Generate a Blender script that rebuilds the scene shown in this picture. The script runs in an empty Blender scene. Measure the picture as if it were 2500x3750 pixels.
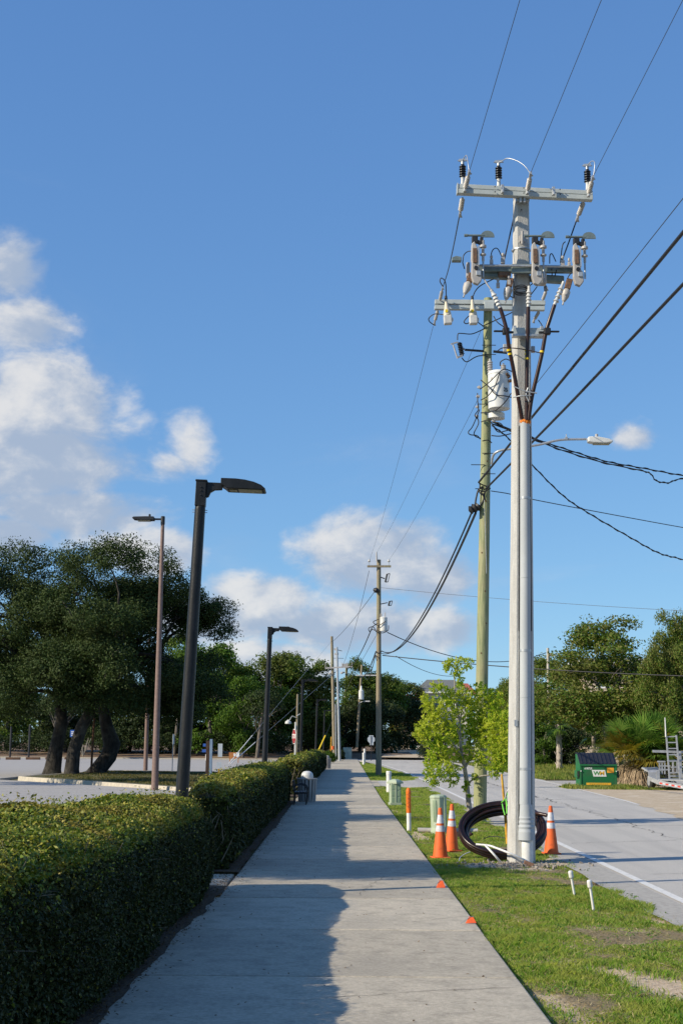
import bpy, bmesh, math, random
import numpy as np
from mathutils import Vector, Matrix

S = bpy.context.scene
COL = S.collection
R = math.radians

# ------------------------------------------------------------------ camera
cam = bpy.data.cameras.new("camera")
cam.sensor_fit = 'VERTICAL'
cam.sensor_height = 36.0
cam.lens = 48.0
cam.clip_start = 0.1
cam.clip_end = 3000
co = bpy.data.objects.new("camera", cam)
COL.objects.link(co)
PITCH, ROLL = math.atan(847 / 5000.0), 0.008
co.matrix_world = (Matrix.Translation((0, 0, 1.6)) @ Matrix.Rotation(math.pi / 2 + PITCH, 4, 'X')
                   @ Matrix.Rotation(ROLL, 4, 'Z'))
S.camera = co

# ------------------------------------------------------------------ sun and sky
SUN_EL, SUN_AZ = R(29.6), math.atan2(-0.91, -0.41)      # azimuth from +Y towards +X
sd = Vector((math.sin(SUN_AZ) * math.cos(SUN_EL), math.cos(SUN_AZ) * math.cos(SUN_EL), math.sin(SUN_EL)))
sun = bpy.data.lights.new("sun", 'SUN')
sun.energy = 5.0
sun.angle = R(0.53)
sun.color = (1.0, 0.885, 0.69)
so = bpy.data.objects.new("sun", sun)
COL.objects.link(so)
so.rotation_euler = sd.to_track_quat('Z', 'Y').to_euler()
so.location = (-20, -10, 30)

S.view_settings.view_transform = 'Standard'
S.view_settings.look = 'None'
S.view_settings.gamma = 1.0
S.view_settings.exposure = 0.30
S.view_settings.use_curve_mapping = False

W = bpy.data.worlds.new("World")
S.world = W
W.cycles.sampling_method = 'MANUAL'
W.cycles.sample_map_resolution = 512
W.use_nodes = True


class NT:
    """small helper for writing node trees"""
    def __init__(s, tree):
        s.t = tree
        s.n = tree.nodes
        s.l = tree.links

    def new(s, typ, **kw):
        n = s.n.new(typ)
        for k, v in kw.items():
            setattr(n, k, v)
        return n

    def put(s, sock, val):
        if isinstance(val, bpy.types.NodeSocket):
            s.l.new(val, sock)
        elif val is not None:
            if sock.type == 'RGBA' and len(val) == 3:
                val = (*val, 1)
            sock.default_value = val

    def m(s, op, a, b=None, c=None, clamp=False):
        n = s.new('ShaderNodeMath', operation=op, use_clamp=clamp)
        for i, v in enumerate((a, b, c)):
            if v is not None:
                s.put(n.inputs[i], v)
        return n.outputs[0]

    def vm(s, op, a, b=None, out=0):
        n = s.new('ShaderNodeVectorMath', operation=op)
        s.put(n.inputs[0], a)
        if b is not None:
            s.put(n.inputs[1], b)
        return n.outputs['Value' if op == 'DOT_PRODUCT' else 0]

    def mix(s, f, a, b, blend='MIX'):
        n = s.new('ShaderNodeMix', data_type='RGBA', blend_type=blend)
        s.put(n.inputs[0], f)
        s.put(n.inputs[6], a)
        s.put(n.inputs[7], b)
        return n.outputs[2]

    def noise(s, vec, scale, detail=3.0, rough=0.55, dist=0.0):
        n = s.new('ShaderNodeTexNoise')
        if vec is not None:
            s.l.new(vec, n.inputs['Vector'])
        n.inputs['Scale'].default_value = scale
        n.inputs['Detail'].default_value = detail
        n.inputs['Roughness'].default_value = rough
        n.inputs['Distortion'].default_value = dist
        return n.outputs[0]

    def ss(s, x, lo, hi):
        n = s.new('ShaderNodeMapRange', interpolation_type='SMOOTHSTEP')
        s.put(n.inputs[0], x)
        s.put(n.inputs[1], lo)
        s.put(n.inputs[2], hi)
        return n.outputs[0]

    def mapv(s, vec, scale=(1, 1, 1), loc=(0, 0, 0)):
        n = s.new('ShaderNodeMapping')
        s.l.new(vec, n.inputs[0])
        n.inputs['Scale'].default_value = scale
        n.inputs['Location'].default_value = loc
        return n.outputs[0]


wt = NT(W.node_tree)
for n in list(wt.n):
    wt.n.remove(n)
sky = wt.new('ShaderNodeTexSky', sky_type='NISHITA')
sky.sun_disc = False
sky.sun_elevation = SUN_EL
sky.sun_rotation = SUN_AZ % (2 * math.pi)
sky.altitude = 2000
sky.air_density = 1.0
sky.dust_density = 0.0
sky.ozone_density = 2.0
bg = wt.new('ShaderNodeBackground')
# film response of the camera's blue: each channel of the sky through its own curve
sep = wt.new('ShaderNodeSeparateColor')
wt.l.new(sky.outputs[0], sep.inputs[0])
cmb = wt.new('ShaderNodeCombineColor')
for i, (gam, gain) in enumerate(((0.66, 0.635), (0.58, 0.89), (0.40, 1.08))):
    wt.l.new(wt.m('MULTIPLY', wt.m('POWER', wt.m('MULTIPLY', sep.outputs[i], 0.1), gam), gain * 10.0), cmb.inputs[i])
wt.l.new(cmb.outputs[0], bg.inputs[0])
bg.inputs[1].default_value = 0.074
gen = wt.new('ShaderNodeTexCoord').outputs['Generated']
# cumulus clouds: soft lumps of noise round the directions where the clouds stand
CLOUDS = [  # azimuth deg (0 = +Y, + = right), elevation deg, half width deg, half height deg, weight
    (-12.6, 13.9, 3.3, 2.6, 1.1), (-13.6, 11.4, 5.9, 2.7, 1.1), (-14.2, 19.2, 1.9, 1.9, 0.8), (-13.4, 16.9, 2.2, 1.6, 0.8), (-11.8, 9.4, 5.2, 1.5, 0.9),
    (-6.4, 12.2, 1.0, 1.5, 0.42), (-7.3, 11.4, 1.2, 0.7, 0.42), (-13.9, 8.3, 2.6, 1.3, 1.0), (-7.9, 7.9, 2.6, 1.2, 0.9),
    (1.4, 7.9, 4.0, 2.3, 1.0), (4.0, 7.0, 2.4, 1.8, 0.8), (-3.6, 5.6, 3.4, 1.7, 1.0), (-6.4, 5.0, 2.4, 1.4, 0.9), (0.6, 4.9, 5.2, 1.5, 1.0),
    (-3.2, 3.3, 4.4, 1.2, 0.9), (4.2, 4.8, 2.6, 1.2, 0.75), (12.3, 12.6, 1.3, 0.7, 0.56),
    # the rest of the sky, as the part in view implies
(-30, 9, 9, 4, 1), (-70, 12, 10, 5, 1), (-120, 13, 11, 5, 1), (-165, 12, 10, 5, 1),
    (32, 8, 7, 3, .9), (80, 9, 10, 4, 1), (125, 11, 10, 5, 1), (170, 20, 9, 6, 1)]
nz1 = wt.noise(wt.mapv(gen, (1, 1, 1.5), (3.1, 0.4, 1.7)), 15.0, 9.0, 0.57, 0.25)
nz2 = wt.noise(wt.mapv(gen, (1, 1, 1.6), (7.3, 2.1, 0.2)), 40.0, 6.0, 0.6)
fall = None
lit = None
for az, el, wx, wy, wgt in CLOUDS:
    a, e = R(az), R(el)
    d = Vector((math.sin(a) * math.cos(e), math.cos(a) * math.cos(e), math.sin(e)))
    rt = Vector((math.cos(a), -math.sin(a), 0))
    u = rt.cross(d)
    dx = wt.m('MULTIPLY', wt.vm('DOT_PRODUCT', gen, tuple(rt)), 1 / math.sin(R(wx)))
    dy = wt.m('MULTIPLY', wt.vm('DOT_PRODUCT', gen, tuple(u)), 1 / math.sin(R(wy)))
    fr = wt.m('GREATER_THAN', wt.vm('DOT_PRODUCT', gen, tuple(d)), 0.3)
    r2 = wt.m('ADD', wt.m('MULTIPLY', dx, dx), wt.m('MULTIPLY', dy, dy))
    f = wt.m('ADD', wt.m('MULTIPLY', wt.m('MULTIPLY', wt.m('SUBTRACT', 1.0, wt.m('SQRT', r2)), wgt), fr), wt.m('MULTIPLY', wt.m('SUBTRACT', fr, 1.0), 2.5))
    f = wt.m('MAXIMUM', f, -2.5)
    top = wt.m('MULTIPLY', wt.m('SUBTRACT', wt.m('MULTIPLY', dy, 0.5), wt.m('MULTIPLY', dx, 0.25)), wt.m('MAXIMUM', f, 0.0))
    fall = f if fall is None else wt.m('MAXIMUM', fall, f)
    lit = top if lit is None else wt.m('ADD', lit, top)
dens = wt.m('ADD', wt.m('MULTIPLY', fall, 1.9), wt.m('MULTIPLY', wt.m('SUBTRACT', nz1, 0.5), 2.9))
dens = wt.m('ADD', dens, wt.m('MULTIPLY', wt.m('SUBTRACT', nz2, 0.5), 0.55))
cover = wt.m('MULTIPLY', wt.ss(dens, 0.0, 0.95), 0.90)
thin = wt.m('MULTIPLY', wt.ss(wt.m('ADD', wt.noise(wt.mapv(gen, (1, 1, 3.2), (1.2, 5.1, 0)), 3.2, 6, 0.62, 0.6), wt.m('MULTIPLY', fall, 0.06)), 0.5, 0.8), 0.20)
cover = wt.m('MAXIMUM', cover, thin)
shade = wt.ss(wt.m('ADD', wt.m('MULTIPLY', lit, 1.5), wt.m('ADD', wt.m('MULTIPLY', wt.m('SUBTRACT', nz1, 0.5), 2.2), wt.m('MULTIPLY', wt.m('SUBTRACT', nz2, 0.5), 0.9))), -0.25, 0.5)
ccol = wt.mix(shade, (0.44, 0.53, 0.68), (0.88, 0.87, 0.86))
bgc = wt.new('ShaderNodeBackground')
wt.l.new(ccol, bgc.inputs[0])
bgc.inputs[1].default_value = 0.74
mx = wt.new('ShaderNodeMixShader')
wt.l.new(cover, mx.inputs[0])
wt.l.new(bg.outputs[0], mx.inputs[1])
wt.l.new(bgc.outputs[0], mx.inputs[2])
wo = wt.new('ShaderNodeOutputWorld')
wt.l.new(mx.outputs[0], wo.inputs[0])

# ------------------------------------------------------------------ materials
MATS = {}


def mat(name, c1, c2=None, rough=0.6, metal=0.0, scale=8.0, bump=0.0, bscale=60.0, stretch=(1, 1, 1), spec=0.4, lo=0.35, hi=0.65, c3=None, s3=1.2, rnd=0.0, speck=0.0, sscale=200):
    """base colour c1 worn into c2 by noise, optional large blotches of c3, fine relief"""
    if name in MATS:
        return MATS[name]
    m = bpy.data.materials.new(name)
    m.use_nodes = True
    t = NT(m.node_tree)
    p = t.n['Principled BSDF']
    p.inputs['Roughness'].default_value = rough
    p.inputs['Metallic'].default_value = metal
    p.inputs['Specular IOR Level'].default_value = spec
    tc = t.new('ShaderNodeTexCoord').outputs['Object']
    v = t.mapv(tc, stretch)
    col = (*c1, 1)
    if c2 is not None:
        col = t.mix(t.ss(t.noise(v, scale, 5, 0.6), lo, hi), c1, c2)
    if c3 is not None:
        col = t.mix(t.m('MULTIPLY', t.ss(t.noise(tc, s3, 4, 0.6, 0.4), 0.48, 0.68), 0.8), col, c3)
    if speck:
        k = t.m('ADD', t.m('MULTIPLY', t.m('SUBTRACT', t.noise(tc, sscale, 2, 0.7), 0.5), speck * 4), 1.0)
        cc = t.new('ShaderNodeCombineColor')
        for i in range(3):
            t.l.new(k, cc.inputs[i])
        col = t.mix(1.0, col, cc.outputs[0], 'MULTIPLY')
    if rnd:
        rr = t.new('ShaderNodeObjectInfo').outputs['Random']
        k = t.m('ADD', t.m('MULTIPLY', rr, rnd), 1 - rnd * 0.6)
        cc = t.new('ShaderNodeCombineColor')
        for i in range(3):
            t.l.new(k, cc.inputs[i])
        col = t.mix(1.0, col, cc.outputs[0], 'MULTIPLY')
    t.put(p.inputs['Base Color'], col)
    if bump:
        b = t.new('ShaderNodeBump')
        b.inputs['Strength'].default_value = bump
        b.inputs['Distance'].default_value = 0.02
        t.l.new(t.noise(v, bscale, 4, 0.6), b.inputs['Height'])
        t.l.new(b.outputs[0], p.inputs['Normal'])
    MATS[name] = m
    return m


def leafmat(name, cols, trans=0.25, rough=0.6, patch=None, pscale=0.6, spec=0.12):
    """each leaf its own tint out of cols; patch = a second tint in broad clumps"""
    if name in MATS:
        return MATS[name]
    m = bpy.data.materials.new(name)
    m.use_nodes = True
    t = NT(m.node_tree)
    p = t.n['Principled BSDF']
    g = t.new('ShaderNodeNewGeometry').outputs['Random Per Island']
    r = t.new('ShaderNodeValToRGB')
    e = r.color_ramp.elements
    n = len(cols)
    for i, c in enumerate(cols):
        el = e[i] if i < 2 else e.new(i / (n - 1))
        el.position = i / (n - 1)
        el.color = (*c, 1)
    t.l.new(g, r.inputs[0])
    col = r.outputs[0]
    if patch is not None:
        tc = t.new('ShaderNodeTexCoord').outputs['Object']
        f = t.ss(t.noise(tc, pscale, 3, 0.55), 0.45, 0.62)
        col = t.mix(t.m('MULTIPLY', f, 0.75), col, patch)
    t.put(p.inputs['Base Color'], col)
    p.inputs['Roughness'].default_value = rough
    p.inputs['Specular IOR Level'].default_value = spec
    tr = t.new('ShaderNodeBsdfTranslucent')
    bright = t.mix(1.0, col, (1.5, 1.6, 0.7, 1), 'MULTIPLY')
    t.l.new(bright, tr.inputs[0])
    mxs = t.new('ShaderNodeMixShader')
    mxs.inputs[0].default_value = trans
    t.l.new(p.outputs[0], mxs.inputs[1])
    t.l.new(tr.outputs[0], mxs.inputs[2])
    t.l.new(mxs.outputs[0], t.n['Material Output'].inputs[0])
    MATS[name] = m
    return m


# ------------------------------------------------------------------ mesh helpers
class MB:
    """collects shapes, links them as ONE mesh object"""
    def __init__(s):
        s.v, s.f, s.sm, s.mi = [], [], [], []
        s.cur = 0

    def add(s, vs, fs, smooth=False):
        o = len(s.v)
        s.v += [tuple(p) for p in vs]
        s.f += [tuple(i + o for i in f) for f in fs]
        s.sm += [smooth] * len(fs)
        s.mi += [s.cur] * len(fs)
        return s

    def box(s, c, d, rot=None, taper=1.0):
        hx, hy, hz = d[0] / 2, d[1] / 2, d[2] / 2
        vs = [Vector((x * hx * (taper if z > 0 else 1), y * hy * (taper if z > 0 else 1), z * hz)) for z in (-1, 1) for x, y in ((-1, -1), (1, -1), (1, 1), (-1, 1))]
        if rot is not None:
            vs = [rot @ v for v in vs]
        c = Vector(c)
        return s.add([v + c for v in vs], [(3, 2, 1, 0), (4, 5, 6, 7), (0, 1, 5, 4), (1, 2, 6, 5), (2, 3, 7, 6), (3, 0, 4, 7)])

    def bar(s, a, b, w, h, up=(0, 0, 1)):
        a, b = Vector(a), Vector(b)
        d = (b - a)
        L = d.length
        d.normalize()
        u = Vector(up)
        x = d.cross(u)
        if x.length < 1e-4:
            x = d.cross(Vector((1, 0, 0)))
        x.normalize()
        u = x.cross(d)
        rot = Matrix((x, d, u)).transposed()
        return s.box((a + b) / 2, (w, L, h), rot)

    def tube(s, pts, r, n=8, caps=True, smooth=True):
        pts = [Vector(p) for p in pts]
        k = len(pts)
        rs = r if isinstance(r, (list, tuple)) else [r] * k
        if len(rs) != k:
            rs = [rs[0] + (rs[-1] - rs[0]) * i / (k - 1) for i in range(k)]
        vs, fs = [], []
        x = None
        for i, p in enumerate(pts):
            d = (pts[min(i + 1, k - 1)] - pts[max(i - 1, 0)])
            d.normalize()
            if x is None:
                x = d.orthogonal()
            else:
                x = x - d * x.dot(d)
                if x.length < 1e-5:
                    x = d.orthogonal()
            x.normalize()
            y = d.cross(x)
            for j in range(n):
                a = 2 * math.pi * j / n
                vs.append(p + (x * math.cos(a) + y * math.sin(a)) * rs[i])
        for i in range(k - 1):
            for j in range(n):
                j2 = (j + 1) % n
                fs.append((i * n + j, i * n + j2, (i + 1) * n + j2, (i + 1) * n + j))
        s.add(vs, fs, smooth)
        if caps:
            s.add(vs[:n], [tuple(range(n))[::-1]])
            s.add(vs[-n:], [tuple(range(n))])
        return s

    def lathe(s, prof, c=(0, 0, 0), axis=(0, 0, 1), n=20, smooth=True, sharp=True):
        """prof = [(radius, height along axis)]"""
        ax = Vector(axis).normalized()
        x = ax.orthogonal().normalized()
        y = ax.cross(x)
        c = Vector(c)
        def ring(r, h):
            return [c + ax * h + (x * math.cos(2 * math.pi * j / n) + y * math.sin(2 * math.pi * j / n)) * r for j in range(n)]
        for (r0, h0), (r1, h1) in zip(prof[:-1], prof[1:]):
            vs = ring(r0, h0) + ring(r1, h1)
            s.add(vs, [(j, (j + 1) % n, n + (j + 1) % n, n + j) for j in range(n)], smooth)
        s.add(ring(*prof[0]), [tuple(range(n))[::-1]])
        s.add(ring(*prof[-1]), [tuple(range(n))])
        return s

    def prism(s, poly, y0, y1, f=None):
        """poly in (x,z) pushed from y0 to y1; f maps each point"""
        n = len(poly)
        vs = [Vector((x, y0, z)) for x, z in poly] + [Vector((x, y1, z)) for x, z in poly]
        if f:
            vs = [f(v) for v in vs]
        fs = [tuple(range(n)), tuple(range(2 * n - 1, n - 1, -1))] + [(i, n + i, n + (i + 1) % n, (i + 1) % n) for i in range(n)]
        return s.add(vs, fs)

    def slab(s, poly, z0, z1):
        """poly in (x,y), walls and top"""
        n = len(poly)
        vs = [(x, y, z0) for x, y in poly] + [(x, y, z1) for x, y in poly]
        return s.add(vs, [tuple(range(n, 2 * n)), tuple(range(n))[::-1]] + [(i, (i + 1) % n, n + (i + 1) % n, n + i) for i in range(n)])

    def mesh(s, name, mats, off=(0, 0, 0), bevel=0.0, fix=True):
        me = bpy.data.meshes.new(name)
        ox, oy, oz = off
        me.from_pydata([(x - ox, y - oy, z - oz) for x, y, z in s.v], [], s.f)
        me.polygons.foreach_set('use_smooth', s.sm)
        me.polygons.foreach_set('material_index', s.mi)
        for m in (mats if isinstance(mats, (list, tuple)) else [mats]):
            me.materials.append(m)
        if fix:
            bm = bmesh.new()
            bm.from_mesh(me)
            if bevel:
                bmesh.ops.remove_doubles(bm, verts=bm.verts, dist=1e-5)
                ed = [e for e in bm.edges if len(e.link_faces) == 2 and e.calc_face_angle(0) > 0.6]
                bmesh.ops.bevel(bm, geom=ed, offset=bevel, segments=2, affect='EDGES', profile=0.5)
            bmesh.ops.recalc_face_normals(bm, faces=bm.faces)
            bm.to_mesh(me)
            bm.free()
        me.update()
        return me


def link(name, data, parent=None):
    o = bpy.data.objects.new(name, data)
    COL.objects.link(o)
    if parent is not None:
        o.parent = parent
    return o


def tag(o, label=None, cat=None, group=None, kind=None):
    if label:
        o['label'] = label
    if cat:
        o['category'] = cat
    if group:
        o['group'] = group
    if kind:
        o['kind'] = kind
    return o


def thing(name, label, cat, loc=(0, 0, 0), group=None, rot=(0, 0, 0)):
    o = link(name, None)
    o.empty_display_size = 0.2
    o.location = loc
    o.rotation_euler = rot
    return tag(o, label, cat, group)


def root_of(o):
    while o.parent is not None:
        o = o.parent
    return o


def part(name, mb, mats, parent, bevel=0.0, world=False, kind=None, label=None):
    """a mesh under parent; world=True: the shape was written in place"""
    off = tuple(root_of(parent).location) if world else (0, 0, 0)
    o = link(name, mb.mesh(name, mats, off, bevel), parent)
    return tag(o, label, None, None, kind)


def solo(name, mb, mats, label, cat, loc=(0, 0, 0), group=None, bevel=0.0, world=False, kind=None):
    o = link(name, mb.mesh(name, mats, loc if world else (0, 0, 0), bevel))
    o.location = loc
    return tag(o, label, cat, group, kind)


def struct(name, mb, mats, fix=True):
    o = link(name, mb.mesh(name, mats, fix=fix))
    return tag(o, kind='structure')


def dup(o, label=None, parent=None):
    c = o.copy()
    COL.objects.link(c)
    if parent is not None:
        c.parent = parent
    if label:
        c['label'] = label
    for ch in list(o.children):
        dup(ch, None, c)
    return c


def npmesh(name, verts, faces, mats, smooth=False, mi=None):
    me = bpy.data.meshes.new(name)
    nv, nf, k = len(verts), len(faces), faces.shape[1]
    me.vertices.add(nv)
    me.vertices.foreach_set('co', np.ascontiguousarray(verts, dtype=np.float32).ravel())
    me.loops.add(nf * k)
    me.loops.foreach_set('vertex_index', np.ascontiguousarray(faces, dtype=np.int32).ravel())
    me.polygons.add(nf)
    me.polygons.foreach_set('loop_start', np.arange(0, nf * k, k, dtype=np.int32))
    if smooth:
        me.polygons.foreach_set('use_smooth', np.ones(nf, bool))
    if mi is not None:
        me.polygons.foreach_set('material_index', mi.astype(np.int32))
    for m in (mats if isinstance(mats, (list, tuple)) else [mats]):
        me.materials.append(m)
    me.update(calc_edges=True)
    return me


def unit(a):
    return a / np.maximum(np.linalg.norm(a, axis=-1, keepdims=True), 1e-9)


def leaf_quads(rng, pos, nrm, ln, wd, fold=0.25):
    """one lozenge leaf at each pos, lying across nrm"""
    n = len(pos)
    t = unit(np.cross(nrm, unit(rng.normal(size=(n, 3)))))
    b = np.cross(nrm, t)
    ln = ln * rng.uniform(0.65, 1.3, (n, 1))
    wd = wd * rng.uniform(0.7, 1.25, (n, 1))
    up = nrm * (ln * fold * rng.uniform(-1, 1, (n, 1)))
    v = np.stack([pos - t * ln / 2, pos + b * wd / 2 + up, pos + t * ln / 2, pos - b * wd / 2 + up], 1).reshape(-1, 3)
    f = np.arange(n * 4).reshape(n, 4)
    return v, f


def fbm2(x, y, seed=0):
    """cheap smooth noise in [-1,1]"""
    rs = np.random.RandomState(seed)
    o = np.zeros_like(x)
    amp = 1.0
    for k in range(5):
        for _ in range(3):
            a, ph = rs.uniform(0, 6.28), rs.uniform(0, 6.28)
            fr = 1.0 * 1.9 ** k
            o = o + amp * np.sin((x * math.cos(a) + y * math.sin(a)) * fr + ph) / 3
        amp *= 0.6
    return o / 1.6


def crown_points(rng, blobs, n_clump, clump_r, per, flat=0.75, shell=0.55, low=-0.6):
    """blobs: (x,y,z,rx,ry,rz). Returns leaf positions, normals, clump centres"""
    w = np.array([b[3] * b[4] + b[3] * b[5] for b in blobs])
    idx = rng.choice(len(blobs), n_clump, p=w / w.sum())
    B = np.array(blobs)[idx]
    d = unit(rng.normal(size=(n_clump * 4, 3)))
    d = d[d[:, 2] > low][:n_clump]
    rad = shell + (1 - shell) * rng.uniform(0, 1, (n_clump, 1)) ** 0.6
    cc = B[:, :3] + d * B[:, 3:] * rad
    cr = clump_r * rng.uniform(0.6, 1.35, (n_clump, 1))
    k = n_clump * per
    ci = np.repeat(np.arange(n_clump), per)
    ld = unit(rng.normal(size=(k, 3)))
    lr = rng.uniform(0.15, 1, (k, 1)) ** 0.5
    pos = cc[ci] + ld * cr[ci] * lr * np.array([1, 1, flat])
    nrm = unit(0.7 * ld + 0.35 * d[ci] + 0.65 * rng.normal(size=(k, 3)))
    return pos, nrm, cc


def limb_path(a, b, rng, sag=0.12, n=6):
    a, b = np.array(a, float), np.array(b, float)
    L = np.linalg.norm(b - a)
    out = []
    j1, j2 = rng.normal(size=3) * L * sag, rng.normal(size=3) * L * sag * 0.6
    for i in range(n + 1):
        t = i / n
        p = a + (b - a) * t + j1 * math.sin(math.pi * t) * 0.6 + j2 * math.sin(2 * math.pi * t) * 0.5
        p[2] += L * 0.10 * math.sin(math.pi * t)
        out.append(tuple(p))
    return out


def tree_parts(seed, trunk, trunk_r, blobs, n_clump, clump_r, per, leaf, lmat, bmat, limbs=10, limb_r=0.1, flat=0.75, shell=0.5, low=-0.6, wd=0.5, limb_sag=0.12):
    """trunk polyline + limbs that reach into the crown's clumps, crown of leaves (local coordinates): returns two meshes"""
    rng = np.random.RandomState(seed)
    pos, nrm, cc = crown_points(rng, blobs, n_clump, clump_r, per, flat, shell, low)
    v, f = leaf_quads(rng, pos, nrm, leaf, leaf * wd)
    crown = npmesh('crown', v, f, lmat)
    mb = MB()
    mb.tube(trunk, trunk_r, n=10)
    fork = trunk[-1]
    rr = trunk_r[-1] if isinstance(trunk_r, (list, tuple)) else trunk_r
    for i in range(limbs):
        tgt = cc[rng.randint(len(cc))]
        k = rng.randint(max(1, len(trunk) - 2), len(trunk))
        st = trunk[k]
        pth = limb_path(st, tgt, rng, limb_sag)
        mb.tube(pth, [min(rr * 0.7, limb_r) * (1 - 0.85 * q / 6) + 0.008 for q in range(7)], n=6)
        for q in range(3):
            s2 = pth[rng.randint(2, 6)]
            t2 = cc[np.argsort(((cc - np.array(s2)) ** 2).sum(1))[rng.randint(1, min(len(cc), 14))]]
            mb.tube(limb_path(s2, t2, rng, 0.12, 4), [min(rr * 0.3, limb_r * 0.4) * (1 - 0.7 * q2 / 4) + 0.005 for q2 in range(5)], n=5)
    trunk_me = mb.mesh('trunk', bmat)
    return trunk_me, crown


def plant(name, label, cat, loc, meshes, group=None, rotz=0, sc=(1, 1, 1), pnames=('trunk', 'crown')):
    t = thing(name, label, cat, loc, group, (0, 0, rotz))
    for nm, me in zip(pnames, meshes):
        o = link(nm, me, t)
        o.scale = sc
        if nm in ('crown', 'foliage'):
            o['kind'] = 'stuff'
    return t


def wire(name, pts, r, m, label, cat='cable', n=6, group=None):
    mb = MB().tube(pts, r, n=n)
    loc = Vector(pts[0])
    return solo(name, mb, m, label, cat, tuple(loc), group, world=True)


def span(a, b, sag, n=16):
    """a hanging span between two points"""
    a, b = Vector(a), Vector(b)
    return [a + (b - a) * (i / n) - Vector((0, 0, 4 * sag * (i / n) * (1 - i / n))) for i in range(n + 1)]


def curve(pts, n=6):
    """Catmull-Rom through pts"""
    P = [Vector(p) for p in pts]
    P = [P[0] * 2 - P[1]] + P + [P[-1] * 2 - P[-2]]
    out = []
    for i in range(1, len(P) - 2):
        p0, p1, p2, p3 = P[i - 1:i + 3]
        for k in range(n):
            t = k / n
            out.append(0.5 * ((2 * p1) + (p2 - p0) * t + (2 * p0 - 5 * p1 + 4 * p2 - p3) * t * t + (3 * p1 - p0 - 3 * p2 + p3) * t ** 3))
    out.append(P[-2])
    return out


# ================================================================== SETTING
rng = np.random.RandomState(5)
random.seed(5)

M_conc = mat('sidewalk concrete', (0.455, 0.405, 0.32), (0.33, 0.295, 0.235), 0.92, scale=4.5, bump=0.4, bscale=120, c3=(0.35, 0.315, 0.255), s3=0.75, rnd=0.24, lo=0.42, hi=0.72, speck=0.22, sscale=28)
M_kerb = mat('kerb concrete', (0.50, 0.45, 0.36), (0.40, 0.36, 0.30), 0.9, scale=6, bump=0.3)
M_road = mat('road asphalt', (0.47, 0.445, 0.405), (0.40, 0.38, 0.35), 0.92, scale=1.6, stretch=(1, 0.06, 1), bump=0.5, bscale=200, c3=(0.42, 0.40, 0.365), s3=0.3, speck=0.2, sscale=60, lo=0.4, hi=0.7)
M_lot = mat('lot asphalt', (0.39, 0.37, 0.35), (0.33, 0.315, 0.30), 0.92, scale=40, bump=0.4, bscale=120, c3=(0.34, 0.325, 0.31), s3=0.15, speck=0.12, sscale=30)
M_shoulder = mat('worn road edge', (0.42, 0.40, 0.36), (0.33, 0.31, 0.28), 0.95, scale=18, bump=0.4, bscale=90)
M_paint = mat('road paint', (0.66, 0.65, 0.62), (0.42, 0.41, 0.40), 0.8, scale=24, lo=0.5, hi=0.72)
M_sand = mat('shell sand', (0.52, 0.42, 0.29), (0.40, 0.31, 0.21), 0.95, scale=14, bump=0.6, bscale=45, c3=(0.58, 0.50, 0.38), s3=1.5)
M_ground = mat('dry ground', (0.16, 0.13, 0.06), (0.10, 0.10, 0.04), 0.95, scale=3, bump=0.4, bscale=20, c3=(0.09, 0.12, 0.035), s3=0.3)
M_mulch = mat('leaf mulch', (0.05, 0.032, 0.020), (0.11, 0.075, 0.05), 0.95, scale=45, bump=0.9, bscale=70)
M_pinestraw = mat('brown leaf litter', (0.20, 0.125, 0.075), (0.11, 0.07, 0.045), 0.95, scale=8, bump=0.6, bscale=30, c3=(0.26, 0.19, 0.11), s3=0.4)

# ground out to the horizon
mb = MB().box((0, 400, -0.14), (1600, 1700, 0.02))
struct('ground', mb, M_ground)

# ---- road
RX0, RX1 = 3.27, 9.2
def right_edge(y):
    return float(np.interp(y, [-20, 32, 41, 55, 67, 90, 135], [7.4, 8.0, 8.7, 9.2, 9.5, 9.9, 10.4]))
def left_edge(y):
    return float(np.interp(y, [-20, 13, 52, 62, 68, 90, 112, 135], [3.16, 3.25, 3.4, 3.45, 3.9, 3.3, 2.9, 2.2]))
ys = [-25, 0] + list(range(6, 136, 3))
rough = lambda y, s: 0.035 * math.sin(y * 3.1 + s) + 0.03 * math.sin(y * 7.7 + 2 * s)
vs, fs = [], []
for y in ys:
    vs += [(left_edge(y) - 0.12 + rough(y, 1), y, -0.03), (right_edge(y) + 0.1 + rough(y, 4), y, -0.03)]
fs = [(2 * i, 2 * i + 1, 2 * i + 3, 2 * i + 2) for i in range(len(ys) - 1)]
struct('road', MB().add(vs, fs), M_road)
# cross street at the far end, and the lane that goes up to the house
struct('side_street', MB().slab([(-60, 137), (-6, 137), (10, 128), (60, 128), (60, 141), (10, 142), (-6, 146), (-60, 146)], -0.13, -0.034), M_road)
sy = [-25] + [6 + 0.5 * i for i in range(234)]
vs, fs = [], []
for y in sy:
    e = left_edge(y)
    j = 0.05 * fbm2(np.array([y * 1.3]), np.array([0.0]), 3)[0] + 0.03 * fbm2(np.array([y * 6.0]), np.array([1.0]), 4)[0]
    vs += [(e - 0.17 + j, y, -0.026), (e + 0.30, y, -0.026)]
fs = [(2 * i, 2 * i + 1, 2 * i + 3, 2 * i + 2) for i in range(len(sy) - 1)]
struct('road_edge', MB().add(vs, fs), M_shoulder)
vs, fs = [], []
for y in ys[:-6]:
    e = left_edge(y) + 0.40 if y < 55 else left_edge(y) + 0.38
    e = min(e, 3.83)
    vs += [(e - 0.055, y, -0.022), (e + 0.055, y, -0.022)]
fs = [(2 * i, 2 * i + 1, 2 * i + 3, 2 * i + 2) for i in range(len(vs) // 2 - 1)]
struct('edge_line', MB().add(vs, fs), M_paint)
vs, fs = [], []
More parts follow.
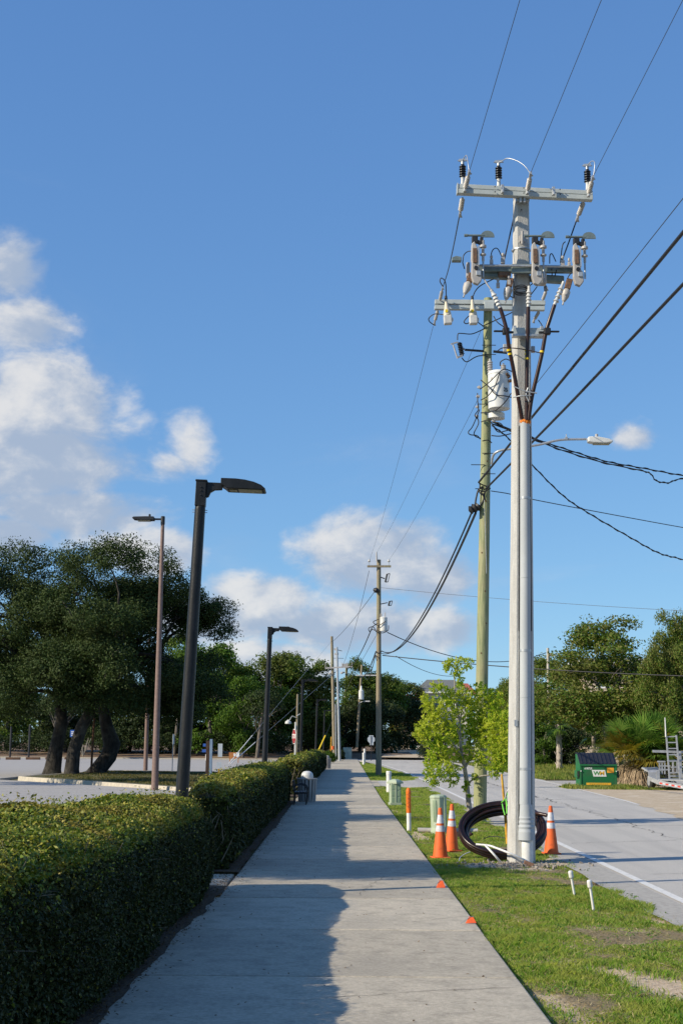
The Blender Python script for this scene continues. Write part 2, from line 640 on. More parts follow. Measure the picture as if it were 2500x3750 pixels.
for y in ys:
    if 36 < y < 90:
        e = right_edge(y) - 0.18
        vs += [(e - 0.05, y, -0.022), (e + 0.05, y, -0.022)]
fs = [(2 * i, 2 * i + 1, 2 * i + 3, 2 * i + 2) for i in range(len(vs) // 2 - 1)]
struct('edge_line', MB().add(vs, fs), M_paint)

# ---- sidewalk of poured slabs
def walk_x(y):
    return 0.0 if y < 42 else 0.006 * (y - 42)
SL = 2.44
walk = tag(link('sidewalk', None), kind='structure')
slab_me = MB().box((0, 0, -0.055), (2.5, SL - 0.03, 0.11)).mesh('slab', M_conc, bevel=0.014)
wide_me = MB().box((-0.2, 0, -0.055), (2.9, SL - 0.03, 0.11)).mesh('slab', M_conc, bevel=0.014)
for i in range(65):
    y = -5.95 + SL * i
    o = link('slab', wide_me if y < 16 else slab_me, walk)
    o.location = (walk_x(y), y, 0.0015 * math.sin(i * 2.3))
    o.rotation_euler = (0.0006 * math.sin(i * 5.1), 0.0006 * math.sin(i * 3.7), -0.006 if y > 42 else 0)
# the short path that leaves it between the hedges, a finger of joint apart
path = tag(link('path', None), kind='structure')
for i in range(3):
    o = link('slab', MB().box((0, 0, -0.055), (1.2, 1.36, 0.11)).mesh('slab', M_conc, bevel=0.014), path)
    o.location = (-1.89 - 1.215 * i, 16.75, -0.008)
# dirt and joints under the slabs
struct('slab_bed', MB().box((0.1, 75, -0.11), (2.7, 175, 0.03)), M_mulch)

# cracks: thin dark seams that wander over the slabs and the road
M_crack = mat('crack', (0.10, 0.09, 0.075), (0.05, 0.045, 0.04), 0.95, scale=30)
def crack(x0, y0, x1, y1, w, z, seed, amp=0.06):
    rs = np.random.RandomState(seed)
    n = max(8, int(math.hypot(x1 - x0, y1 - y0) / 0.09))
    dx, dy = (x1 - x0), (y1 - y0)
    L = math.hypot(dx, dy)
    nx_, ny_ = -dy / L, dx / L
    vs, o = [], 0.0
    for i in range(n + 1):
        o = o * 0.85 + rs.normal() * amp * 0.35
        ww = w * rs.uniform(0.4, 1.3) * (1 if 0 < i < n else 0.05)
        x, y = x0 + dx * i / n + nx_ * o, y0 + dy * i / n + ny_ * o
        vs += [(x - nx_ * ww / 2, y - ny_ * ww / 2, z), (x + nx_ * ww / 2, y + ny_ * ww / 2, z)]
    return vs, [(2 * i, 2 * i + 1, 2 * i + 3, 2 * i + 2) for i in range(n)]
for k, (x0, y0, x1, y1, w) in enumerate(((-0.4, 9.0, 1.22, 9.5, 0.007), (-1.2, 13.2, 0.5, 12.8, 0.007), (0.5, 12.8, 1.24, 13.3, 0.006), (-0.9, 20.2, 1.2, 19.7, 0.009), (-1.1, 26.0, 0.9, 26.7, 0.011), (0.2, 15.0, 0.55, 17.2, 0.006))):
    struct('crack', MB().add(*crack(x0, y0, x1, y1, w, 0.0045, 60 + k)), M_crack)
for k, (x0, y0, x1, y1, w) in enumerate(((4.0, 18.0, 8.6, 19.5, 0.02), (5.9, 14, 6.3, 40, 0.022), (3.9, 28, 8.2, 29.6, 0.03), (4.1, 41, 8.9, 43.5, 0.04), (6.2, 40, 6.6, 75, 0.04), (3.9, 23.5, 6.0, 24.6, 0.022), (4.2, 60, 9.2, 62, 0.05))):
    struct('crack', MB().add(*crack(x0, y0, x1, y1, w, -0.0255, 80 + k, 0.1)), M_crack)

# ---- driveway across the verge
struct('driveway', MB().slab([(1.27, 53.6), (3.4, 52.6), (3.4, 63.4), (1.33, 61.8)], -0.12, -0.018), M_road)
struct('driveway_apron', MB().slab([(1.275, 54.0), (1.62, 53.95), (1.66, 61.7), (1.335, 61.6)], -0.12, -0.012), M_conc)

# ---- verge between sidewalk and road: soil with grass
SANDY = [  # bare sand: from, to, half width
    (2.05, 19.2, 2.95, 19.5, 0.34), (2.3, 18.75, 2.7, 18.8, 0.16), (3.0, 20.0, 3.1, 20.4, .2), (1.40, 26.4, 1.50, 24.2, 0.20), (1.5, 24.6, 1.95, 24.3, 0.24), (1.5, 26.3, 2.2, 26.1, .16),
    (1.70, 11.0, 2.05, 10.45, 0.08), (2.02, 10.5, 2.26, 10.0, 0.17), (2.26, 10.0, 2.50, 9.45, 0.26), (2.80, 10.9, 3.05, 10.5, 0.19), (2.4, 8.75, 2.95, 8.3, 0.17), (1.37, 9.5, 1.50, 8.3, 0.09),
    (2.30, 12.95, 2.75, 12.65, 0.055), (1.55, 14.6, 1.80, 14.35, 0.04), (2.5, 11.9, 3.05, 11.5, 0.05), (2.95, 13.6, 3.05, 13.3, 0.06), (1.9, 11.9, 2.0, 11.6, 0.06), (2.2, 9.0, 2.3, 8.8, .05),
    (1.75, 45.7, 2.9, 45.5, 0.22), (1.6, 52.2, 3.0, 51.6, .3), (1.32, 35.0, 1.45, 33.5, .08)]
def sandiness(x, y):
    s = np.full_like(x, -9.0)
    wob = 0.09 * fbm2(x * 4.2, y * 2.6, 8) + 0.05 * fbm2(x * 13, y * 9, 9)
    for x0, y0, x1, y1, w in SANDY:
        dx, dy = x1 - x0, y1 - y0
        u = np.clip(((x - x0) * dx + (y - y0) * dy) / (dx * dx + dy * dy), 0, 1)
        d = np.hypot(x - x0 - u * dx, (y - y0 - u * dy) * 0.75)
        s = np.maximum(s, (w - d + wob) / 0.12)
    return np.clip(s, -3, 3)
def verge_z(x, y):
    return -0.045 + 0.018 * fbm2(x * 1.1, y * 0.9, 21) + 0.012 * fbm2(x * 4, y * 3.4, 22)

M_verge = bpy.data.materials.new('verge soil')
M_verge.use_nodes = True
t = NT(M_verge.node_tree)
p = t.n['Principled BSDF']
p.inputs['Roughness'].default_value = 0.95
at_ = t.new('ShaderNodeAttribute', attribute_name='sand').outputs['Fac']
tc = t.new('ShaderNodeTexCoord').outputs['Object']
f = t.ss(t.m('ADD', at_, t.m('MULTIPLY', t.m('SUBTRACT', t.noise(tc, 30, 4), 0.5), 1.6)), -0.5, 0.5)
soil = t.mix(t.ss(t.noise(tc, 60, 5, 0.7), 0.35, 0.65), (0.11, 0.085, 0.04), (0.30, 0.23, 0.12))
sandc = t.mix(t.ss(t.noise(tc, 16, 5, 0.65), 0.35, 0.7), (0.56, 0.45, 0.32), (0.38, 0.28, 0.19))
t.put(p.inputs['Base Color'], t.mix(f, soil, sandc))
b = t.new('ShaderNodeBump')
b.inputs['Strength'].default_value = 0.7
b.inputs['Distance'].default_value = 0.02
t.l.new(t.noise(tc, 50, 5, 0.65), b.inputs['Height'])
t.l.new(b.outputs[0], p.inputs['Normal'])

def verge_strip(y0, y1, step, xl, xr):
    Y = np.arange(y0, y1 + 1e-6, step)
    n = max(8, int(2.0 / step))
    T = np.linspace(0, 1, n)
    X = np.array([xl(y) + (xr(y) - xl(y)) * T for y in Y])
    YY = np.repeat(Y[:, None], n, 1)
    Z = verge_z(X, YY)
    edge = np.minimum(T, 1 - T)[None, :]
    Z = Z - 0.012 * np.exp(-(edge * 2.0 / 0.05) ** 2)
    sand = sandiness(X, YY)
    Z = Z + 0.03 * np.clip(sand, 0, 1) * (np.hypot(X - 2.5, YY - 19.4) < 1.4) - 0.012 * (sand > 0)
    v = np.stack([X, YY, Z], -1).reshape(-1, 3)
    m = len(Y)
    ii = (np.arange(m - 1)[:, None] * n + np.arange(n - 1)[None, :]).ravel()
    f = np.stack([ii, ii + 1, ii + n + 1, ii + n], 1)
    me = npmesh('verge', v, f, M_verge, True)
    a = me.attributes.new('sand', 'FLOAT', 'POINT')
    a.data.foreach_set('value', sand.ravel().astype(np.float32))
    return tag(link('verge', me), kind='structure')
vxl = lambda y: 1.24 + walk_x(y)
verge_strip(-4, 54, 0.06, vxl, lambda y: left_edge(y) - 0.02)
def far_r(y):
    return float(np.interp(y, [61.5, 62.5, 66, 74, 92, 110, 117], [2.9, 3.3, 3.85, 3.75, 3.2, 2.75, 2.1]))
verge_strip(61.5, 117, 0.25, vxl, far_r)

# grass blades
M_grass = leafmat('grass blades', [(0.10, 0.20, 0.025), (0.15, 0.28, 0.035), (0.21, 0.33, 0.05), (0.30, 0.36, 0.08), (0.42, 0.36, 0.17)], 0.42, 0.6, patch=(0.33, 0.35, 0.09), pscale=2.6)
def grass(name, n, y0, y1, xl, xr, h, w, seed, keep, zf, lean=0.5, m=None, bias=None):
    rg = np.random.RandomState(seed)
    u = rg.uniform(0, 1, n)
    y = y0 + (y1 - y0) * (u ** (bias or 1.0))
    L = np.array([xl(a) for a in np.linspace(y0, y1, 200)])
    Rr = np.array([xr(a) for a in np.linspace(y0, y1, 200)])
    lx = np.interp(y, np.linspace(y0, y1, 200), L)
    rx = np.interp(y, np.linspace(y0, y1, 200), Rr)
    x = lx + (rx - lx) * rg.uniform(0, 1, n)
    k = keep(x, y, rg)
    x, y = x[k], y[k]
    n = len(x)
    lush = np.clip(0.85 + 0.95 * fbm2(x * 1.7, y * 1.2, 31) + 0.7 * fbm2(x * 5.5, y * 4, 32), 0.18, 2.8)
    hh = h * lush * rg.uniform(0.5, 1.25, n)
    ww = w * rg.uniform(0.7, 1.3, n)
    z = zf(x, y)
    a = rg.uniform(0, 6.283, n)
    b = rg.uniform(0, 6.283, n)
    ln = lean * rg.uniform(0.1, 1.4, n) * hh
    base = np.stack([x, y, z - 0.01], 1)
    side = np.stack([np.cos(a), np.sin(a), 0 * a], 1) * ww[:, None] / 2
    tip = base + np.stack([np.cos(b) * ln, np.sin(b) * ln, hh], 1)
    mid = base + np.stack([np.cos(b) * ln * 0.28, np.sin(b) * ln * 0.28, hh * 0.62], 1)
    v = np.stack([base - side, base + side, mid + side * 0.75, tip, mid - side * 0.75], 1).reshape(-1, 3)
    f = np.arange(n * 5).reshape(n, 5)
    return tag(link(name, npmesh('grass', v, f, m or M_grass)), kind='stuff')
def keep_verge(x, y, rg):
    thin = fbm2(x * 2.3, y * 1.7, 51) + 0.6 * fbm2(x * 8, y * 6, 52)
    return (sandiness(x, y) + rg.normal(size=len(x)) * 0.75 < -0.25) & (rg.uniform(size=len(x)) > np.clip(thin - 0.3, 0, 0.6))
grass('grass', 250000, 6.8, 22, lambda y: vxl(y) - 0.005, lambda y: left_edge(y) - 0.10 + 0.06 * math.sin(y * 4), 0.042, 0.0065, 1, keep_verge, verge_z, 0.8, bias=1.25)
grass('grass', 120000, 22, 53.6, lambda y: vxl(y) + 0.03, lambda y: left_edge(y) - 0.05, 0.05, 0.013, 2, keep_verge, verge_z, 0.8, bias=1.3)
grass('grass', 45000, 61.6, 117, lambda y: vxl(y) + 0.03, lambda y: far_r(y) - 0.04, 0.06, 0.03, 3, lambda x, y, r: r.uniform(size=len(x)) < 2, verge_z, 0.8)

# dry straw, clippings and low weeds over the verge
def scatter(n, y0, y1, seed):
    rg = np.random.RandomState(seed)
    y = y0 + (y1 - y0) * rg.uniform(size=n) ** 1.3
    x = np.interp(y, [-4, 54], [1.26, 1.30]) + rg.uniform(size=n) * 2.0
    return rg, x, y
rg, x, y = scatter(15000, 7, 34, 91)
q_ = (sandiness(x, y) < 0.2) | (rg.uniform(size=len(x)) < 0.12)
x, y = x[q_], y[q_]
pos = np.stack([x, y, verge_z(x, y) + rg.uniform(0.0, 0.02, len(x))], 1)
v, f = leaf_quads(rg, pos, unit(np.array([0, 0, 1.0]) + 0.4 * rg.normal(size=(len(x), 3))), 0.06, 0.006, 0.1)
tag(link('dry_straw', npmesh('dry_straw', v, f, leafmat('straw', [(0.42, 0.34, 0.19), (0.30, 0.23, 0.12), (0.20, 0.14, 0.07), (0.50, 0.43, 0.27)], 0.15, 0.8))), kind='stuff')
rg, x, y = scatter(260, 7.5, 26, 92)
P_, N_ = [], []
for wx, wy in zip(x, y):
    k = rg.randint(5, 12)
    aa = rg.uniform(0, 6.283, k)
    dd = rg.uniform(0.015, 0.055, k)
    zz = float(verge_z(np.array([wx]), np.array([wy]))[0])
    P_.append(np.stack([wx + dd * np.cos(aa), wy + dd * np.sin(aa), zz + rg.uniform(0.02, 0.05, k)], 1))
    N_.append(np.stack([0.4 * np.cos(aa), 0.4 * np.sin(aa), np.ones(k)], 1))
v, f = leaf_quads(rg, np.concatenate(P_), unit(np.concatenate(N_) + 0.2 * rg.normal(size=(sum(len(q) for q in P_), 3))), 0.032, 0.017, 0.15)
tag(link('weeds', npmesh('weeds', v, f, leafmat('weed leaves', [(0.05, 0.13, 0.02), (0.09, 0.19, 0.03), (0.15, 0.24, 0.05)], 0.3, 0.5))), kind='stuff')

# mulch and fallen leaves along the foot of the hedges, spilling over the slabs
def mulch_edge(y):
    base = float(np.interp(y, [0, 6, 9, 12, 15.5, 17.6, 20, 40], [-1.50, -1.46, -1.38, -1.33, -1.28, -1.27, -1.25, -1.24]))
    return base + 0.05 * float(fbm2(np.array([y * 0.8]), np.array([0.3]), 41)[0]) + 0.04 * float(fbm2(np.array([y * 4.0]), np.array([2.3]), 42)[0])
for y0, y1, st in ((-3, 15.9, 0.08), (17.55, 39.5, 0.12), (42, 90, 0.4)):
    vs, fs = [], []
    for y in np.arange(y0, y1 + 1e-6, st):
        vs += [(-4.2, y, -0.02), (mulch_edge(y) - 0.16, y, 0.012), (mulch_edge(y) + walk_x(y), y, 0.0035)]
    k = len(vs) // 3
    fs = [q for i in range(k - 1) for q in ((3 * i, 3 * i + 1, 3 * i + 4, 3 * i + 3), (3 * i + 1, 3 * i + 2, 3 * i + 5, 3 * i + 4))]
    struct('mulch_bed', MB().add(vs, fs, True), M_mulch)
M_litter = leafmat('fallen leaves', [(0.05, 0.03, 0.018), (0.12, 0.075, 0.04), (0.20, 0.13, 0.07), (0.09, 0.06, 0.03)], 0.1, 0.8)
n = 5200
ly = 6 + 34 * rng.uniform(0, 1, n) ** 1.5
lx = np.interp(ly, [6, 9, 12, 16, 40], [-1.5, -1.42, -1.38, -1.3, -1.26]) + np.abs(rng.normal(size=n)) * 0.11 - rng.uniform(0, .25, n)
far_ = rng.uniform(size=n) < 0.06
lx = np.where(far_, rng.uniform(-1.2, 1.2, n), lx)
pos = np.stack([lx, ly, np.where(lx > -1.25, 0.006, 0.016)], 1)
v, f = leaf_quads(rng, pos, unit(np.array([0, 0, 1.0]) + 0.25 * rng.normal(size=(n, 3))), 0.028, 0.013, 0.2)
tag(link('leaf_litter', npmesh('leaf_litter', v, f, M_litter)), kind='stuff')

# ---- parking lot, its island, the bank behind it
M_stripe = mat('stall paint', (0.62, 0.62, 0.62), (0.42, 0.42, 0.42), 0.8, scale=10)
struct('parking_lot', MB().slab([(-90, 18), (-3.9, 18), (-3.9, 45), (-5.2, 47.2), (-14.8, 59.5), (-14.8, 74), (-3.9, 72), (-3.9, 133), (-90, 133)], -0.13, -0.03), M_lot)
for i in range(9):
    y = 30.0 + 3.1 * i
    x1 = -5.4 if y < 46 else -5.4 - (y - 46) * 0.72
    struct('stall_line', MB().box(((x1 - 7.2 - 0.1 * i + x1) / 2, y, -0.0245), (7.4, 0.09, 0.003)), M_stripe)
isl = [(-3.0, 45.3), (-4.9, 46.3), (-5.9, 47.9), (-13.2, 58.9), (-13.9, 60.2), (-13.7, 61.6), (-12.4, 73.2), (-11.6, 74.3), (-10.2, 74.0), (-3.0, 71.3)]
def inset(poly, d):
    n = len(poly)
    out = []
    for i in range(n):
        a, b, c = Vector(poly[i - 1]), Vector(poly[i]), Vector(poly[(i + 1) % n])
        e1, e2 = (b - a).normalized(), (c - b).normalized()
        nn = (Vector((-e1.y, e1.x)) + Vector((-e2.y, e2.x))).normalized()
        out.append(tuple(b - nn * d))
    return out
kerb = MB()
inn = inset(isl, 0.16)
n = len(isl)
vs = [(x, y, -0.13) for x, y in isl] + [(x * 1.0, y, 0.09) for x, y in inset(isl, 0.03)] + [(x, y, 0.09) for x, y in inn] + [(x, y, -0.13) for x, y in inn]
fs = [(a * n + i, a * n + (i + 1) % n, (a + 1) * n + (i + 1) % n, (a + 1) * n + i) for a in range(3) for i in range(n)]
kerb.add(vs, fs)
struct('island_kerb', kerb, M_kerb)
M_dryturf = mat('thin turf', (0.10, 0.085, 0.03), (0.055, 0.065, 0.02), 0.95, scale=5, bump=0.6, bscale=30, c3=(0.15, 0.11, 0.05), s3=0.5)
struct('island_turf', MB().slab(inn, -0.12, 0.075), M_dryturf)
struct('hedge_strip', MB().slab([(-3.9, 18), (-3.9, 45), (-2.9, 45.2), (-2.9, 135), (-1.1, 135), (-1.1, 18)], -0.13, -0.028), M_dryturf)
grass('grass', 22000, 46, 72, lambda y: max(-4.6 - max(0, y - 47) * 0.66, -13) + 0.3, lambda y: -3.3, 0.06, 0.03, 4, lambda x, y, r: r.uniform(size=len(x)) < 2, lambda x, y: 0.075 + 0 * x, 0.8,
      m=leafmat('thin turf blades', [(0.05, 0.07, 0.018), (0.10, 0.10, 0.03), (0.18, 0.13, 0.06)], 0.2))
struct('far_kerb', MB().box((-47, 133.2, -0.02), (88, 0.3, 0.22)), M_kerb)
# bank of leaf litter that rises to the trees, and the ground that rises towards the house
vs, fs = [], []
xs = np.linspace(-120, 60, 61)
yy = [133.35, 140, 148, 165, 260]
def bank_z(x, y):
    return float(np.interp(y, [133, 140, 148, 165, 205, 260], [0.0, 0.25, 0.5, 0.7, 1.1, 1.3]))
for y in yy:
    for x in xs:
        vs.append((x, y if not (y < 150 and x > -5) else max(y, 147 + 2.0 * yy.index(y)), bank_z(x, y) - 0.02 + 0.08 * math.sin(x * 0.9) * math.sin(y * 0.5)))
nx = len(xs)
fs = [(r * nx + c, r * nx + c + 1, (r + 1) * nx + c + 1, (r + 1) * nx + c) for r in range(len(yy) - 1) for c in range(nx - 1)]
struct('bank', MB().add(vs, fs, True), M_pinestraw)

# ---- right side: sand shoulder, grass field, apron by the dumpster
vs, fs = [], []
for y in np.arange(8, 58.1, 0.5):
    e = right_edge(y)
    vs += [(e - 0.18 + 0.1 * math.sin(y * 2.1) + 0.05 * math.sin(y * 5.3), y, -0.024), (e + 12, y, -0.02)]
fs = [(2 * i, 2 * i + 1, 2 * i + 3, 2 * i + 2) for i in range(len(vs) // 2 - 1)]
struct('sand_shoulder', MB().add(vs, fs), M_sand)
struct('gravel_apron', MB().slab([(9.3, 56.5), (9.45, 64), (18, 66.5), (30, 66), (30, 57)], -0.12, -0.022), M_shoulder)
M_field = leafmat('rough grass', [(0.08, 0.15, 0.025), (0.14, 0.21, 0.035), (0.22, 0.26, 0.06), (0.34, 0.31, 0.12)], 0.4, 0.6, patch=(0.30, 0.30, 0.09), pscale=0.35)
struct('field', MB().slab([(9.75, 66), (10.6, 127), (60, 127), (60, 66)], -0.12, -0.015), M_dryturf)
fz = lambda x, y: -0.02 + 0 * x
grass('grass', 70000, 66, 112, lambda y: right_edge(y) + 0.15, lambda y: 16 + (y - 66) * 0.05, 0.22, 0.035, 5, lambda x, y, r: r.uniform(size=len(x)) < 0.55 + 0.6 * fbm2(x * .5, y * .3, 6), fz, 0.5, m=M_field)
def near_bin(x, y, r):
    d = np.minimum(np.hypot((x - 8.9) / 0.6, (y - 53.8) / 1.4), np.hypot((x - 11.3) / 2.4, (y - 52.7) / 0.75))
    d = np.minimum(d, np.hypot((x - 9.9) / 1.1, (y - 53.2) / 0.3))
    return d + 0.2 * r.normal(size=len(x)) < 1.0
grass('grass', 32000, 50.5, 57, lambda y: 8.6, lambda y: 15.0, 0.12, 0.02, 6, near_bin, fz, 0.6, m=M_field)

# ================================================================== HEDGES
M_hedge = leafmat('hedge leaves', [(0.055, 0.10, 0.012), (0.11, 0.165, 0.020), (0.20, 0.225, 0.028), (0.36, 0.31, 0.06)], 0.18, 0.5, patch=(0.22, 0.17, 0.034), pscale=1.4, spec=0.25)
M_hedge_shade = leafmat('shade side hedge leaves', [(0.012, 0.019, 0.004), (0.022, 0.031, 0.006), (0.035, 0.045, 0.009), (0.055, 0.058, 0.014)], 0.08, 0.6, spec=0.2)  # side leaves: the hedge's shaded face put into their colour
M_core = mat('shade dark hedge twigs', (0.035, 0.030, 0.018), (0.02, 0.02, 0.012), 0.95, scale=30)
M_twig = mat('bare twig', (0.22, 0.18, 0.13), (0.13, 0.11, 0.08), 0.9, scale=40)

def hedge(label, spine, n, leaf, seed, mats, twigs=0, lump=0.06):
    """spine: (y, x_left, x_right, z_edge, z_mid); leaves stand over the rounded outside of that body"""
    rg = np.random.RandomState(seed)
    SP = np.array(spine)
    y0, y1 = SP[0, 0], SP[-1, 0]
    loc = (float(SP[:, 1:3].mean()), float((y0 + y1) / 2), 0)
    def at_y(y):
        return [np.interp(y, SP[:, 0], SP[:, k]) for k in range(1, 5)]
    # cross section parameter u: 0 left foot .. 1 right foot
    def body(u, y, shrink=0.0):
        xl, xr, ze, zm = at_y(y)
        w = xr - xl
        P = ze * 0.95 + w + ze * 0.95
        s = u * P
        top = (s > ze * 0.95) & (s < ze * 0.95 + w)
        left = s <= ze * 0.95
        tt = np.clip((s - ze * 0.95) / w, 0, 1)
        x = np.where(left, xl, np.where(top, xl + w * tt, xr))
        zt = ze + (zm - ze) * np.sin(np.pi * np.clip(tt, 0, 1)) ** 0.7
        z = np.where(left, s + 0.05 * ze, np.where(top, zt, ze - (s - ze * 0.95 - w)))
        nx = np.where(left, -1.0, np.where(top, (tt - 0.5) * 0.5, 1.0))
        nz = np.where(top, 1.0, 0.15)
        # rounded shoulders
        k = 0.24
        dl = np.clip(1 - np.abs(s - ze * 0.95) / k, 0, 1)
        dr = np.clip(1 - np.abs(s - ze * 0.95 - w) / k, 0, 1)
        x = x + 0.09 * dl ** 1.6 - 0.09 * dr ** 1.6
        z = z - 0.07 * (dl ** 1.6 + dr ** 1.6)
        foot = np.clip(1 - z / 0.35, 0, 1)
        x = x + np.where(left, 1, np.where(top, 0, -1)) * 0.06 * foot ** 2
        x = x - nx * shrink
        z = z - nz * shrink * (z > 0.2)
        return x, np.maximum(z, 0.02), nx, nz
    u = rg.uniform(0.0, 1, n)
    y = rg.uniform(y0, y1, n)
    x, z, nx, nz = body(u, y)
    N = np.stack([nx, 0 * nx, nz], 1)
    # ends: some leaves stand on the two end faces
    ke = int(n * 0.055) + 200
    for ye, sg in ((y0, -1), (y1, 1)):
        xl, xr, ze, zm = [float(a) for a in at_y(np.array([ye]))] if False else [float(np.interp(ye, SP[:, 0], SP[:, q])) for q in range(1, 5)]
        ex, ez = rg.uniform(xl, xr, ke), rg.uniform(0.03, ze, ke)
        x = np.concatenate([x, ex]); z = np.concatenate([z, ez]); y = np.concatenate([y, np.full(ke, ye)])
        N = np.concatenate([N, np.tile(np.array([[0, sg, 0.1]]), (ke, 1))])
    N = unit(N)
    pos = np.stack([x, y, z], 1)
    bump = 1.3 * fbm2(y * 1.3 + z * 0.6, x * 1.5 + z * 0.9, seed + 5) + 0.6 * fbm2(y * 2.6 + z * 1.1, x * 2.2 + z * 1.7, seed) + 0.5 * fbm2(y * 6 + z * 5, x * 6 + z * 4, seed + 1)
    depth = lump * bump[:, None] - np.abs(rg.normal(size=(len(x), 1))) * 0.055 + 0.02
    # a few shoots stand proud of the clipped top
    sh = (rg.uniform(size=len(x)) < 0.02) & (N[:, 2] > 0.6)
    depth[sh, 0] += rg.uniform(0.02, 0.10, sh.sum())
    pos = pos + N * depth
    gap = fbm2(y * 3.1 + z * 2, x * 3.1 + z * 3.3, seed + 2) > 0.62
    keep = ~(gap & (rg.uniform(size=len(x)) < 0.85))
    pos, N = pos[keep], N[keep]
    nrm = unit(N * 0.6 + 0.7 * rg.normal(size=N.shape) + np.array([-0.15, -0.1, 0.35]))
    big = np.clip(1.0 + 0.45 * fbm2(pos[:, 1] * 3 + pos[:, 2], pos[:, 0] * 3 + pos[:, 2] * 2, seed + 7), 0.55, 1.6)[:, None]
    v, f = leaf_quads(rg, pos, nrm, leaf * big, leaf * 0.56 * big, 0.18)
    t = thing('hedge', label, 'hedge', loc, 'clipped hedges along the sidewalk')
    # bright leaves on top, dark ones down the sides: shade put into the colour
    young = rg.uniform(size=len(pos)) < np.where(N[:, 2] > 0.45, 0.92, np.clip((pos[:, 2] - 0.72) * 2.0, 0.03, 0.5))  # picks the bright sunlit-top tint; the rest get the shade tint
    o = link('foliage', npmesh('foliage', v - np.array(loc), f, [M_hedge_shade, mats], mi=young), t)
    o['kind'] = 'stuff'
    # twig core inside, coloured dark to stand for the hedge's inner shade
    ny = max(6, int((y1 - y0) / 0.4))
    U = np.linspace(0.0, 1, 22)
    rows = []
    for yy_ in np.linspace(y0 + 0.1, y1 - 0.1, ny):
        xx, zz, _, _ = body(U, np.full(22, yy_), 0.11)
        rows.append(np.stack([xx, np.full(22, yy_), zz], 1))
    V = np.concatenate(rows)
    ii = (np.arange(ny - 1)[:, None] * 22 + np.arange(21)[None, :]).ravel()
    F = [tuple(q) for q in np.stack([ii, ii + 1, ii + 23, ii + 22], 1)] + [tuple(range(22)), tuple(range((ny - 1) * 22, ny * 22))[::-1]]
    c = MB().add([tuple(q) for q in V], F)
    part('shade_twig_core', c, M_core, t, world=True)
    st = MB()
    for i in range(int(14 * (y1 - y0))):
        uu, yt = np.array([rg.uniform(0.25, 0.97)]), np.array([y0 + (y1 - y0) * rg.uniform() ** 1.6])
        xa, za, nxa, nza = [float(q[0]) for q in body(uu, yt, 0.10)]
        nv = Vector((nxa, 0, nza)).normalized()
        p0 = Vector((xa, float(yt[0]), za))
        p1 = p0 + nv * rg.uniform(0.07, 0.15) + Vector((rg.uniform(-.08, .08), rg.uniform(-.1, .1), rg.uniform(-.04, .08)))
        st.tube([p0, p1], [0.004, 0.0015], n=4, caps=False)
    part('stray_twigs', st, M_twig, t, world=True, kind='stuff')
    if twigs:
        tb = MB()
        for i in range(twigs):
            xl, xr, ze, zm = SP[0, 1], SP[0, 2], SP[0, 3], SP[0, 4]
            bx, by = rg.uniform(xl + .1, xr - .1), y0 + rg.uniform(0, 0.12)
            p0 = Vector((bx, by, rg.uniform(0, 0.35)))
            p1 = p0 + Vector((rg.uniform(-.2, .2), rg.uniform(-.16, 0.02), rg.uniform(.2, .45)))
            p2 = p1 + Vector((rg.uniform(-.12, .12), rg.uniform(-.08, .03), rg.uniform(.05, .2)))
            tb.tube([p0, (p0 + p1) / 2 + Vector((rg.uniform(-.04, .04), 0, 0)), p1, p2], [0.009, 0.008, 0.006, 0.003], n=5)
        part('bare_twigs', tb, M_twig, t, world=True, kind='stuff')
    return t

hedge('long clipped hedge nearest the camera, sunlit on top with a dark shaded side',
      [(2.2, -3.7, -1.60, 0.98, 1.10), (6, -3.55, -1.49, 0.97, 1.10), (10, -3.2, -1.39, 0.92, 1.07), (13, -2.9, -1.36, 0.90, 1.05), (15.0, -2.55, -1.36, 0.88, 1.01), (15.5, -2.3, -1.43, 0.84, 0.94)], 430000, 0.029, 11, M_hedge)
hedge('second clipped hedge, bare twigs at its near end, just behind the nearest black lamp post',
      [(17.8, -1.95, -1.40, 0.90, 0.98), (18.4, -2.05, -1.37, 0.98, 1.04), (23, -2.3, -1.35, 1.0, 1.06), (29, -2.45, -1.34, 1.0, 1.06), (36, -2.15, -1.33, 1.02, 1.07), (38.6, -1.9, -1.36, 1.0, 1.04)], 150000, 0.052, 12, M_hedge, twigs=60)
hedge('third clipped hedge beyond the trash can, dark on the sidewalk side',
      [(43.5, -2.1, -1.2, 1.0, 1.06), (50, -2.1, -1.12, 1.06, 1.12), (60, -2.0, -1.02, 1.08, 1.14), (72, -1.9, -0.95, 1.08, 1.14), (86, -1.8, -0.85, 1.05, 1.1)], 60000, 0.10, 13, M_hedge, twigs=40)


# ================================================================== POLES AND LAMPS
M_black = mat('black lamp paint', (0.007, 0.008, 0.010), (0.014, 0.015, 0.018), 0.42, scale=14, stretch=(1, 1, 0.3), bump=0.12, bscale=90, spec=0.3)
M_brown = mat('brown lamp paint', (0.16, 0.105, 0.09), (0.20, 0.135, 0.115), 0.6, scale=10, bump=0.1)
M_dark = mat('dark steel', (0.014, 0.015, 0.018), (0.025, 0.025, 0.03), 0.5, scale=20)
M_galv = mat('galvanised steel', (0.46, 0.48, 0.50), (0.36, 0.38, 0.40), 0.42, 0.5, scale=18, spec=0.5)
M_lens = mat('lamp lens', (0.42, 0.40, 0.30), (0.26, 0.25, 0.20), 0.3, scale=60)
M_cpole = mat('white pole concrete', (0.50, 0.495, 0.475), (0.41, 0.405, 0.39), 0.88, scale=7, stretch=(1, 1, 0.25), bump=0.4, bscale=90, c3=(0.45, 0.44, 0.42), s3=0.6, speck=0.12, sscale=60)
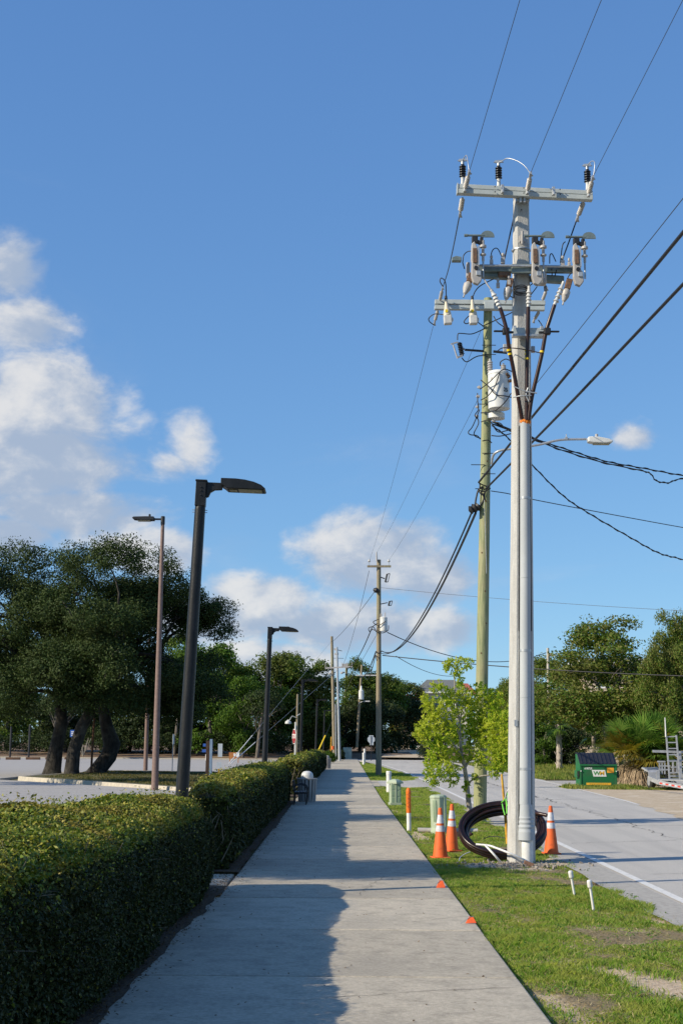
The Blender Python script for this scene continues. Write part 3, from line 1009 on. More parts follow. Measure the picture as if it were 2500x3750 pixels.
M_wood = mat('green treated pole wood', (0.30, 0.31, 0.17), (0.20, 0.23, 0.12), 0.85, scale=26, stretch=(1, 1, 0.07), bump=0.5, bscale=50, c3=(0.33, 0.29, 0.18), s3=0.7, lo=0.4, hi=0.6)
M_wood2 = mat('grey pole wood', (0.30, 0.25, 0.17), (0.19, 0.16, 0.11), 0.9, scale=22, stretch=(1, 1, 0.07), bump=0.4, bscale=40, c3=(0.24, 0.24, 0.15), s3=0.4)
M_knot = mat('wood knot', (0.12, 0.08, 0.045), None, 0.9)
M_arm = mat('crossarm fibreglass', (0.46, 0.50, 0.50), (0.40, 0.44, 0.44), 0.5, scale=5)
M_armdk = mat('switch arm steel', (0.20, 0.25, 0.25), (0.15, 0.19, 0.19), 0.5, 0.3, scale=9)
M_porc = mat('grey insulator', (0.44, 0.42, 0.40), (0.36, 0.34, 0.33), 0.4, scale=9)
M_poly = mat('black insulator', (0.012, 0.014, 0.020), None, 0.35)
M_white = mat('white cap', (0.58, 0.58, 0.57), (0.48, 0.48, 0.47), 0.45, scale=9)
M_cream = mat('cream arrester', (0.62, 0.56, 0.44), (0.52, 0.46, 0.36), 0.5, scale=7)
M_tank = mat('transformer paint', (0.66, 0.67, 0.66), (0.56, 0.57, 0.56), 0.42, scale=3, c3=(0.60, 0.60, 0.58), s3=2.0)
M_rust = mat('rusty bronze', (0.22, 0.12, 0.07), (0.12, 0.08, 0.06), 0.6, 0.3, scale=30)
M_riser = mat('brown cable jacket', (0.038, 0.013, 0.011), (0.022, 0.010, 0.009), 0.33, scale=30)
M_cable = mat('black cable', (0.016, 0.016, 0.018), None, 0.5)
M_wire = mat('wire', (0.07, 0.075, 0.085), None, 0.5, 0.5)
M_guard = mat('steel cable guard', (0.42, 0.445, 0.465), (0.35, 0.375, 0.395), 0.62, 0.0, scale=3, stretch=(1, 1, 0.35), c3=(0.38, 0.40, 0.42), s3=1.0, spec=0.3)
M_foam = mat('orange foam', (0.78, 0.24, 0.03), (0.55, 0.16, 0.02), 0.9, scale=60, bump=0.6, bscale=80)
M_yel = mat('yellow tape', (0.75, 0.52, 0.02), None, 0.5)
M_pvc = mat('white pvc', (0.72, 0.72, 0.70), (0.62, 0.62, 0.60), 0.45, scale=9)

# ---- black area lights along the hedge
def black_lamp(label, loc, h=4.42, lean=0.0):
    t = thing('street_lamp', label, 'street lamp', loc, 'black lamp posts along the hedge', (0, lean, 0))
    part('pole', MB().lathe([(0.072, -0.1), (0.072, 0.4), (0.058, h - 0.3), (0.056, h - 0.27)], n=20), M_black, t)
    part('tenon_cover', MB().box((0, 0, h - 0.13), (0.115, 0.115, 0.28)).box((0, 0, h + 0.012), (0.13, 0.13, 0.02)), M_black, t, bevel=0.006)
    for z in (h - 0.06, h - 0.10, h - 0.15):
        part('bolt', MB().lathe([(0.008, 0), (0.008, 0.012)], (0, -0.0575, z), (0, -1, 0), 8), M_dark, t)
    for z in (h - 0.31, h - 0.335):
        part('set_screw', MB().tube([(-0.082, 0, z), (0.082, 0, z)], 0.004, 6), M_galv, t)
    g = [(0.056, h), (0.23, h), (0.23, h - 0.075), (0.15, h - 0.082), (0.105, h - 0.11), (0.085, h - 0.16), (0.056, h - 0.17)]
    part('bracket', MB().prism(g, -0.028, 0.028), M_black, t, bevel=0.004)
    # head: a thin shell with a curved back
    top = [(0.20, h + 0.035), (0.36, h + 0.036), (0.46, h + 0.028), (0.56, h + 0.008), (0.64, h - 0.022), (0.69, h - 0.062)]
    bot = [(0.675, h - 0.075), (0.27, h - 0.075), (0.23, h - 0.045), (0.20, h - 0.03)]
    hd = part('head', MB().prism([(x + 0.02, z) for x, z in top + bot], -0.14, 0.14), M_black, t, bevel=0.006)
    part('lens', MB().box((0.54, 0, h - 0.077), (0.25, 0.21, 0.008)), M_lens, hd, bevel=0.002)
    part('lens', MB().box((0.355, 0, h - 0.077), (0.08, 0.10, 0.007)), M_lens, hd, bevel=0.002)
    part('fin', MB().box((0.44, 0, h + 0.035), (0.06, 0.05, 0.025)), M_black, hd, bevel=0.004)
    return t
L0 = black_lamp('nearest and tallest looking black lamp post, rising from the end of the first hedge', (-1.70, 14.75, 0), 4.42, 0.037)
for lab, loc, ln in (('second black lamp post, standing in front of green trees behind the second hedge', (-1.86, 34.0, 0), 0.025),
                     ('third black lamp post, dark against the trees beyond the stop sign', (-1.76, 62.0, 0), 0.015),
                     ('fourth black lamp post, a thin grey line left of the far wooden poles', (-1.57, 90.0, 0), 0.02),
                     ('fifth and farthest lamp post, beside the yellow guy guard', (-1.42, 120.0, 0), 0.02)):
    c = dup(L0, lab)
    c.location = loc
    c.rotation_euler = (0, ln, 0)

t = thing('street_lamp', 'tall thin brown parking lot lamp with its head pointing left', 'street lamp', (-6.31, 47.7, 0), 'brown parking lot lamps')
def brown_lamp(t, h, s=1):
    part('pole', MB().lathe([(0.125, -0.1), (0.125, 0.0), (0.12, 0.5), (0.062, h - 0.25), (0.06, h - 0.2)], n=16), M_brown, t)
    part('pole_cap', MB().lathe([(0.075, h - 0.22), (0.075, h + 0.06), (0.06, h + 0.075)], n=14), M_dark, t)
    part('arm', MB().tube([(0, 0, h - 0.03), (-0.33 * s, 0, h - 0.03)], 0.035, 8), M_dark, t)
    hd = part('head', MB().prism([(-0.30 * s, h + 0.04), (-0.30 * s, h - 0.075), (-0.62 * s, h - 0.09), (-1.02 * s, h - 0.05), (-1.07 * s, h - 0.01), (-1.02 * s, h + 0.03), (-0.6 * s, h + 0.045)], -0.2, 0.2), M_dark, t, bevel=0.012)
    part('lens', MB().box((-0.66 * s, 0, h - 0.092), (0.44, 0.3, 0.02)), M_lens, hd)
    part('photocell', MB().lathe([(0.04, 0), (0.04, 0.1), (0.028, 0.12)], (-0.47 * s, 0, h + 0.03), n=10), M_dark, hd)
brown_lamp(t, 9.4)
t2 = thing('street_lamp', 'brown lamp pole standing on the far kerb, its head hidden in the oak crown', 'street lamp', (-10.789,77.395,0.000), 'brown parking lot lamps')
brown_lamp(t2, 9.4, -1)

# ---- the white concrete pole
WX, WY = 2.545, 19.62
wp = thing('utility_pole', 'white square concrete utility pole with a grey cable guard and switchgear near its top', 'utility pole', (WX, WY, 0), 'utility poles')
mb = MB()
prev = None
rows = []
for z, hw, cx in ((-0.4, 0.172, -0.005), (0.0, 0.170, 0.0), (4.84, 0.138, 0.075), (8.15, 0.115, 0.115), (9.83, 0.103, 0.135)):
    ch = hw * 0.26
    q = [(-hw + ch, -hw), (hw - ch, -hw), (hw, -hw + ch), (hw, hw - ch), (hw - ch, hw), (-hw + ch, hw), (-hw, hw - ch), (-hw, -hw + ch)]
    a = R(7)
    rows.append([(cx + x * math.cos(a) - y * math.sin(a), x * math.sin(a) + y * math.cos(a), z) for x, y in q])
vs = [p for r_ in rows for p in r_]
fs = [(k * 8 + i, k * 8 + (i + 1) % 8, (k + 1) * 8 + (i + 1) % 8, (k + 1) * 8 + i) for k in range(4) for i in range(8)] + [tuple(range(8))[::-1], tuple(range(32, 40))]
mb.add(vs, fs)
part('shaft', mb, M_cpole, wp)
def px(z):          # where the middle of the shaft stands at height z
    return float(np.interp(z, [0, 4.84, 8.15, 9.83], [0, 0.075, 0.115, 0.135])), float(np.interp(z, [0, 4.84, 8.15, 9.83], [0.17, 0.138, 0.115, 0.103]))
# steel guard over the cables, flared foot, pvc stub below it
mb = MB()
gpts = []
for z in (0.78, 2.6, 4.4, 6.24):
    cx, hw = px(z)
    gpts.append((cx + 0.03, -hw - 0.035 , z))
gd = part('cable_guard', MB().tube(gpts, [0.082, 0.078, 0.074, 0.070], 20), M_guard, wp)
for z in (2.25, 3.95):
    cx, hw = px(z)
    part('guard_joint', MB().lathe([(0.0825 - 0.0016 * z, 0), (0.085 - 0.0016 * z, 0.012)], (cx + 0.03, -hw - 0.035, z), n=18), M_guard, gd)
for i in range(9):
    z = 0.9 + i * 0.62
    cx, hw = px(z)
    part('strap_bolt', MB().lathe([(0.009, 0), (0.009, 0.012)], (cx - 0.05, -hw - 0.004, z), (0, -1, 0), 6), M_dark, gd)
mb = MB()
for z in (0.9, 3.6, 6.2):
    pass
for z0, z1 in ((0.5, 3.2), (3.2, 6.2)):
    (c0, h0), (c1, h1) = px(z0), px(z1)
    mb.bar((c0 - 0.056, -h0 - 0.008, z0), (c1 - 0.046, -h1 - 0.008, z1), 0.016, 0.012, (0, -1, 0))
    mb.bar((c0 + 0.118, -h0 - 0.008, z0), (c1 + 0.104, -h1 - 0.008, z1), 0.018, 0.014, (0, -1, 0))  # right flange bar: dark colour stands in for the guard's shaded side
part('guard_flange_and_shade', mb, M_dark, wp, kind='stuff')
bell = MB().lathe([(0.084, 0.78), (0.094, 0.62), (0.100, 0.60), (0.095, 0.57), (0.104, 0.54), (0.098, 0.51), (0.108, 0.48), (0.102, 0.45), (0.112, 0.41), (0.114, 0.30)], (0.05, -0.215, 0), n=22)
part('guard_bell', bell, M_guard, wp)
part('pvc_sleeve', MB().tube([(0.06, -0.215, -0.15), (0.06, -0.215, 0.34)], 0.08, 18), M_pvc, wp)
mb = MB()
for i in range(14):
    a = 6.283 * i / 14
    mb.lathe([(0.012, -0.02), (0.028, 0.01), (0.02, 0.035), (0.004, 0.045)], (0.128 + 0.055 * math.cos(a), -0.165 + 0.055 * math.sin(a), 6.24 + 0.01 * math.sin(i * 2.2)), n=8)
mb.lathe([(0.07, -0.02), (0.065, 0.02)], (0.128, -0.165, 6.24), n=14)
part('foam_seal', mb, M_foam, wp)
for z in (1.25, 2.9, 5.1):
    cx, hw = px(z)
    part('strap', MB().lathe([(0.086 - 0.0016 * z, 0), (0.086 - 0.0016 * z, 0.035)], (cx + 0.03, -hw - 0.035, z), n=18), M_galv, gd)
part('pole_tag', MB().box((px(1.9)[0] - 0.10, -px(1.9)[1] - 0.02, 1.9), (0.045, 0.006, 0.09)), M_galv, wp)
# top crossarm : two stacked fibreglass channels
AY = 19.36
mb = MB()
cz0, cz1 = 9.80, 9.72
def along(x):       # height of the crossarm's middle at world x
    return 9.795 + (9.725 - 9.795) * (x - 1.70) / 2.02
ca = part('crossarm', MB().bar((1.70, AY, along(1.70) + 0.038), (3.72, AY + 0.05, along(3.72) + 0.038), 0.10, 0.068), M_arm, wp, bevel=0.006, world=True)
part('lower_channel', MB().bar((1.70, AY, along(1.70) - 0.040), (3.72, AY + 0.05, along(3.72) - 0.040), 0.11, 0.072), M_arm, ca, bevel=0.006, world=True)
part('end_cap', MB().bar((1.685, AY, along(1.69)), (1.70, AY, along(1.7)), 0.12, 0.16), M_arm, ca, world=True)
part('mounting_plate', MB().box((2.68, 19.46, 9.70), (0.20, 0.09, 0.10)).box((2.64, 19.40, 9.66), (0.03, 0.05, 0.10)).box((2.70, 19.40, 9.66), (0.03, 0.05, 0.10)), M_galv, ca, world=True)
for x in (1.80, 2.36, 2.73, 3.12, 3.64):
    part('clevis', MB().box((x, AY - 0.075, along(x)), (0.045, 0.05, 0.135)).box((x, AY - 0.11, along(x) - 0.045), (0.03, 0.05, 0.05)), M_galv, ca, bevel=0.005, world=True)
for x in (2.25, 3.22, 2.68):
    for dz in (-0.04, 0.04):
        part('bolt', MB().lathe([(0.009, 0), (0.009, 0.015)], (x, AY - 0.056, along(x) + dz), (0, -1, 0), 6), M_dark, ca, world=True)
# line post insulators with ribbed black bodies
for x in (1.775, 2.315, 3.645):
    z = along(x) + 0.07
    ip = part('post_insulator', MB().lathe([(0.028, 0), (0.03, 0.02), (0.026, 0.10), (0.03, 0.12)], (x, AY, z), n=14), M_white, wp, world=True)
    pr_ = [(0.03, 0.12)]
    for k in range(5):
        b_ = 0.125 + 0.038 * k
        pr_ += [(0.034, b_), (0.052, b_ + 0.010), (0.052, b_ + 0.018), (0.032, b_ + 0.034)]
    pr_ += [(0.026, 0.33)]
    part('ribbed_body', MB().lathe(pr_, (x, AY, z), n=16), M_poly, ip, world=True)
    part('top_clamp', MB().lathe([(0.024, 0.33), (0.026, 0.37), (0.02, 0.385)], (x, AY, z), n=12).bar((x - 0.055, AY, z + 0.395), (x + 0.055, AY - 0.01, z + 0.40), 0.03, 0.035).tube([(x - 0.075, AY, z + 0.39), (x + 0.075, AY - 0.01, z + 0.385)], 0.008, 6), M_galv, ip, world=True)
def strain(a, b, parent, m=M_porc):
    """suspension insulator: skirted rod with a clamp at the far end"""
    a, b = Vector(a), Vector(b)
    d = b - a
    L = d.length
    pr_ = [(0.012, 0), (0.02, 0.06 * L)]
    k = 7
    for i in range(k):
        h0 = L * (0.10 + 0.58 * i / k)
        s = L * 0.58 / k
        pr_ += [(0.024, h0), (0.039, h0 + s * 0.25), (0.039, h0 + s * 0.45), (0.024, h0 + s * 0.95)]
    pr_ += [(0.018, 0.72 * L), (0.012, 0.8 * L)]
    si = part('strain_insulator', MB().lathe(pr_, a, d, 12), m, parent, world=True)
    part('dead_end_clamp', MB().bar(a + d * 0.78, a + d * 1.0, 0.035, 0.05).tube([a + d * 0.86 + Vector((0, 0, 0.0)), a + d * 0.95 + Vector((0.03, 0, -0.035))], 0.012, 6), M_galv, si, world=True)
strain((1.80, AY - 0.10, 9.76), (1.839,18.950,9.915), wp)
strain((2.73, AY - 0.10, 9.74), (2.738,18.950,9.893), wp)
strain((3.64, AY - 0.08, 9.70), (3.657,18.980,9.858), wp)
strain((1.78, AY + 0.08, 9.70), (1.774,19.900,9.589), wp)
strain((3.60, AY + 0.10, 9.66), (3.580,20.000,9.573), wp)
strain((2.62, AY + 0.22, 9.52), (2.610,19.950,9.594), wp)
# jumpers from the posts to the line clamps
def jumper(pts, r=0.006, m=None, parent=None, name='jumper'):
    part(name, MB().tube(curve(pts, 6), r, 6), m or M_wire, parent, world=True)
jumper([(1.775, AY, 10.255), (1.791,19.200,10.240), (1.814,19.100,10.216), (1.824,19.000,10.043), (1.836,18.970,9.911)], 0.007, M_galv, wp)
jumper([(2.315, AY, 10.24), (2.353,19.300,10.216), (2.423,19.200,10.223), (2.551,19.100,10.145), (2.658,19.000,10.016), (2.724,18.970,9.901)], 0.007, M_galv, wp)
jumper([(3.645, AY, 10.16), (3.622,19.200,10.126), (3.666,19.100,10.146), (3.690,19.000,10.068), (3.669,19.000,9.867)], 0.007, M_galv, wp)
part('step_bolt', MB().tube([(2.668,19.500,9.540), (2.652,19.380,9.491)], 0.012, 8), M_dark, wp, world=True)
part('upper_bracket', MB().box((2.665, 19.47, 9.07), (0.07, 0.08, 0.10)).tube([(2.665, 19.44, 8.98), (2.665, 19.40, 9.16)], 0.02, 8), M_porc, wp, world=True)
part('band', MB().lathe([(0.148, 0), (0.148, 0.02)], (px(8.93)[0] + WX, WY, 8.93), n=8), M_galv, wp, world=True)

# switchgear: tube and box arms carrying three pole-top switches
part('operating_rod', MB().tube([(2.011,19.300,8.585), (3.411,19.340,8.594)], 0.018, 10), M_galv, wp, world=True)
sa = part('switch_arm', MB().bar((1.994,19.420,8.573), (3.411,19.460,8.586), 0.09, 0.10), M_armdk, wp, bevel=0.01, world=True)
part('clamp_plate', MB().box((2.639,19.380,8.564), (0.30, 0.06, 0.14)), M_armdk, sa, bevel=0.008, world=True)
la = part('lower_arm', MB().bar((2.051,19.500,8.521), (2.469,19.520,8.506), 0.12, 0.12), M_armdk, wp, bevel=0.02, world=True)
part('lower_arm', MB().bar((2.791,19.550,8.485), (3.293,19.580,8.466), 0.12, 0.11), M_armdk, wp, bevel=0.02, world=True)
part('gear_box', MB().box((2.929,19.440,8.431), (0.17, 0.14, 0.19)).lathe([(0.02, 0), (0.02, 0.12)], (2.990,19.400,8.320), (0, -0.4, -1), 8), M_porc, wp, bevel=0.025, world=True)
part('gear_box', MB().box((2.392,19.460,8.527), (0.19, 0.12, 0.14)), M_rust, wp, bevel=0.02, world=True)
part('vent_box', MB().prism([(1.60, 8.64), (1.74, 8.64), (1.74, 8.70), (1.66, 8.715), (1.60, 8.69)], 19.25, 19.35), M_armdk, wp, bevel=0.006, world=True)
part('end_plate', MB().box((1.851,19.450,8.561), (0.05, 0.12, 0.22)), M_porc, wp, bevel=0.01, world=True)
def pole_switch(bx, by, Yd, px_):
    """bx,by = where its foot meets the arm"""
    u = part('switch_unit', MB().prism([(-0.06, -0.14), (-0.03, -0.24), (0.04, -0.27), (0.095, -0.20), (0.09, -0.06), (0.055, -0.02), (0.055, 0.10), (0.035, 0.30), (-0.01, 0.40), (-0.05, 0.36), (-0.06, 0.12), (-0.05, 0.08)], -0.045, 0.045, lambda v: Vector((bx + v.x, Yd + v.y, by + v.z))), M_porc, wp, bevel=0.012, world=True)
    part('inner_blade', MB().box((bx - 0.005, Yd - 0.06, by + 0.17), (0.06, 0.02, 0.22)), M_rust, u, bevel=0.004, world=True)
    part('latch', MB().box((bx + 0.045, Yd - 0.05, by - 0.10), (0.07, 0.03, 0.07)), M_galv, u, bevel=0.006, world=True)
    part('hinge', MB().lathe([(0.03, 0), (0.03, 0.035)], (bx + 0.01, Yd - 0.075, by - 0.02), (0, 1, 0), 10), M_dark, u, world=True)
    part('side_bar', MB().bar((bx + 0.05, Yd - 0.055, by + 0.02), (bx + 0.05, Yd - 0.055, by + 0.32), 0.022, 0.02), M_galv, u, world=True)
    part('side_insulator', MB().lathe([(0.02, 0.10), (0.02, 0.18), (0.045, 0.19), (0.045, 0.21), (0.02, 0.22), (0.022, 0.30), (0.05, 0.31), (0.05, 0.34), (0.022, 0.36), (0.022, 0.42)], (bx + 0.12, Yd - 0.01, by), n=12), M_porc, u, world=True)
    part('side_rod', MB().tube([(bx + 0.12, Yd - 0.01, by - 0.15), (bx + 0.12, Yd - 0.01, by + 0.14)], 0.014, 8), M_galv, u, world=True)
    part('contact', MB().box((bx + 0.0, Yd, by + 0.43), (0.09, 0.08, 0.10)).bar((bx, Yd, by + 0.42), (bx + 0.13, Yd, by + 0.36), 0.06, 0.05).box((bx + 0.10, Yd, by + 0.43), (0.05, 0.06, 0.08)), M_dark, u, bevel=0.01, world=True)
    part('top_bar', MB().tube([(bx - 0.15, Yd, by + 0.50), (bx + 0.14, Yd, by + 0.50)], 0.018, 8).lathe([(0.024, 0), (0.024, 0.05)], (bx - 0.155, Yd, by + 0.50), (1, 0, 0), 8), M_armdk, u, world=True)
    arc = [(0.10, 0.475)] + [(0.19 + 0.10 * math.cos(a), 0.49 + 0.085 * math.sin(a)) for a in [math.pi * (1 - k / 8) for k in range(9)]] + [(0.29, 0.475)]
    part('arc_plate', MB().prism([(bx + x, by + z) for x, z in arc], Yd - 0.012, Yd + 0.012), M_armdk, u, world=True)
s_ = ((1.937,19.300,8.530), (2.826,19.300,8.529), (3.439,19.320,8.528))
for i, q in enumerate(s_):
    pole_switch(q[0], q[2], q[1] - 0.05, i)
def hanging_contact(top, bot, w=0.075):
    top, bot = Vector(top), Vector(bot)
    h = part('lower_contact', MB().bar(top, top + (bot - top) * 0.45, 0.09, 0.10, (0, -1, 0)), M_rust, wp, bevel=0.01, world=True)
    part('bell_end', MB().lathe([(0.035, 0), (0.065, 0.05), (0.06, 0.12), (0.03, 0.20), (0.012, 0.22), (0.012, 0.27)], top + (bot - top) * 0.42, bot - top, 12), M_porc, h, world=True)
hanging_contact((1.898,19.360,8.466), (1.793,19.300,8.162))
hanging_contact((2.482,19.440,8.427), (2.413,19.400,8.125))
hanging_contact((3.352,19.400,8.408), (3.248,19.350,8.053))
# ring of spare wire, small fittings
mb = MB()
for k in range(5):
    c = Vector((2.615,19.330,8.221)) + Vector((0, -0.01 * k, -0.012 * k))
    mb.tube([c + Vector((0.105 * math.cos(a), 0.01 * math.sin(3 * a + k), 0.055 * math.sin(a) + 0.03 * (k % 2))) for a in [6.283 * q / 20 for q in range(21)]], 0.006, 5)
part('wire_coil', mb, M_cable, wp, world=True)
for q, w in (((1.958,19.300,8.602), .05), ((2.192,19.360,8.659), .05), ((2.362,19.360,8.682), .06), ((3.245,19.360,8.647), .06), ((3.339,19.340,8.628), .04), ((2.452,19.400,8.358), .05), ((2.290,19.400,8.314), .05)):
    part('fitting', MB().box(q, (w, 0.05, w * 1.6)).lathe([(w * .3, 0), (w * .5, .03), (w * .3, .06)], Vector(q) + Vector((0, 0, w)), n=8), M_porc, wp, bevel=0.006, world=True)
loops = [
    [(1.765,19.350,8.644), (1.782,19.350,8.758), (1.843,19.350,8.818), (1.911,19.300,8.804)], [(1.765,19.350,8.644), (1.795,19.380,8.557)],
    [(2.191,19.360,8.651), (2.193,19.360,8.795), (2.234,19.360,8.868), (2.291,19.360,8.864), (2.347,19.360,8.745)],
    [(3.055,19.360,8.645), (3.061,19.360,8.768), (3.094,19.360,8.794), (3.148,19.360,8.676)],
    [(3.213,19.360,8.659), (3.257,19.400,8.938), (3.289,19.340,8.980)],
    [(2.222,19.400,8.411), (2.038,19.400,8.312), (1.967,19.500,8.261), (1.979,20.000,8.345)],
    [(2.525,19.400,8.380), (2.526,19.420,8.239), (2.526,19.400,8.118)], [(2.442,19.400,8.210), (2.474,19.400,8.147), (2.535,19.380,8.111)],
    [(1.993,19.250,8.512), (2.044,19.250,8.407), (2.108,19.220,8.272), (2.157,19.200,8.190)],
    [(3.299,19.300,8.385), (3.341,19.300,8.457), (3.394,19.300,8.487)], [(3.092,19.400,8.575), (3.102,19.450,8.487)], [(3.161,19.400,8.563), (3.143,19.450,8.479)],
    [(2.782,19.500,8.353), (2.864,19.500,8.417)], [(2.802,19.600,8.238), (2.898,19.600,8.367)]]
for k, lp in enumerate(loops):
    jumper(lp, 0.011 if k == 8 else 0.008, M_cable if k != 8 else M_porc, wp)
# three brown risers fan out from the guard to skirted terminations
def riser(pts, bands):
    c = curve(pts, 8)
    rs = part('riser_cable', MB().tube(c, 0.030, 10), M_riser, wp, world=True)
    for bx_ in bands:
        b_ = Vector(bx_)
        part('tape_band', MB().lathe([(0.034, -0.014), (0.034, 0.014)], b_, (c[10] - c[0]), 10), M_yel, rs, world=True)
    return rs
def termination(a, b):
    a, b = Vector(a), Vector(b)
    d = b - a
    L = d.length
    pr_ = [(0.026, 0), (0.026, 0.08 * L)]
    for i in range(4):
        h0 = L * (0.14 + 0.17 * i)
        pr_ += [(0.022, h0), (0.044, h0 + 0.006), (0.027, h0 + 0.04), (0.022, h0 + 0.07)]
    pr_ += [(0.018, 0.88 * L), (0.022, 0.9 * L), (0.022, L)]
    part('cable_termination', MB().lathe(pr_, a, d, 12), M_white, wp, world=True)
riser([(2.620,19.420,6.286), (2.564,19.360,6.577), (2.487,19.300,7.012), (2.420,19.240,7.324), (2.389,19.200,7.539), (2.344,19.200,7.733), (2.294,19.200,7.899)], [(2.419,19.240,7.275), (2.435,19.250,7.220)])
riser([(2.681,19.400,6.269), (2.688,19.380,6.666), (2.696,19.360,7.114), (2.706,19.340,7.439), (2.713,19.300,7.760), (2.717,19.280,7.945)], [(2.695,19.360,7.308), (2.698,19.360,7.250), (2.697,19.360,7.180)])
riser([(2.713,19.400,6.269), (2.760,19.360,6.599), (2.845,19.300,6.974), (2.907,19.260,7.252), (2.962,19.220,7.550), (3.019,19.200,7.739), (3.090,19.200,7.951)], [(2.904,19.260,7.260)])
termination((2.294,19.200,7.899), (2.165,19.200,8.181))
termination((2.717,19.280,7.945), (2.734,19.280,8.264))
termination((3.090,19.200,7.951), (3.236,19.240,8.321))
cb = part('cable_bracket', MB().bar((2.488,19.380,7.595), (2.958,19.400,7.597), 0.12, 0.10), M_arm, wp, bevel=0.008, world=True)
part('lip', MB().bar((2.486,19.370,7.530), (2.947,19.390,7.531), 0.13, 0.035), M_galv, cb, bevel=0.004, world=True)
for qx in (1882, 1933, 1982):
    pass
for q in ((2.519,19.360,7.652), (2.724,19.360,7.645), (2.921,19.360,7.647)):
    part('lug', MB().box(q, (0.05, 0.06, 0.05)), M_galv, cb, bevel=0.006, world=True)
for q, sx in (((2.376,19.220,7.553), -1), ((2.978,19.220,7.554), 1)):
    part('cable_cleat', MB().box(q, (0.10, 0.09, 0.10)).box(Vector(q) + Vector((sx * 0.11, 0, 0)), (0.14, 0.05, 0.025)).box(Vector(q) + Vector((-sx * 0.07, 0.05, 0)), (0.1, 0.03, 0.04)), M_cable, wp, bevel=0.015, world=True)
part('back_bracket', MB().box((2.499,19.780,7.464), (0.20, 0.05, 0.12)), M_galv, wp, bevel=0.01, world=True)
part('back_bracket', MB().box((2.847,19.780,7.446), (0.06, 0.05, 0.10)), M_galv, wp, bevel=0.01, world=True)
jumper([(2.294,19.600,7.367), (2.363,19.500,7.384), (2.504,19.340,7.334), (2.682,19.330,7.308), (2.888,19.240,7.233)], 0.008, M_riser, wp)
mb = MB()
for q in ([(2.491,19.300,6.745), (2.645,19.270,6.669), (2.820,19.250,6.633)], [(2.494,19.400,6.608), (2.589,19.300,6.603), (2.748,19.300,6.613)], [(2.698,19.300,6.727), (2.668,19.300,6.624), (2.707,19.300,6.522)]):
    mb.tube(curve(q, 5), 0.010, 5)
part('tie_strap', mb, M_galv, wp, world=True)

# ---- the round wooden pole behind it
gp = thing('utility_pole', 'round greenish wooden utility pole with a white transformer, behind the white concrete pole', 'utility pole', (2.995, 29.8, 0), 'utility poles')
mb = MB()
gz = [-0.3, 0, 2, 4, 5.9, 8.6, 11.6]
mb.tube([(0 + 0.0255 * z, 0, z) for z in gz], [0.143, 0.142, 0.135, 0.128, 0.12, 0.107, 0.095], 20)
part('shaft', mb, M_wood, gp)
for z, a in ((3.55, -0.3), (4.9, 0.2), (5.75, -0.5), (6.9, 0.1), (7.8, 0.3), (9.6, 0.4), (10.2, -.1), (2.6, -.2), (4.2, .5), (9.2, -.3)):
    r_ = 0.142 - 0.0041 * z + 0.001
    part('knot', MB().lathe([(0.022, -0.01), (0.02, 0.003)], (0.0255 * z + r_ * math.sin(a), -r_ * math.cos(a), z), (math.sin(a), -math.cos(a), 0), 9), M_knot, gp)
for k in range(9):
    z = 1.1 + 0.23 * k + 0.05 * math.sin(k * 3)
    a = -0.5 + 0.22 * ((k * 5) % 7)
    r_ = 0.142 - 0.0041 * z + 0.001
    part('staple', MB().box((0.0255 * z + r_ * math.sin(a), -r_ * math.cos(a), z), (0.02, 0.012, 0.008)), M_dark, gp)
part('pole_tag', MB().box((0.0255 * 1.75 + 0.02, -0.139, 1.75), (0.05, 0.006, 0.07)), M_galv, gp)
ca = part('crossarm', MB().bar((2.066,29.620,11.440), (4.558,29.660,11.449), 0.13, 0.10), M_arm, gp, bevel=0.006, world=True)
part('lower_channel', MB().bar((2.059,29.610,11.308), (4.542,29.650,11.317), 0.13, 0.09), M_arm, ca, bevel=0.006, world=True)
part('mounting_plate', MB().box((3.285,29.550,11.357), (0.22, 0.05, 0.17)), M_arm, ca, bevel=0.006, world=True)
strain((2.178,29.550,11.463), (2.199,29.000,11.582), gp)
strain((2.139,29.700,11.287), (2.079,30.100,11.059), gp)
strain((4.487,29.550,11.482), (4.527,29.100,11.617), gp)
strain((4.431,29.700,11.274), (4.343,30.100,11.143), gp)
for bx_, nm in ((1632, 0), (1729, 0)):
    pass
for q0, q1 in (((2.306,29.450,11.482), (2.352,29.450,10.858)), ((2.895,29.450,11.487), (2.921,29.450,10.862))):
    q0, q1 = Vector(q0), Vector(q1)
    d = q1 - q0
    L = d.length
    ar = part('arrester', MB().lathe([(0.02, 0), (0.03, 0.1 * L), (0.055, 0.36 * L), (0.085, 0.55 * L), (0.09, 0.66 * L)], q0, d, 16), M_cream, gp, world=True)
    part('arrester_base', MB().bar(q0 + d * 0.66, q0 + d * 0.98, 0.18, 0.17, (0, -1, 0)).box(q0 + d * 0.8 + Vector((0.1, 0, 0)), (0.05, 0.06, 0.09)), M_white, ar, bevel=0.02, world=True)
    part('warning_tag', MB().box(q0 + d * 0.52 + Vector((-0.02, -0.09, 0)), (0.06, 0.004, 0.07)), M_yel, ar, world=True)
    part('top_clamp', MB().lathe([(0.03, -0.05), (0.035, 0.03)], q0, d, 10), M_dark, ar, world=True)
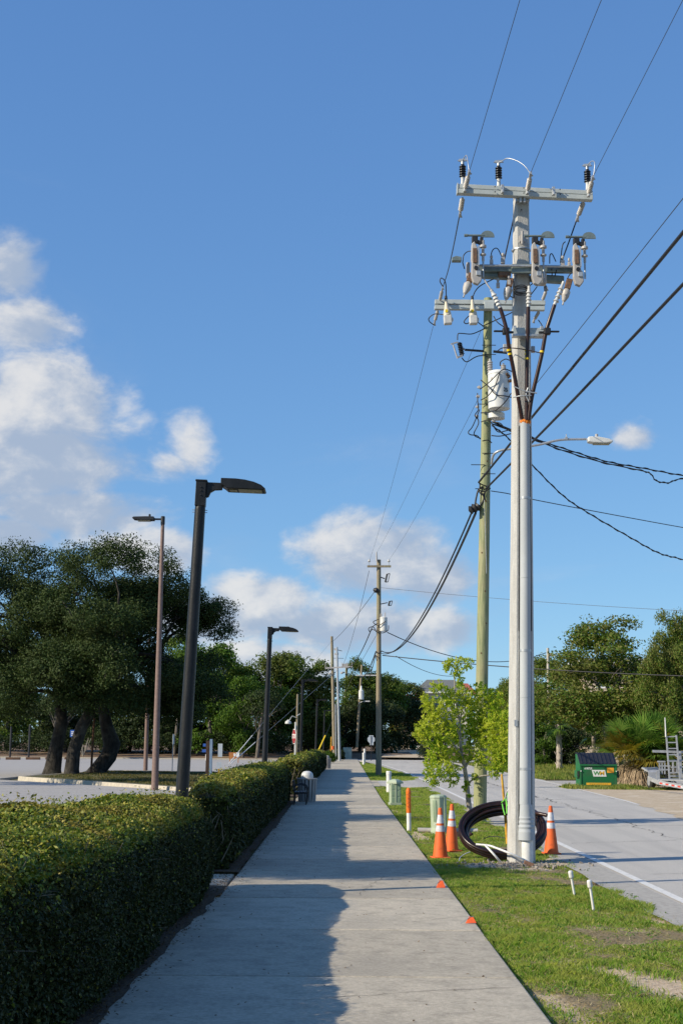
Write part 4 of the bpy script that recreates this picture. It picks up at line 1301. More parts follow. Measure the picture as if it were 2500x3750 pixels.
# transformer
T0 = Vector((3.468,29.450,8.919))
tb_ = part('transformer', MB().lathe([(0.20, 0.0), (0.235, 0.012), (0.237, 0.03), (0.237, 0.78), (0.245, 0.785), (0.245, 0.82), (0.22, 0.86), (0.10, 0.89)], T0, n=32), M_tank, gp, world=True)
part('base_ring', MB().lathe([(0.20, -0.12), (0.20, 0.0)], T0 + Vector((-0.04, 0.30, -0.02)), n=24), M_tank, tb_, world=True)
def bushing(c, parent, hgt=0.2, r=0.05, ax=(0, 0, 1)):
    pr_ = []
    for k in range(5):
        pr_ += [(r * 0.7, hgt * k / 5), (r, hgt * (k + 0.3) / 5), (r, hgt * (k + 0.55) / 5), (r * 0.7, hgt * (k + 0.95) / 5)]
    pr_ += [(r * 0.35, hgt * 1.02), (r * 0.35, hgt * 1.2)]
    part('bushing', MB().lathe(pr_, c, ax, 14), M_porc, parent, world=True)
bushing(T0 + Vector((-0.19, 0, 0.84)), tb_, 0.27, 0.062)
bushing(T0 + Vector((0.10, -0.05, 0.84)), tb_, 0.17, 0.06)
for dx, dz in ((0.14, 0.76), (0.19, 0.72), (0.22, 0.62)):
    part('terminal', MB().lathe([(0.03, 0), (0.04, 0.03), (0.04, 0.06), (0.02, 0.09)], T0 + Vector((dx, -0.17 + dx * 0.3, dz)), (0.4, -1, 0), 8), M_rust, tb_, world=True)
part('nameplate', MB().box(T0 + Vector((-0.17, -0.155, 0.66)), (0.05, 0.02, 0.07), Matrix.Rotation(-0.8, 3, 'Z')), M_porc, tb_, world=True)
def digits(txt, size, m, parent, loc, rot, name='lettering', ext=0.002, font_w=1.0):
    c = bpy.data.curves.new(name, 'FONT')
    c.body = txt
    c.size = size
    c.align_x = 'CENTER'
    c.align_y = 'CENTER'
    c.extrude = ext
    c.offset = size * 0.03
    c.resolution_u = 3
    o = bpy.data.objects.new(name, c)
    COL.objects.link(o)
    dg = bpy.context.evaluated_depsgraph_get()
    me = bpy.data.meshes.new_from_object(o.evaluated_get(dg))
    bpy.data.objects.remove(o)
    me.materials.clear()
    me.materials.append(m)
    o = link(name, me, parent)
    o.location = Vector(loc)
    o.rotation_euler = rot
    o.scale = (font_w, 1, 1)
    return o
q = T0 + Vector((0.13, -0.205, 0.40)) - Vector(gp.location)
digits('25', 0.12, M_dark, tb_, q, (R(90), 0, R(32)), ext=0.001)
part('hanger', MB().box(T0 + Vector((-0.10, 0.22, 0.62)), (0.2, 0.12, 0.08)).box(T0 + Vector((-0.10, 0.22, 0.2)), (0.2, 0.12, 0.08)), M_galv, gp, world=True)
# cutout fuse on its bracket at the left
part('cutout_arm', MB().tube([(3.168,29.700,10.330), (2.732,29.500,10.299)], 0.028, 8), M_cable, gp, world=True)
jumper([(2.732,29.500,10.299), (2.671,29.500,10.343)], 0.02, M_galv, gp, 'arm_tip')
co_ = part('cutout', MB().lathe([(0.03, 0)] + [q for k in range(7) for q in ((0.035, 0.03 + 0.04 * k), (0.06, 0.045 + 0.04 * k), (0.06, 0.055 + 0.04 * k), (0.035, 0.068 + 0.04 * k))] + [(0.03, 0.32)], (2.660,29.400,10.124), Vector((2.590,29.400,10.452)) - Vector((2.660,29.400,10.124)), 12), M_poly, gp, world=True)
part('fuse_tube', MB().tube([(2.451,29.350,10.372), (2.534,29.350,10.096)], 0.016, 8).bar((2.402,29.350,10.385), (2.563,29.380,10.439), 0.03, 0.03).bar((2.534,29.350,10.071), (2.659,29.380,10.131), 0.05, 0.04), M_porc, co_, world=True)
part('cutout_arm', MB().tube([(3.372,29.600,10.296), (3.678,29.600,10.267)], 0.03, 8), M_cable, gp, world=True)
for lp in ([(2.553,29.400,10.495), (2.566,29.400,10.635), (2.652,29.400,10.648), (2.870,29.450,10.652), (3.070,29.600,10.770), (3.200,29.660,10.854)],
           [(2.648,29.400,10.087), (2.708,29.400,10.012), (2.781,29.400,10.000), (2.932,29.500,10.118), (3.064,29.600,10.192), (3.223,29.650,10.201), (3.271,29.650,10.132)],
           [(3.497,29.400,9.905), (3.505,29.350,9.985), (3.608,29.300,10.034), (3.705,29.300,10.004)],
           [(2.227,29.200,11.651), (2.154,29.200,11.791), (2.191,29.200,11.867), (2.276,29.200,11.760), (2.308,29.400,11.510)],
           [(2.072,30.000,11.028), (1.966,29.900,11.073), (1.947,29.800,11.125), (2.064,29.700,11.190), (2.247,29.500,11.114)],
           [(2.939,29.500,11.018), (2.785,29.500,10.909), (2.712,29.500,10.953), (2.817,29.500,11.081), (2.909,29.500,11.101)], [(2.982,29.500,10.974), (3.114,29.600,10.911), (3.168,29.650,10.895)],
           [(3.387,29.600,11.118), (3.460,29.500,10.946), (3.611,29.500,10.833)], [(4.424,29.800,11.100), (4.482,29.700,10.954), (4.490,29.600,10.827)], [(3.132,29.600,10.879), (3.534,29.600,11.074), (3.856,29.600,11.237)],
           [(3.059,29.500,9.396), (3.228,29.200,9.473), (3.405,29.150,9.648), (3.563,29.200,9.775), (3.738,29.300,9.754)],
           [(3.075,29.500,9.146), (3.195,29.200,9.163), (3.333,29.180,9.345), (3.407,29.180,9.532), (3.460,29.200,9.693)],
           [(3.083,29.600,8.878), (3.232,29.300,8.818), (3.396,29.150,8.856), (3.578,29.150,9.030), (3.707,29.200,9.229)],
           [(3.090,29.600,9.630), (3.227,29.200,9.362), (3.374,29.180,9.191), (3.583,29.180,9.161), (3.766,29.200,9.119)],
           [(3.053,29.600,8.953), (2.888,29.500,8.554), (2.781,29.400,8.393), (2.829,29.400,8.332), (2.977,29.500,8.337), (3.059,29.600,8.280)],
           [(2.991,29.600,8.796), (3.016,29.500,8.617), (2.917,29.500,8.399), (2.947,29.500,8.319), (3.066,29.600,8.299)],
           [(3.008,29.600,9.328), (3.007,29.550,9.127), (3.018,29.550,8.940), (2.939,29.500,8.802), (3.009,29.600,8.734)],
           [(3.071,29.500,8.648), (3.242,29.400,8.657), (3.420,29.400,8.411), (3.601,29.400,8.425), (3.782,29.400,8.488)],
           [(3.313,29.500,8.650), (3.482,29.400,8.597), (3.601,29.400,8.474), (3.758,29.400,8.463)],
           [(3.298,29.500,8.340), (3.485,29.450,8.318), (3.733,29.500,8.387)],
           [(3.107,29.600,8.237), (3.229,29.600,8.257), (3.319,29.600,8.196)]):
    jumper(lp, 0.012, M_cable, gp)
for q in ((3.052,29.600,9.466), (3.026,29.600,9.253), (3.011,29.600,9.015), (2.997,29.600,8.796), (3.373,29.600,8.706)):
    part('secondary_clamp', MB().box(q, (0.06, 0.06, 0.06)).lathe([(0.02, 0), (0.035, 0.02), (0.02, 0.05)], q, (-1, 0, 0), 8), M_porc, gp, bevel=0.012, world=True)
for za, zb in ((1415, 1355), (1605, 1600), (1700, 1695)):
    pass
for q in ((3.321,29.680,10.465), (3.319,29.680,10.249), (3.203,29.680,9.099), (3.050,29.680,7.715), (3.301,29.680,7.977), (3.278,29.680,7.514), (3.136,29.680,7.174)):
    part('through_bolt', MB().tube([Vector(q) - Vector((0.19, 0, 0)), Vector(q) + Vector((0.12, 0, 0))], 0.009, 6), M_dark, gp, world=True)
mb = MB()
for q in ([(3.020,29.600,7.293), (3.100,29.620,7.254), (3.250,29.620,7.194)], [(3.019,29.600,7.127), (3.127,29.600,7.098), (3.278,29.600,7.172)], [(3.065,29.580,7.093), (3.112,29.580,7.002), (3.155,29.600,6.902), (3.127,29.600,7.067)], [(3.019,29.600,7.097), (3.094,29.580,7.020), (3.175,29.600,7.110)], [(3.021,29.600,7.317), (3.044,29.600,7.232), (3.019,29.600,7.097)]):
    mb.tube(curve(q, 6), 0.014, 6)
part('lashing', mb, M_cable, gp, world=True)
part('ground_wire', MB().tube([(3.141,29.640,6.921), (3.158,29.640,6.190), (3.174,29.640,5.285)], 0.006, 5), M_galv, gp, world=True)
# cobra-head street light on its arm
ar = part('lamp_arm', MB().tube(curve([(3.319,29.700,7.734), (3.334,29.600,7.886), (3.396,29.500,7.958), (3.541,29.450,8.004), (3.897,29.400,8.045), (4.349,29.400,8.123), (4.802,29.400,8.231), (5.381,29.400,8.254)], 6), 0.027, 10), M_galv, gp, world=True)
q = Vector((5.404,29.400,8.230))
lh = part('lamp_head', MB().prism([(0, 0.06), (0.0, -0.05), (0.12, -0.075), (0.40, -0.08), (0.52, -0.06), (0.55, -0.03), (0.46, 0.02), (0.25, 0.06), (0.1, 0.07)], -0.11, 0.11, lambda v: Vector((q.x + v.x, q.y + v.y, q.z + v.z))), M_tank, gp, bevel=0.02, world=True)
part('lens', MB().box(q + Vector((0.30, 0, -0.085)), (0.36, 0.17, 0.02)), M_lens, lh, bevel=0.006, world=True)
part('photocell', MB().lathe([(0.035, 0), (0.035, 0.07), (0.025, 0.08)], q + Vector((0.20, 0, 0.06)), n=10), M_porc, lh, world=True)
part('arm_clamp', MB().box((4.935,29.400,8.263), (0.06, 0.07, 0.06)).tube([(4.936,29.400,8.300), (4.937,29.400,8.362)], 0.01, 6), M_galv, ar, world=True)

# ---- wooden pole down the street, with its own transformer
fp = thing('utility_pole', 'wooden utility pole down the street with a short crossarm and a small white transformer', 'utility pole', (2.06, 73.2, 0), 'utility poles')
part('shaft', MB().tube([(0.0, 0, -0.3), (0, 0, 0.6), (-0.012, 0, 6), (-0.025, 0, 11.4)], [0.155, 0.155, 0.13, 0.112], 16), M_wood2, fp)
ca = part('crossarm', MB().bar((1.407,73.050,11.015), (2.688,73.050,11.025), 0.09, 0.11), M_wood2, fp, world=True)
for q in ((1.510,73.050,11.046), (2.570,73.050,11.054)):
    pi_ = part('pin', MB().lathe([(0.015, 0), (0.015, 0.22)], q, n=6), M_galv, fp, world=True)
    part('insulator', MB().lathe([(0.04, 0.20), (0.085, 0.24), (0.05, 0.29), (0.055, 0.31), (0.03, 0.36)], q, n=12), M_white, pi_, world=True)
part('top_pin', MB().tube([(1.921,73.050,11.301), (1.905,73.050,11.792)], [0.05, 0.03], 8), M_porc, fp, world=True)
for q0, q1 in (((2.481,73.000,10.603), (2.379,73.000,10.159)), ((2.616,73.000,9.130), (2.558,73.000,8.894))):
    part('cutout', MB().tube([q0, q1], 0.05, 8).tube([Vector(q0) + Vector((0.14, 0, 0)), Vector(q1) + Vector((0.14, 0, 0))], 0.02, 6).bar(q0, Vector(q0) + Vector((.15, 0, 0.02)), .04, .04).bar(q1, Vector(q1) + Vector((.15, 0, 0.02)), .04, .04), M_poly, fp, world=True)
part('cutout_arm', MB().tube([(2.143,73.000,10.423), (2.349,73.000,10.350)], 0.03, 6).tube([(2.148,73.000,8.979), (2.499,73.000,9.055)], 0.025, 6), M_dark, fp, world=True)
part('flood_lamp', MB().lathe([(0.06, 0), (0.13, 0.12), (0.15, 0.22), (0.06, 0.34)], (2.058,73.000,9.655), (-1, -0.2, 0.35), 12), M_dark, fp, world=True)
T1 = Vector((2.298,73.000,7.517))
tb_ = part('transformer', MB().lathe([(0.16, 0), (0.195, 0.015), (0.195, 0.68), (0.2, 0.70), (0.2, 0.735), (0.1, 0.79)], T1, n=22), M_tank, fp, world=True)
bushing(T1 + Vector((-0.14, 0, 0.74)), tb_, 0.2, 0.05)
bushing(T1 + Vector((0.08, 0, 0.74)), tb_, 0.26, 0.03)
for lp in ([(2.019,73.000,8.157), (1.739,72.900,8.000), (2.014,72.800,7.819), (2.405,72.750,8.036)], [(1.976,73.000,7.952), (1.655,73.000,7.687), (1.943,72.800,7.498)], [(2.033,72.900,7.507), (2.234,72.800,7.413), (2.525,72.800,7.561), (2.553,72.800,7.823)],
           [(1.894,73.000,6.451), (2.064,72.850,6.342), (2.214,73.000,6.469)], [(1.895,73.000,6.161), (1.951,72.900,5.939), (1.894,73.000,6.234)], [(1.919,73.000,7.470), (1.743,73.000,7.746), (1.509,73.000,7.686), (1.539,73.000,7.511), (1.685,73.000,7.599)]):
    jumper(lp, 0.022, M_cable, fp)

# ---- the poles at the far end
def far_pole(label, loc, h, r, lean=0.0, m=M_wood2):
    t = thing('utility_pole', label, 'utility pole', loc, 'utility poles')
    part('shaft', MB().tube([(0, 0, -0.5), (lean * 0.5, 0, h * 0.5), (lean, 0, h)], [r * 1.15, r, r * 0.8], 12), m, t)
    return t
p7 = far_pole('tall bare wooden pole far down the sidewalk where two guy wires end', (-0.42, 122, 0), 11.0, 0.15, -0.36)
part('crossarm', MB().bar((-1.343,121.800,8.161), (1.079,121.800,8.325), 0.09, 0.12), M_porc, p7, world=True)
for q in ((-1.319,121.800,8.161), (-0.835,121.800,8.189), (0.159,121.800,8.245), (0.595,121.800,8.272), (1.031,121.800,8.324)):
    part('pin', MB().tube([q, Vector(q) + Vector((0, 0, 0.42))], 0.025, 5), M_porc, p7, world=True)
for q in ((-0.902,121.700,7.701), (0.138,121.700,7.758)):
    part('lamp_head', MB().lathe([(0.02, 0.1), (0.16, 0.03), (0.1, -0.1)], q, n=10), M_white, p7, world=True)
part('riser_pipe', MB().tube([(0.12, -0.16, -0.3), (0.03, -0.16, 5)], 0.05, 8), M_galv, p7)
p8 = far_pole('slim grey pole directly behind the tall bare pole, shorter', (0.02, 127, 0), 10.4, 0.12, -0.35, M_galv)
for q in ((-0.405,127.000,10.188), (-0.350,127.000,9.759)):
    part('fitting', MB().box(q, (0.35, 0.1, 0.18)), M_porc, p8, world=True)
part('arm', MB().tube([(-0.608,127.000,10.236), (0.154,127.000,10.040)], 0.03, 5).tube([(-0.777,127.000,9.377), (0.311,127.000,9.361)], 0.02, 5), M_wire, p8, world=True)
p9 = far_pole('thin brown pole standing left of the tall bare pole, among dark trees', (-1.187,163.805,0.000), 8.2, 0.11, 0.1)
p10 = far_pole('weathered pole with ragged vines hanging on it, rising from the far trees', (0.510,172.000,0.501), 10.6, 0.2, 0.3)
part('lamp_head', MB().lathe([(0.05, 0.1), (0.3, 0.03), (0.2, -0.1)], (0.331,171.500,10.346), n=10).box((0.700,171.500,11.164), (0.9, 0.3, 0.5)), M_porc, p10, world=True)
p11 = far_pole('leaning far pole with a pale crossarm, a small transformer and a curved street light', (1.856,150.000,1.672), 8.4, 0.14, 0.5)
part('crossarm', MB().bar((1.721,149.800,8.925), (3.925,149.800,8.943), 0.12, 0.12), M_white, p11, world=True)
tb_ = part('transformer', MB().lathe([(0.26, 0), (0.28, 0.02), (0.28, 0.95), (0.15, 1.05), (0.06, 1.5)], (2.298,149.600,6.296), n=14), M_tank, p11, world=True)
part('lamp_arm', MB().tube(curve([(2.036,149.800,5.888), (2.390,149.700,6.064), (2.773,149.600,6.153)], 4), 0.05, 6).box((2.981,149.600,6.125), (0.5, 0.2, 0.12)), M_white, p11, world=True)
p12 = far_pole('thin pale pole on the right beyond the grass field', (16.25, 107.4, 0), 9.1, 0.13, 0.0, mat('pale pole', (0.46, 0.43, 0.38), (0.36, 0.33, 0.28), 0.9, scale=9))
part('fitting', MB().box((16.395,107.200,8.556), (0.3, 0.2, 0.25)), M_wood2, p12, world=True)
p13 = far_pole('small wooden post lamp beside the red stop sign', (-1.985,64.000,0.740), 3.1, 0.06, 0.02)
part('lamp_head', MB().lathe([(0.02, 0.12), (0.14, 0.03), (0.16, -0.06), (0.1, -0.09)], (-2.385,63.900,2.540), n=12), M_white, p13, world=True)
part('arm', MB().tube([(-2.009,63.900,2.755), (-2.200,63.900,2.829), (-2.348,63.900,2.603)], 0.02, 6).tube([(-1.998,63.900,2.830), (-1.822,63.900,2.932)], 0.025, 6), M_galv, p13, world=True)

# ================================================================== WIRES
LW = 0.0042
wire('power_line', [(1.843,18.950,9.928), (4.310,-30.000,13.785)], LW, M_wire, 'leftmost bare line running up from the white pole\'s crossarm out of the picture', 'power line', group='overhead wires')
wire('power_line', [(2.742,18.950,9.901), (5.925,-30.000,14.173)], LW, M_wire, 'middle bare line running up from the white pole\'s crossarm out of the picture', 'power line', group='overhead wires')
wire('power_line', [(3.666,18.980,9.871), (7.244,-30.000,14.570)], LW, M_wire, 'rightmost bare line running up from the white pole\'s crossarm out of the picture', 'power line', group='overhead wires')
wire('power_line', curve([(1.770,19.900,9.589), (1.941,23.000,10.284), (2.098,26.200,10.974), (2.198,28.900,11.561)], 5), 0.010, M_cable, 'left line dropping from the white pole\'s top arm to the wooden pole\'s crossarm', 'power line', group='overhead wires')
wire('power_line', [(2.610,19.950,9.594), (2.398,19.450,8.745)], 0.011, M_cable, 'line dropping from behind the white pole\'s top to the middle switch', 'power line', group='overhead wires')
wire('power_line', [(3.580,20.000,9.573), (3.425,19.800,9.156), (3.228,19.400,8.661)], 0.011, M_cable, 'line dropping from the right end of the top arm to the right switch', 'power line', group='overhead wires')
wire('power_line', span((2.060,30.100,11.027), (1.522,73.000,11.291), 0.25), 0.0045, M_wire, 'thin line from the wooden pole\'s left arm end to the far pole\'s left insulator', 'power line', group='overhead wires')
wire('power_line', span((3.121,29.800,10.845), (1.918,73.000,11.755), 0.25), 0.0045, M_wire, 'thin line from the wooden pole to the far pole\'s top pin', 'power line', group='overhead wires')
wire('power_line', span((3.035,29.700,9.228), (2.567,73.000,11.344), 0.2), 0.0045, M_wire, 'thin line from beside the transformer to the far pole\'s right insulator', 'power line', group='overhead wires')
wire('telecom_cable', [(3.020,29.600,7.305), (5.214,-12.000,7.277)], 0.024, M_cable, 'upper thick black cable slanting from the wooden pole up to the right edge', group='overhead wires')
wire('telecom_cable', curve([(3.165,29.500,7.140), (3.568,21.600,6.944), (4.076,15.700,7.069), (6.461,-12.000,7.656)], 6), 0.024, M_cable, 'lower thick black cable slanting from the wooden pole up to the right edge', group='overhead wires')
wire('guy_strand', [(4.070,29.000,9.180), (6.360,-10.000,8.968)], 0.007, M_wire, 'thin strand above the two thick black cables, slanting to the right edge', group='overhead wires')
c1 = span((2.952,29.700,6.625), (2.199,73.000,6.468), 1.05, 24)
wire('telecom_cable', c1, 0.028, M_cable, 'thicker sagging black cable between the wooden pole and the far pole', group='overhead wires')
wire('telecom_cable', span((2.890,29.800,6.690), (2.156,73.000,6.352), 0.98, 24), 0.02, M_cable, 'thinner sagging black cable beside the thicker one, to the far pole', group='overhead wires')
sp = thing('cable_splice', 'lumpy black splice where the sagging cables meet the wooden pole', 'cable splice', (2.923,29.700,6.734))
part('splice_case', MB().lathe([(0.03, -0.13), (0.10, -0.09), (0.07, -0.04), (0.115, 0.0), (0.075, 0.05), (0.10, 0.09), (0.03, 0.14)], (0, 0, 0), (1, 0.2, 0.5), 14), M_cable, sp)
part('tail', MB().tube(curve([(0.02, 0, 0.08), (0.05, 0, 0.25), (0.10, 0, 0.42), (0.2, 0, 0.5)], 5), 0.02, 6).tube(curve([(0.1, 0, 0.02), (0.2, 0.0, 0.18), (0.24, 0, 0.4)], 5), 0.02, 6), M_cable, sp)
def twist(path, r1, r2, turns):
    pts = curve(path, 14)
    out = []
    for i, p in enumerate(pts):
        a = turns * 6.283 * i / len(pts)
        out.append(p + Vector((0, math.cos(a), math.sin(a))) * r2)
    return out
def drop(label, path, turns=14, r=0.013):
    mb = MB().tube(curve(path, 14), r, 6).tube(twist(path, r, r * 1.6, turns), r * 0.8, 5)
    return solo('service_drop', mb, M_cable, label, 'cable', path[0], 'service drops', world=True)
drop('upper twisted black service line to the right edge, passing under the street light', [(3.347,29.800,8.722), (4.285,30.200,8.463), (5.165,30.500,8.244), (6.130,31.000,8.089), (7.125,31.500,8.030), (8.146,32.000,7.967), (9.404,33.000,8.016)])
drop('lower twisted black service line with a drooping loop near the right edge', [(3.346,29.800,8.678), (4.270,30.100,8.415), (5.023,30.400,8.209), (5.965,30.800,8.033), (6.928,31.200,7.929), (7.204,31.300,7.867), (7.350,31.400,7.725), (7.685,31.600,7.714), (8.144,32.000,7.887), (9.401,33.000,7.948)])
drop('twisted black line sagging from the wooden pole down to the lower right edge', [(3.334,29.700,8.617), (3.721,29.900,8.372), (4.275,30.200,7.845), (5.036,30.600,7.203), (5.691,31.000,6.866), (6.716,31.600,6.424), (7.548,32.200,6.127), (8.330,33.000,6.076), (9.598,34.000,5.875)], 22)
wire('telephone_wire', curve([(3.301,29.700,7.130), (3.718,30.000,7.127), (4.291,30.400,7.079), (6.168,32.000,7.058), (8.610,34.000,7.031), (10.566,36.000,7.119)], 6), 0.010, M_cable, 'single thin wire from the wooden pole to the right edge, below the twisted lines', group='service drops')
wire('service_wire', span((2.503,73.000,7.460), (16.047,107.000,8.711), 1.1, 20), 0.026, M_cable, 'wire from the far transformer across to the thin pale pole', group='service drops')
wire('service_wire', span((2.244,73.000,6.237), (15.718,62.000,4.714), 0.15, 20), 0.024, M_cable, 'nearly level wire from the far pole to the right edge, across the right hand trees', group='service drops')
wire('service_wire', span((2.955,72.600,6.174), (8.247,100.000,6.487), 0.3, 14), 0.018, M_cable, 'short thin wire from the far pole down towards the house', group='service drops')
wire('telephone_wire', span((2.145,73.000,9.862), (15.819,62.000,7.655), 0.1, 12), 0.009, M_wire, 'faint upper level wire from the far pole, above the right hand trees', group='service drops')
wire('power_line', span((1.510,73.000,10.773), (0.159,122.000,8.256), 0.5), 0.012, M_wire, 'thin line from the far pole\'s left arm to the tall bare pole', 'power line', group='overhead wires')
wire('power_line', span((1.823,73.000,9.668), (-0.711,122.000,10.527), 0.2), 0.016, M_wire, 'line from the floodlight on the far pole to the top of the tall bare pole', 'power line', group='overhead wires')
wire('telecom_cable', span((1.656,73.000,7.658), (0.596,121.800,8.176), 0.5), 0.028, M_cable, 'dark line from the far transformer to the tall bare pole', group='overhead wires')
wire('telecom_cable', span((1.894,73.000,6.437), (2.171,150.000,8.909), 0.6), 0.034, M_cable, 'thick cable from the far pole to the leaning pole with the pale crossarm', group='overhead wires')
wire('telecom_cable', span((1.865,73.000,6.234), (2.678,150.000,8.913), 0.8), 0.022, M_cable, 'thinner cable beside the thick one, down to the pale crossarm', group='overhead wires')
for lab, a, b in (('left guy wire slanting down to the orange box sign', (-0.737,122.000,10.648), (-8.277,104.000,0.042)), ('right guy wire slanting down beside the first one', (-0.179,121.800,8.049), (-8.133,104.000,0.023))):
    t = thing('guy_wire', lab, 'guy wire', a, 'guy wires')
    b = Vector(b)
    a = Vector(a)
    part('strand', MB().tube([a, b], 0.010, 6), M_galv, t, world=True)
    part('guard_sleeve', MB().tube([a + (b - a) * 0.80, b], 0.03, 8), M_pvc, t, world=True)


# ================================================================== TREES
M_bark = mat('oak bark', (0.042, 0.037, 0.031), (0.014, 0.012, 0.010), 0.95, scale=9, stretch=(1, 1, 0.35), bump=1.0, bscale=14, c3=(0.085, 0.08, 0.068), s3=1.3)
M_bark2 = mat('grey bark', (0.16, 0.14, 0.12), (0.08, 0.07, 0.06), 0.95, scale=10, stretch=(1, 1, 0.3), bump=0.6, bscale=16)
M_pale = mat('pale smooth bark', (0.36, 0.33, 0.28), (0.24, 0.22, 0.18), 0.85, scale=14, stretch=(1, 1, 0.5), bump=0.3, bscale=40, c3=(0.16, 0.14, 0.10), s3=5)
M_oak = leafmat('oak leaves', [(0.016, 0.034, 0.011), (0.028, 0.052, 0.015), (0.044, 0.072, 0.020), (0.068, 0.088, 0.030)], 0.14, 0.6, patch=(0.055, 0.075, 0.026), pscale=0.5)
M_tree = leafmat('broad leaves', [(0.035, 0.075, 0.012), (0.060, 0.115, 0.018), (0.095, 0.15, 0.024), (0.13, 0.16, 0.036)], 0.25, 0.5, patch=(0.080, 0.085, 0.026), pscale=0.22)
M_treeb = leafmat('bright broad leaves', [(0.035, 0.085, 0.012), (0.065, 0.125, 0.016), (0.10, 0.155, 0.024)], 0.25, 0.5)
M_olive = leafmat('olive leaves', [(0.055, 0.105, 0.016), (0.09, 0.155, 0.024), (0.14, 0.18, 0.036), (0.20, 0.17, 0.06)], 0.3, 0.5, patch=(0.14, 0.145, 0.045), pscale=0.35)
M_young = leafmat('young tree leaves', [(0.12, 0.22, 0.02), (0.22, 0.34, 0.03), (0.38, 0.46, 0.05), (0.58, 0.54, 0.09)], 0.5, 0.5, patch=(0.46, 0.48, 0.07), pscale=1.4)
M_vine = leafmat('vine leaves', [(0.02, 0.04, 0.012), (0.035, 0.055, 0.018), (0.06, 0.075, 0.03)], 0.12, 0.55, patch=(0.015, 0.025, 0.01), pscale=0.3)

def lobes(blobs, seed, k=7, s=0.42):
    rg = np.random.RandomState(seed)
    out = []
    for b in blobs:
        for i in range(k):
            dv = unit(rg.normal(size=3) + np.array([0, 0, 0.25]))
            q = s * rg.uniform(0.7, 1.25)
            out.append((b[0] + dv[0] * b[3] * 0.68, b[1] + dv[1] * b[4] * 0.68, b[2] + dv[2] * b[5] * 0.68, b[3] * q, b[4] * q, b[5] * q * 0.85))
    return out
def oak(label, x, y, trunk, tr, blobs, seed, n=520, per=95, leaf=0.125, lm=None, limbs=26, group='oaks on the parking lot island'):
    """everything in local metres about the trunk's foot"""
    tm, cm = tree_parts(seed, trunk, tr, lobes(blobs, seed), int(n * 0.85), 0.64, per, leaf, lm or M_oak, M_bark, limbs, 0.10, 0.7, 0.5, -0.6, 0.5)
    return plant('oak_tree', label, 'tree', (x, y, 0.07), (tm, cm), group)
oak('leftmost of the three oaks on the kerbed island, trunk leaning slightly right', -13.75, 66.5, [(0, 0, -0.2), (0.05, 0, 0.25), (0.15, 0.1, 1.2), (0.35, 0.2, 2.4), (0.1, 0.6, 3.8), (-0.5, 0.8, 5.2)], [0.50, 0.40, 0.33, 0.30, 0.24, 0.18],
    [(-3.4, 0.5, 7.3, 3.6, 3.6, 3.7), (0.0, 0.8, 8.9, 2.9, 3.2, 2.6), (-2.0, -1.8, 4.9, 3.4, 2.6, 2.3), (0.6, -1.6, 4.2, 2.4, 2.0, 2.0), (-2.6, -1.4, 3.7, 2.6, 2.0, 1.5), (-4.6, 1, 4.2, 2.6, 2.6, 1.7), (-1.0, 2.5, 6.5, 3, 2.5, 3), (-5.6, 1.2, 8.0, 2.6, 2.6, 3.0), (-2.6, 0.8, 7.6, 2.6, 2.4, 2.4), (-4.4, 0.4, 6.0, 2.6, 2.4, 2.2), (-3.2, 0.5, 9.6, 2.4, 2.6, 2.2)], 101, 1550, 95)
oak('middle oak on the kerbed island, its bare trunk leaning to the right', -12.5, 65.0, [(0, 0, -0.2), (0.0, 0, 0.25), (0.05, 0.1, 1.1), (0.35, 0.2, 2.2), (0.9, 0.4, 3.3), (1.5, 0.6, 4.6), (1.7, 0.8, 6)], [0.40, 0.34, 0.30, 0.28, 0.27, 0.22, 0.18],
    [(1.8, 0.5, 9.0, 3.1, 2.8, 2.7), (0.3, -1.2, 6.3, 2.9, 2.4, 2.3), (2.6, -1.2, 4.5, 2.9, 2.2, 2.3), (0.2, -1.3, 4.0, 2.0, 1.8, 1.4), (0.9, 1.6, 7.3, 2.5, 2, 2.6)], 102, 1050, 95)
oak('right oak on the kerbed island with a swollen, crooked trunk', -11.75, 68.5, [(-0.25, 0, -0.2), (-0.05, 0, 0.25), (0.35, 0.1, 0.8), (0.5, 0.1, 1.4), (0.25, 0.1, 2.1), (0.0, 0.2, 3.0), (0.15, 0.3, 4.6), (0.9, 0.4, 6)], [0.56, 0.40, 0.40, 0.43, 0.33, 0.27, 0.23, 0.18],
    [(3.2, 0.2, 7.6, 2.6, 2.6, 2.5), (4.9, 0.5, 5.6, 1.8, 2.2, 3.1), (3.0, -1.0, 4.2, 2.8, 2.2, 2.2), (4.6, 0.2, 3.6, 2.0, 2.0, 1.5), (4.6, 0.4, 8.0, 1.4, 1.5, 1.3), (1.2, 1.5, 6.2, 2.4, 2, 2.8)], 103, 1080, 95)
# oaks that stand left of the picture and throw their shade into it
oak('oak on the lot\'s edge whose shade falls across the middle of the sidewalk', -17.6, 50.0, [(0, 0, -0.2), (0.05, 0, 1.2), (0.2, 0, 2.8), (0.1, 0, 4.6), (-0.1, 0, 7)], [0.5, 0.42, 0.36, 0.3, 0.2],
    [(-1.2, 0.5, 8.6, 3.6, 3.8, 2.7), (-1.5, 1.5, 6.0, 3.4, 3.6, 2.0), (-1, 2, 10.4, 2, 2, 1.3)], 104, 420, 60, 0.17, None, 14)
oak('small oak left of the first hedge whose shade dapples the near sidewalk', -9.3, 13.4, [(0, 0, -0.2), (0.05, 0, 1.0), (0.1, 0.1, 2.4), (0.0, 0.2, 3.8)], [0.22, 0.18, 0.15, 0.11],
    [(0, 0.1, 4.9, 2.2, 1.4, 1.4), (-0.6, 0.3, 6.1, 1.4, 1.0, 0.9)], 105, 480, 46, 0.13, None, 10)
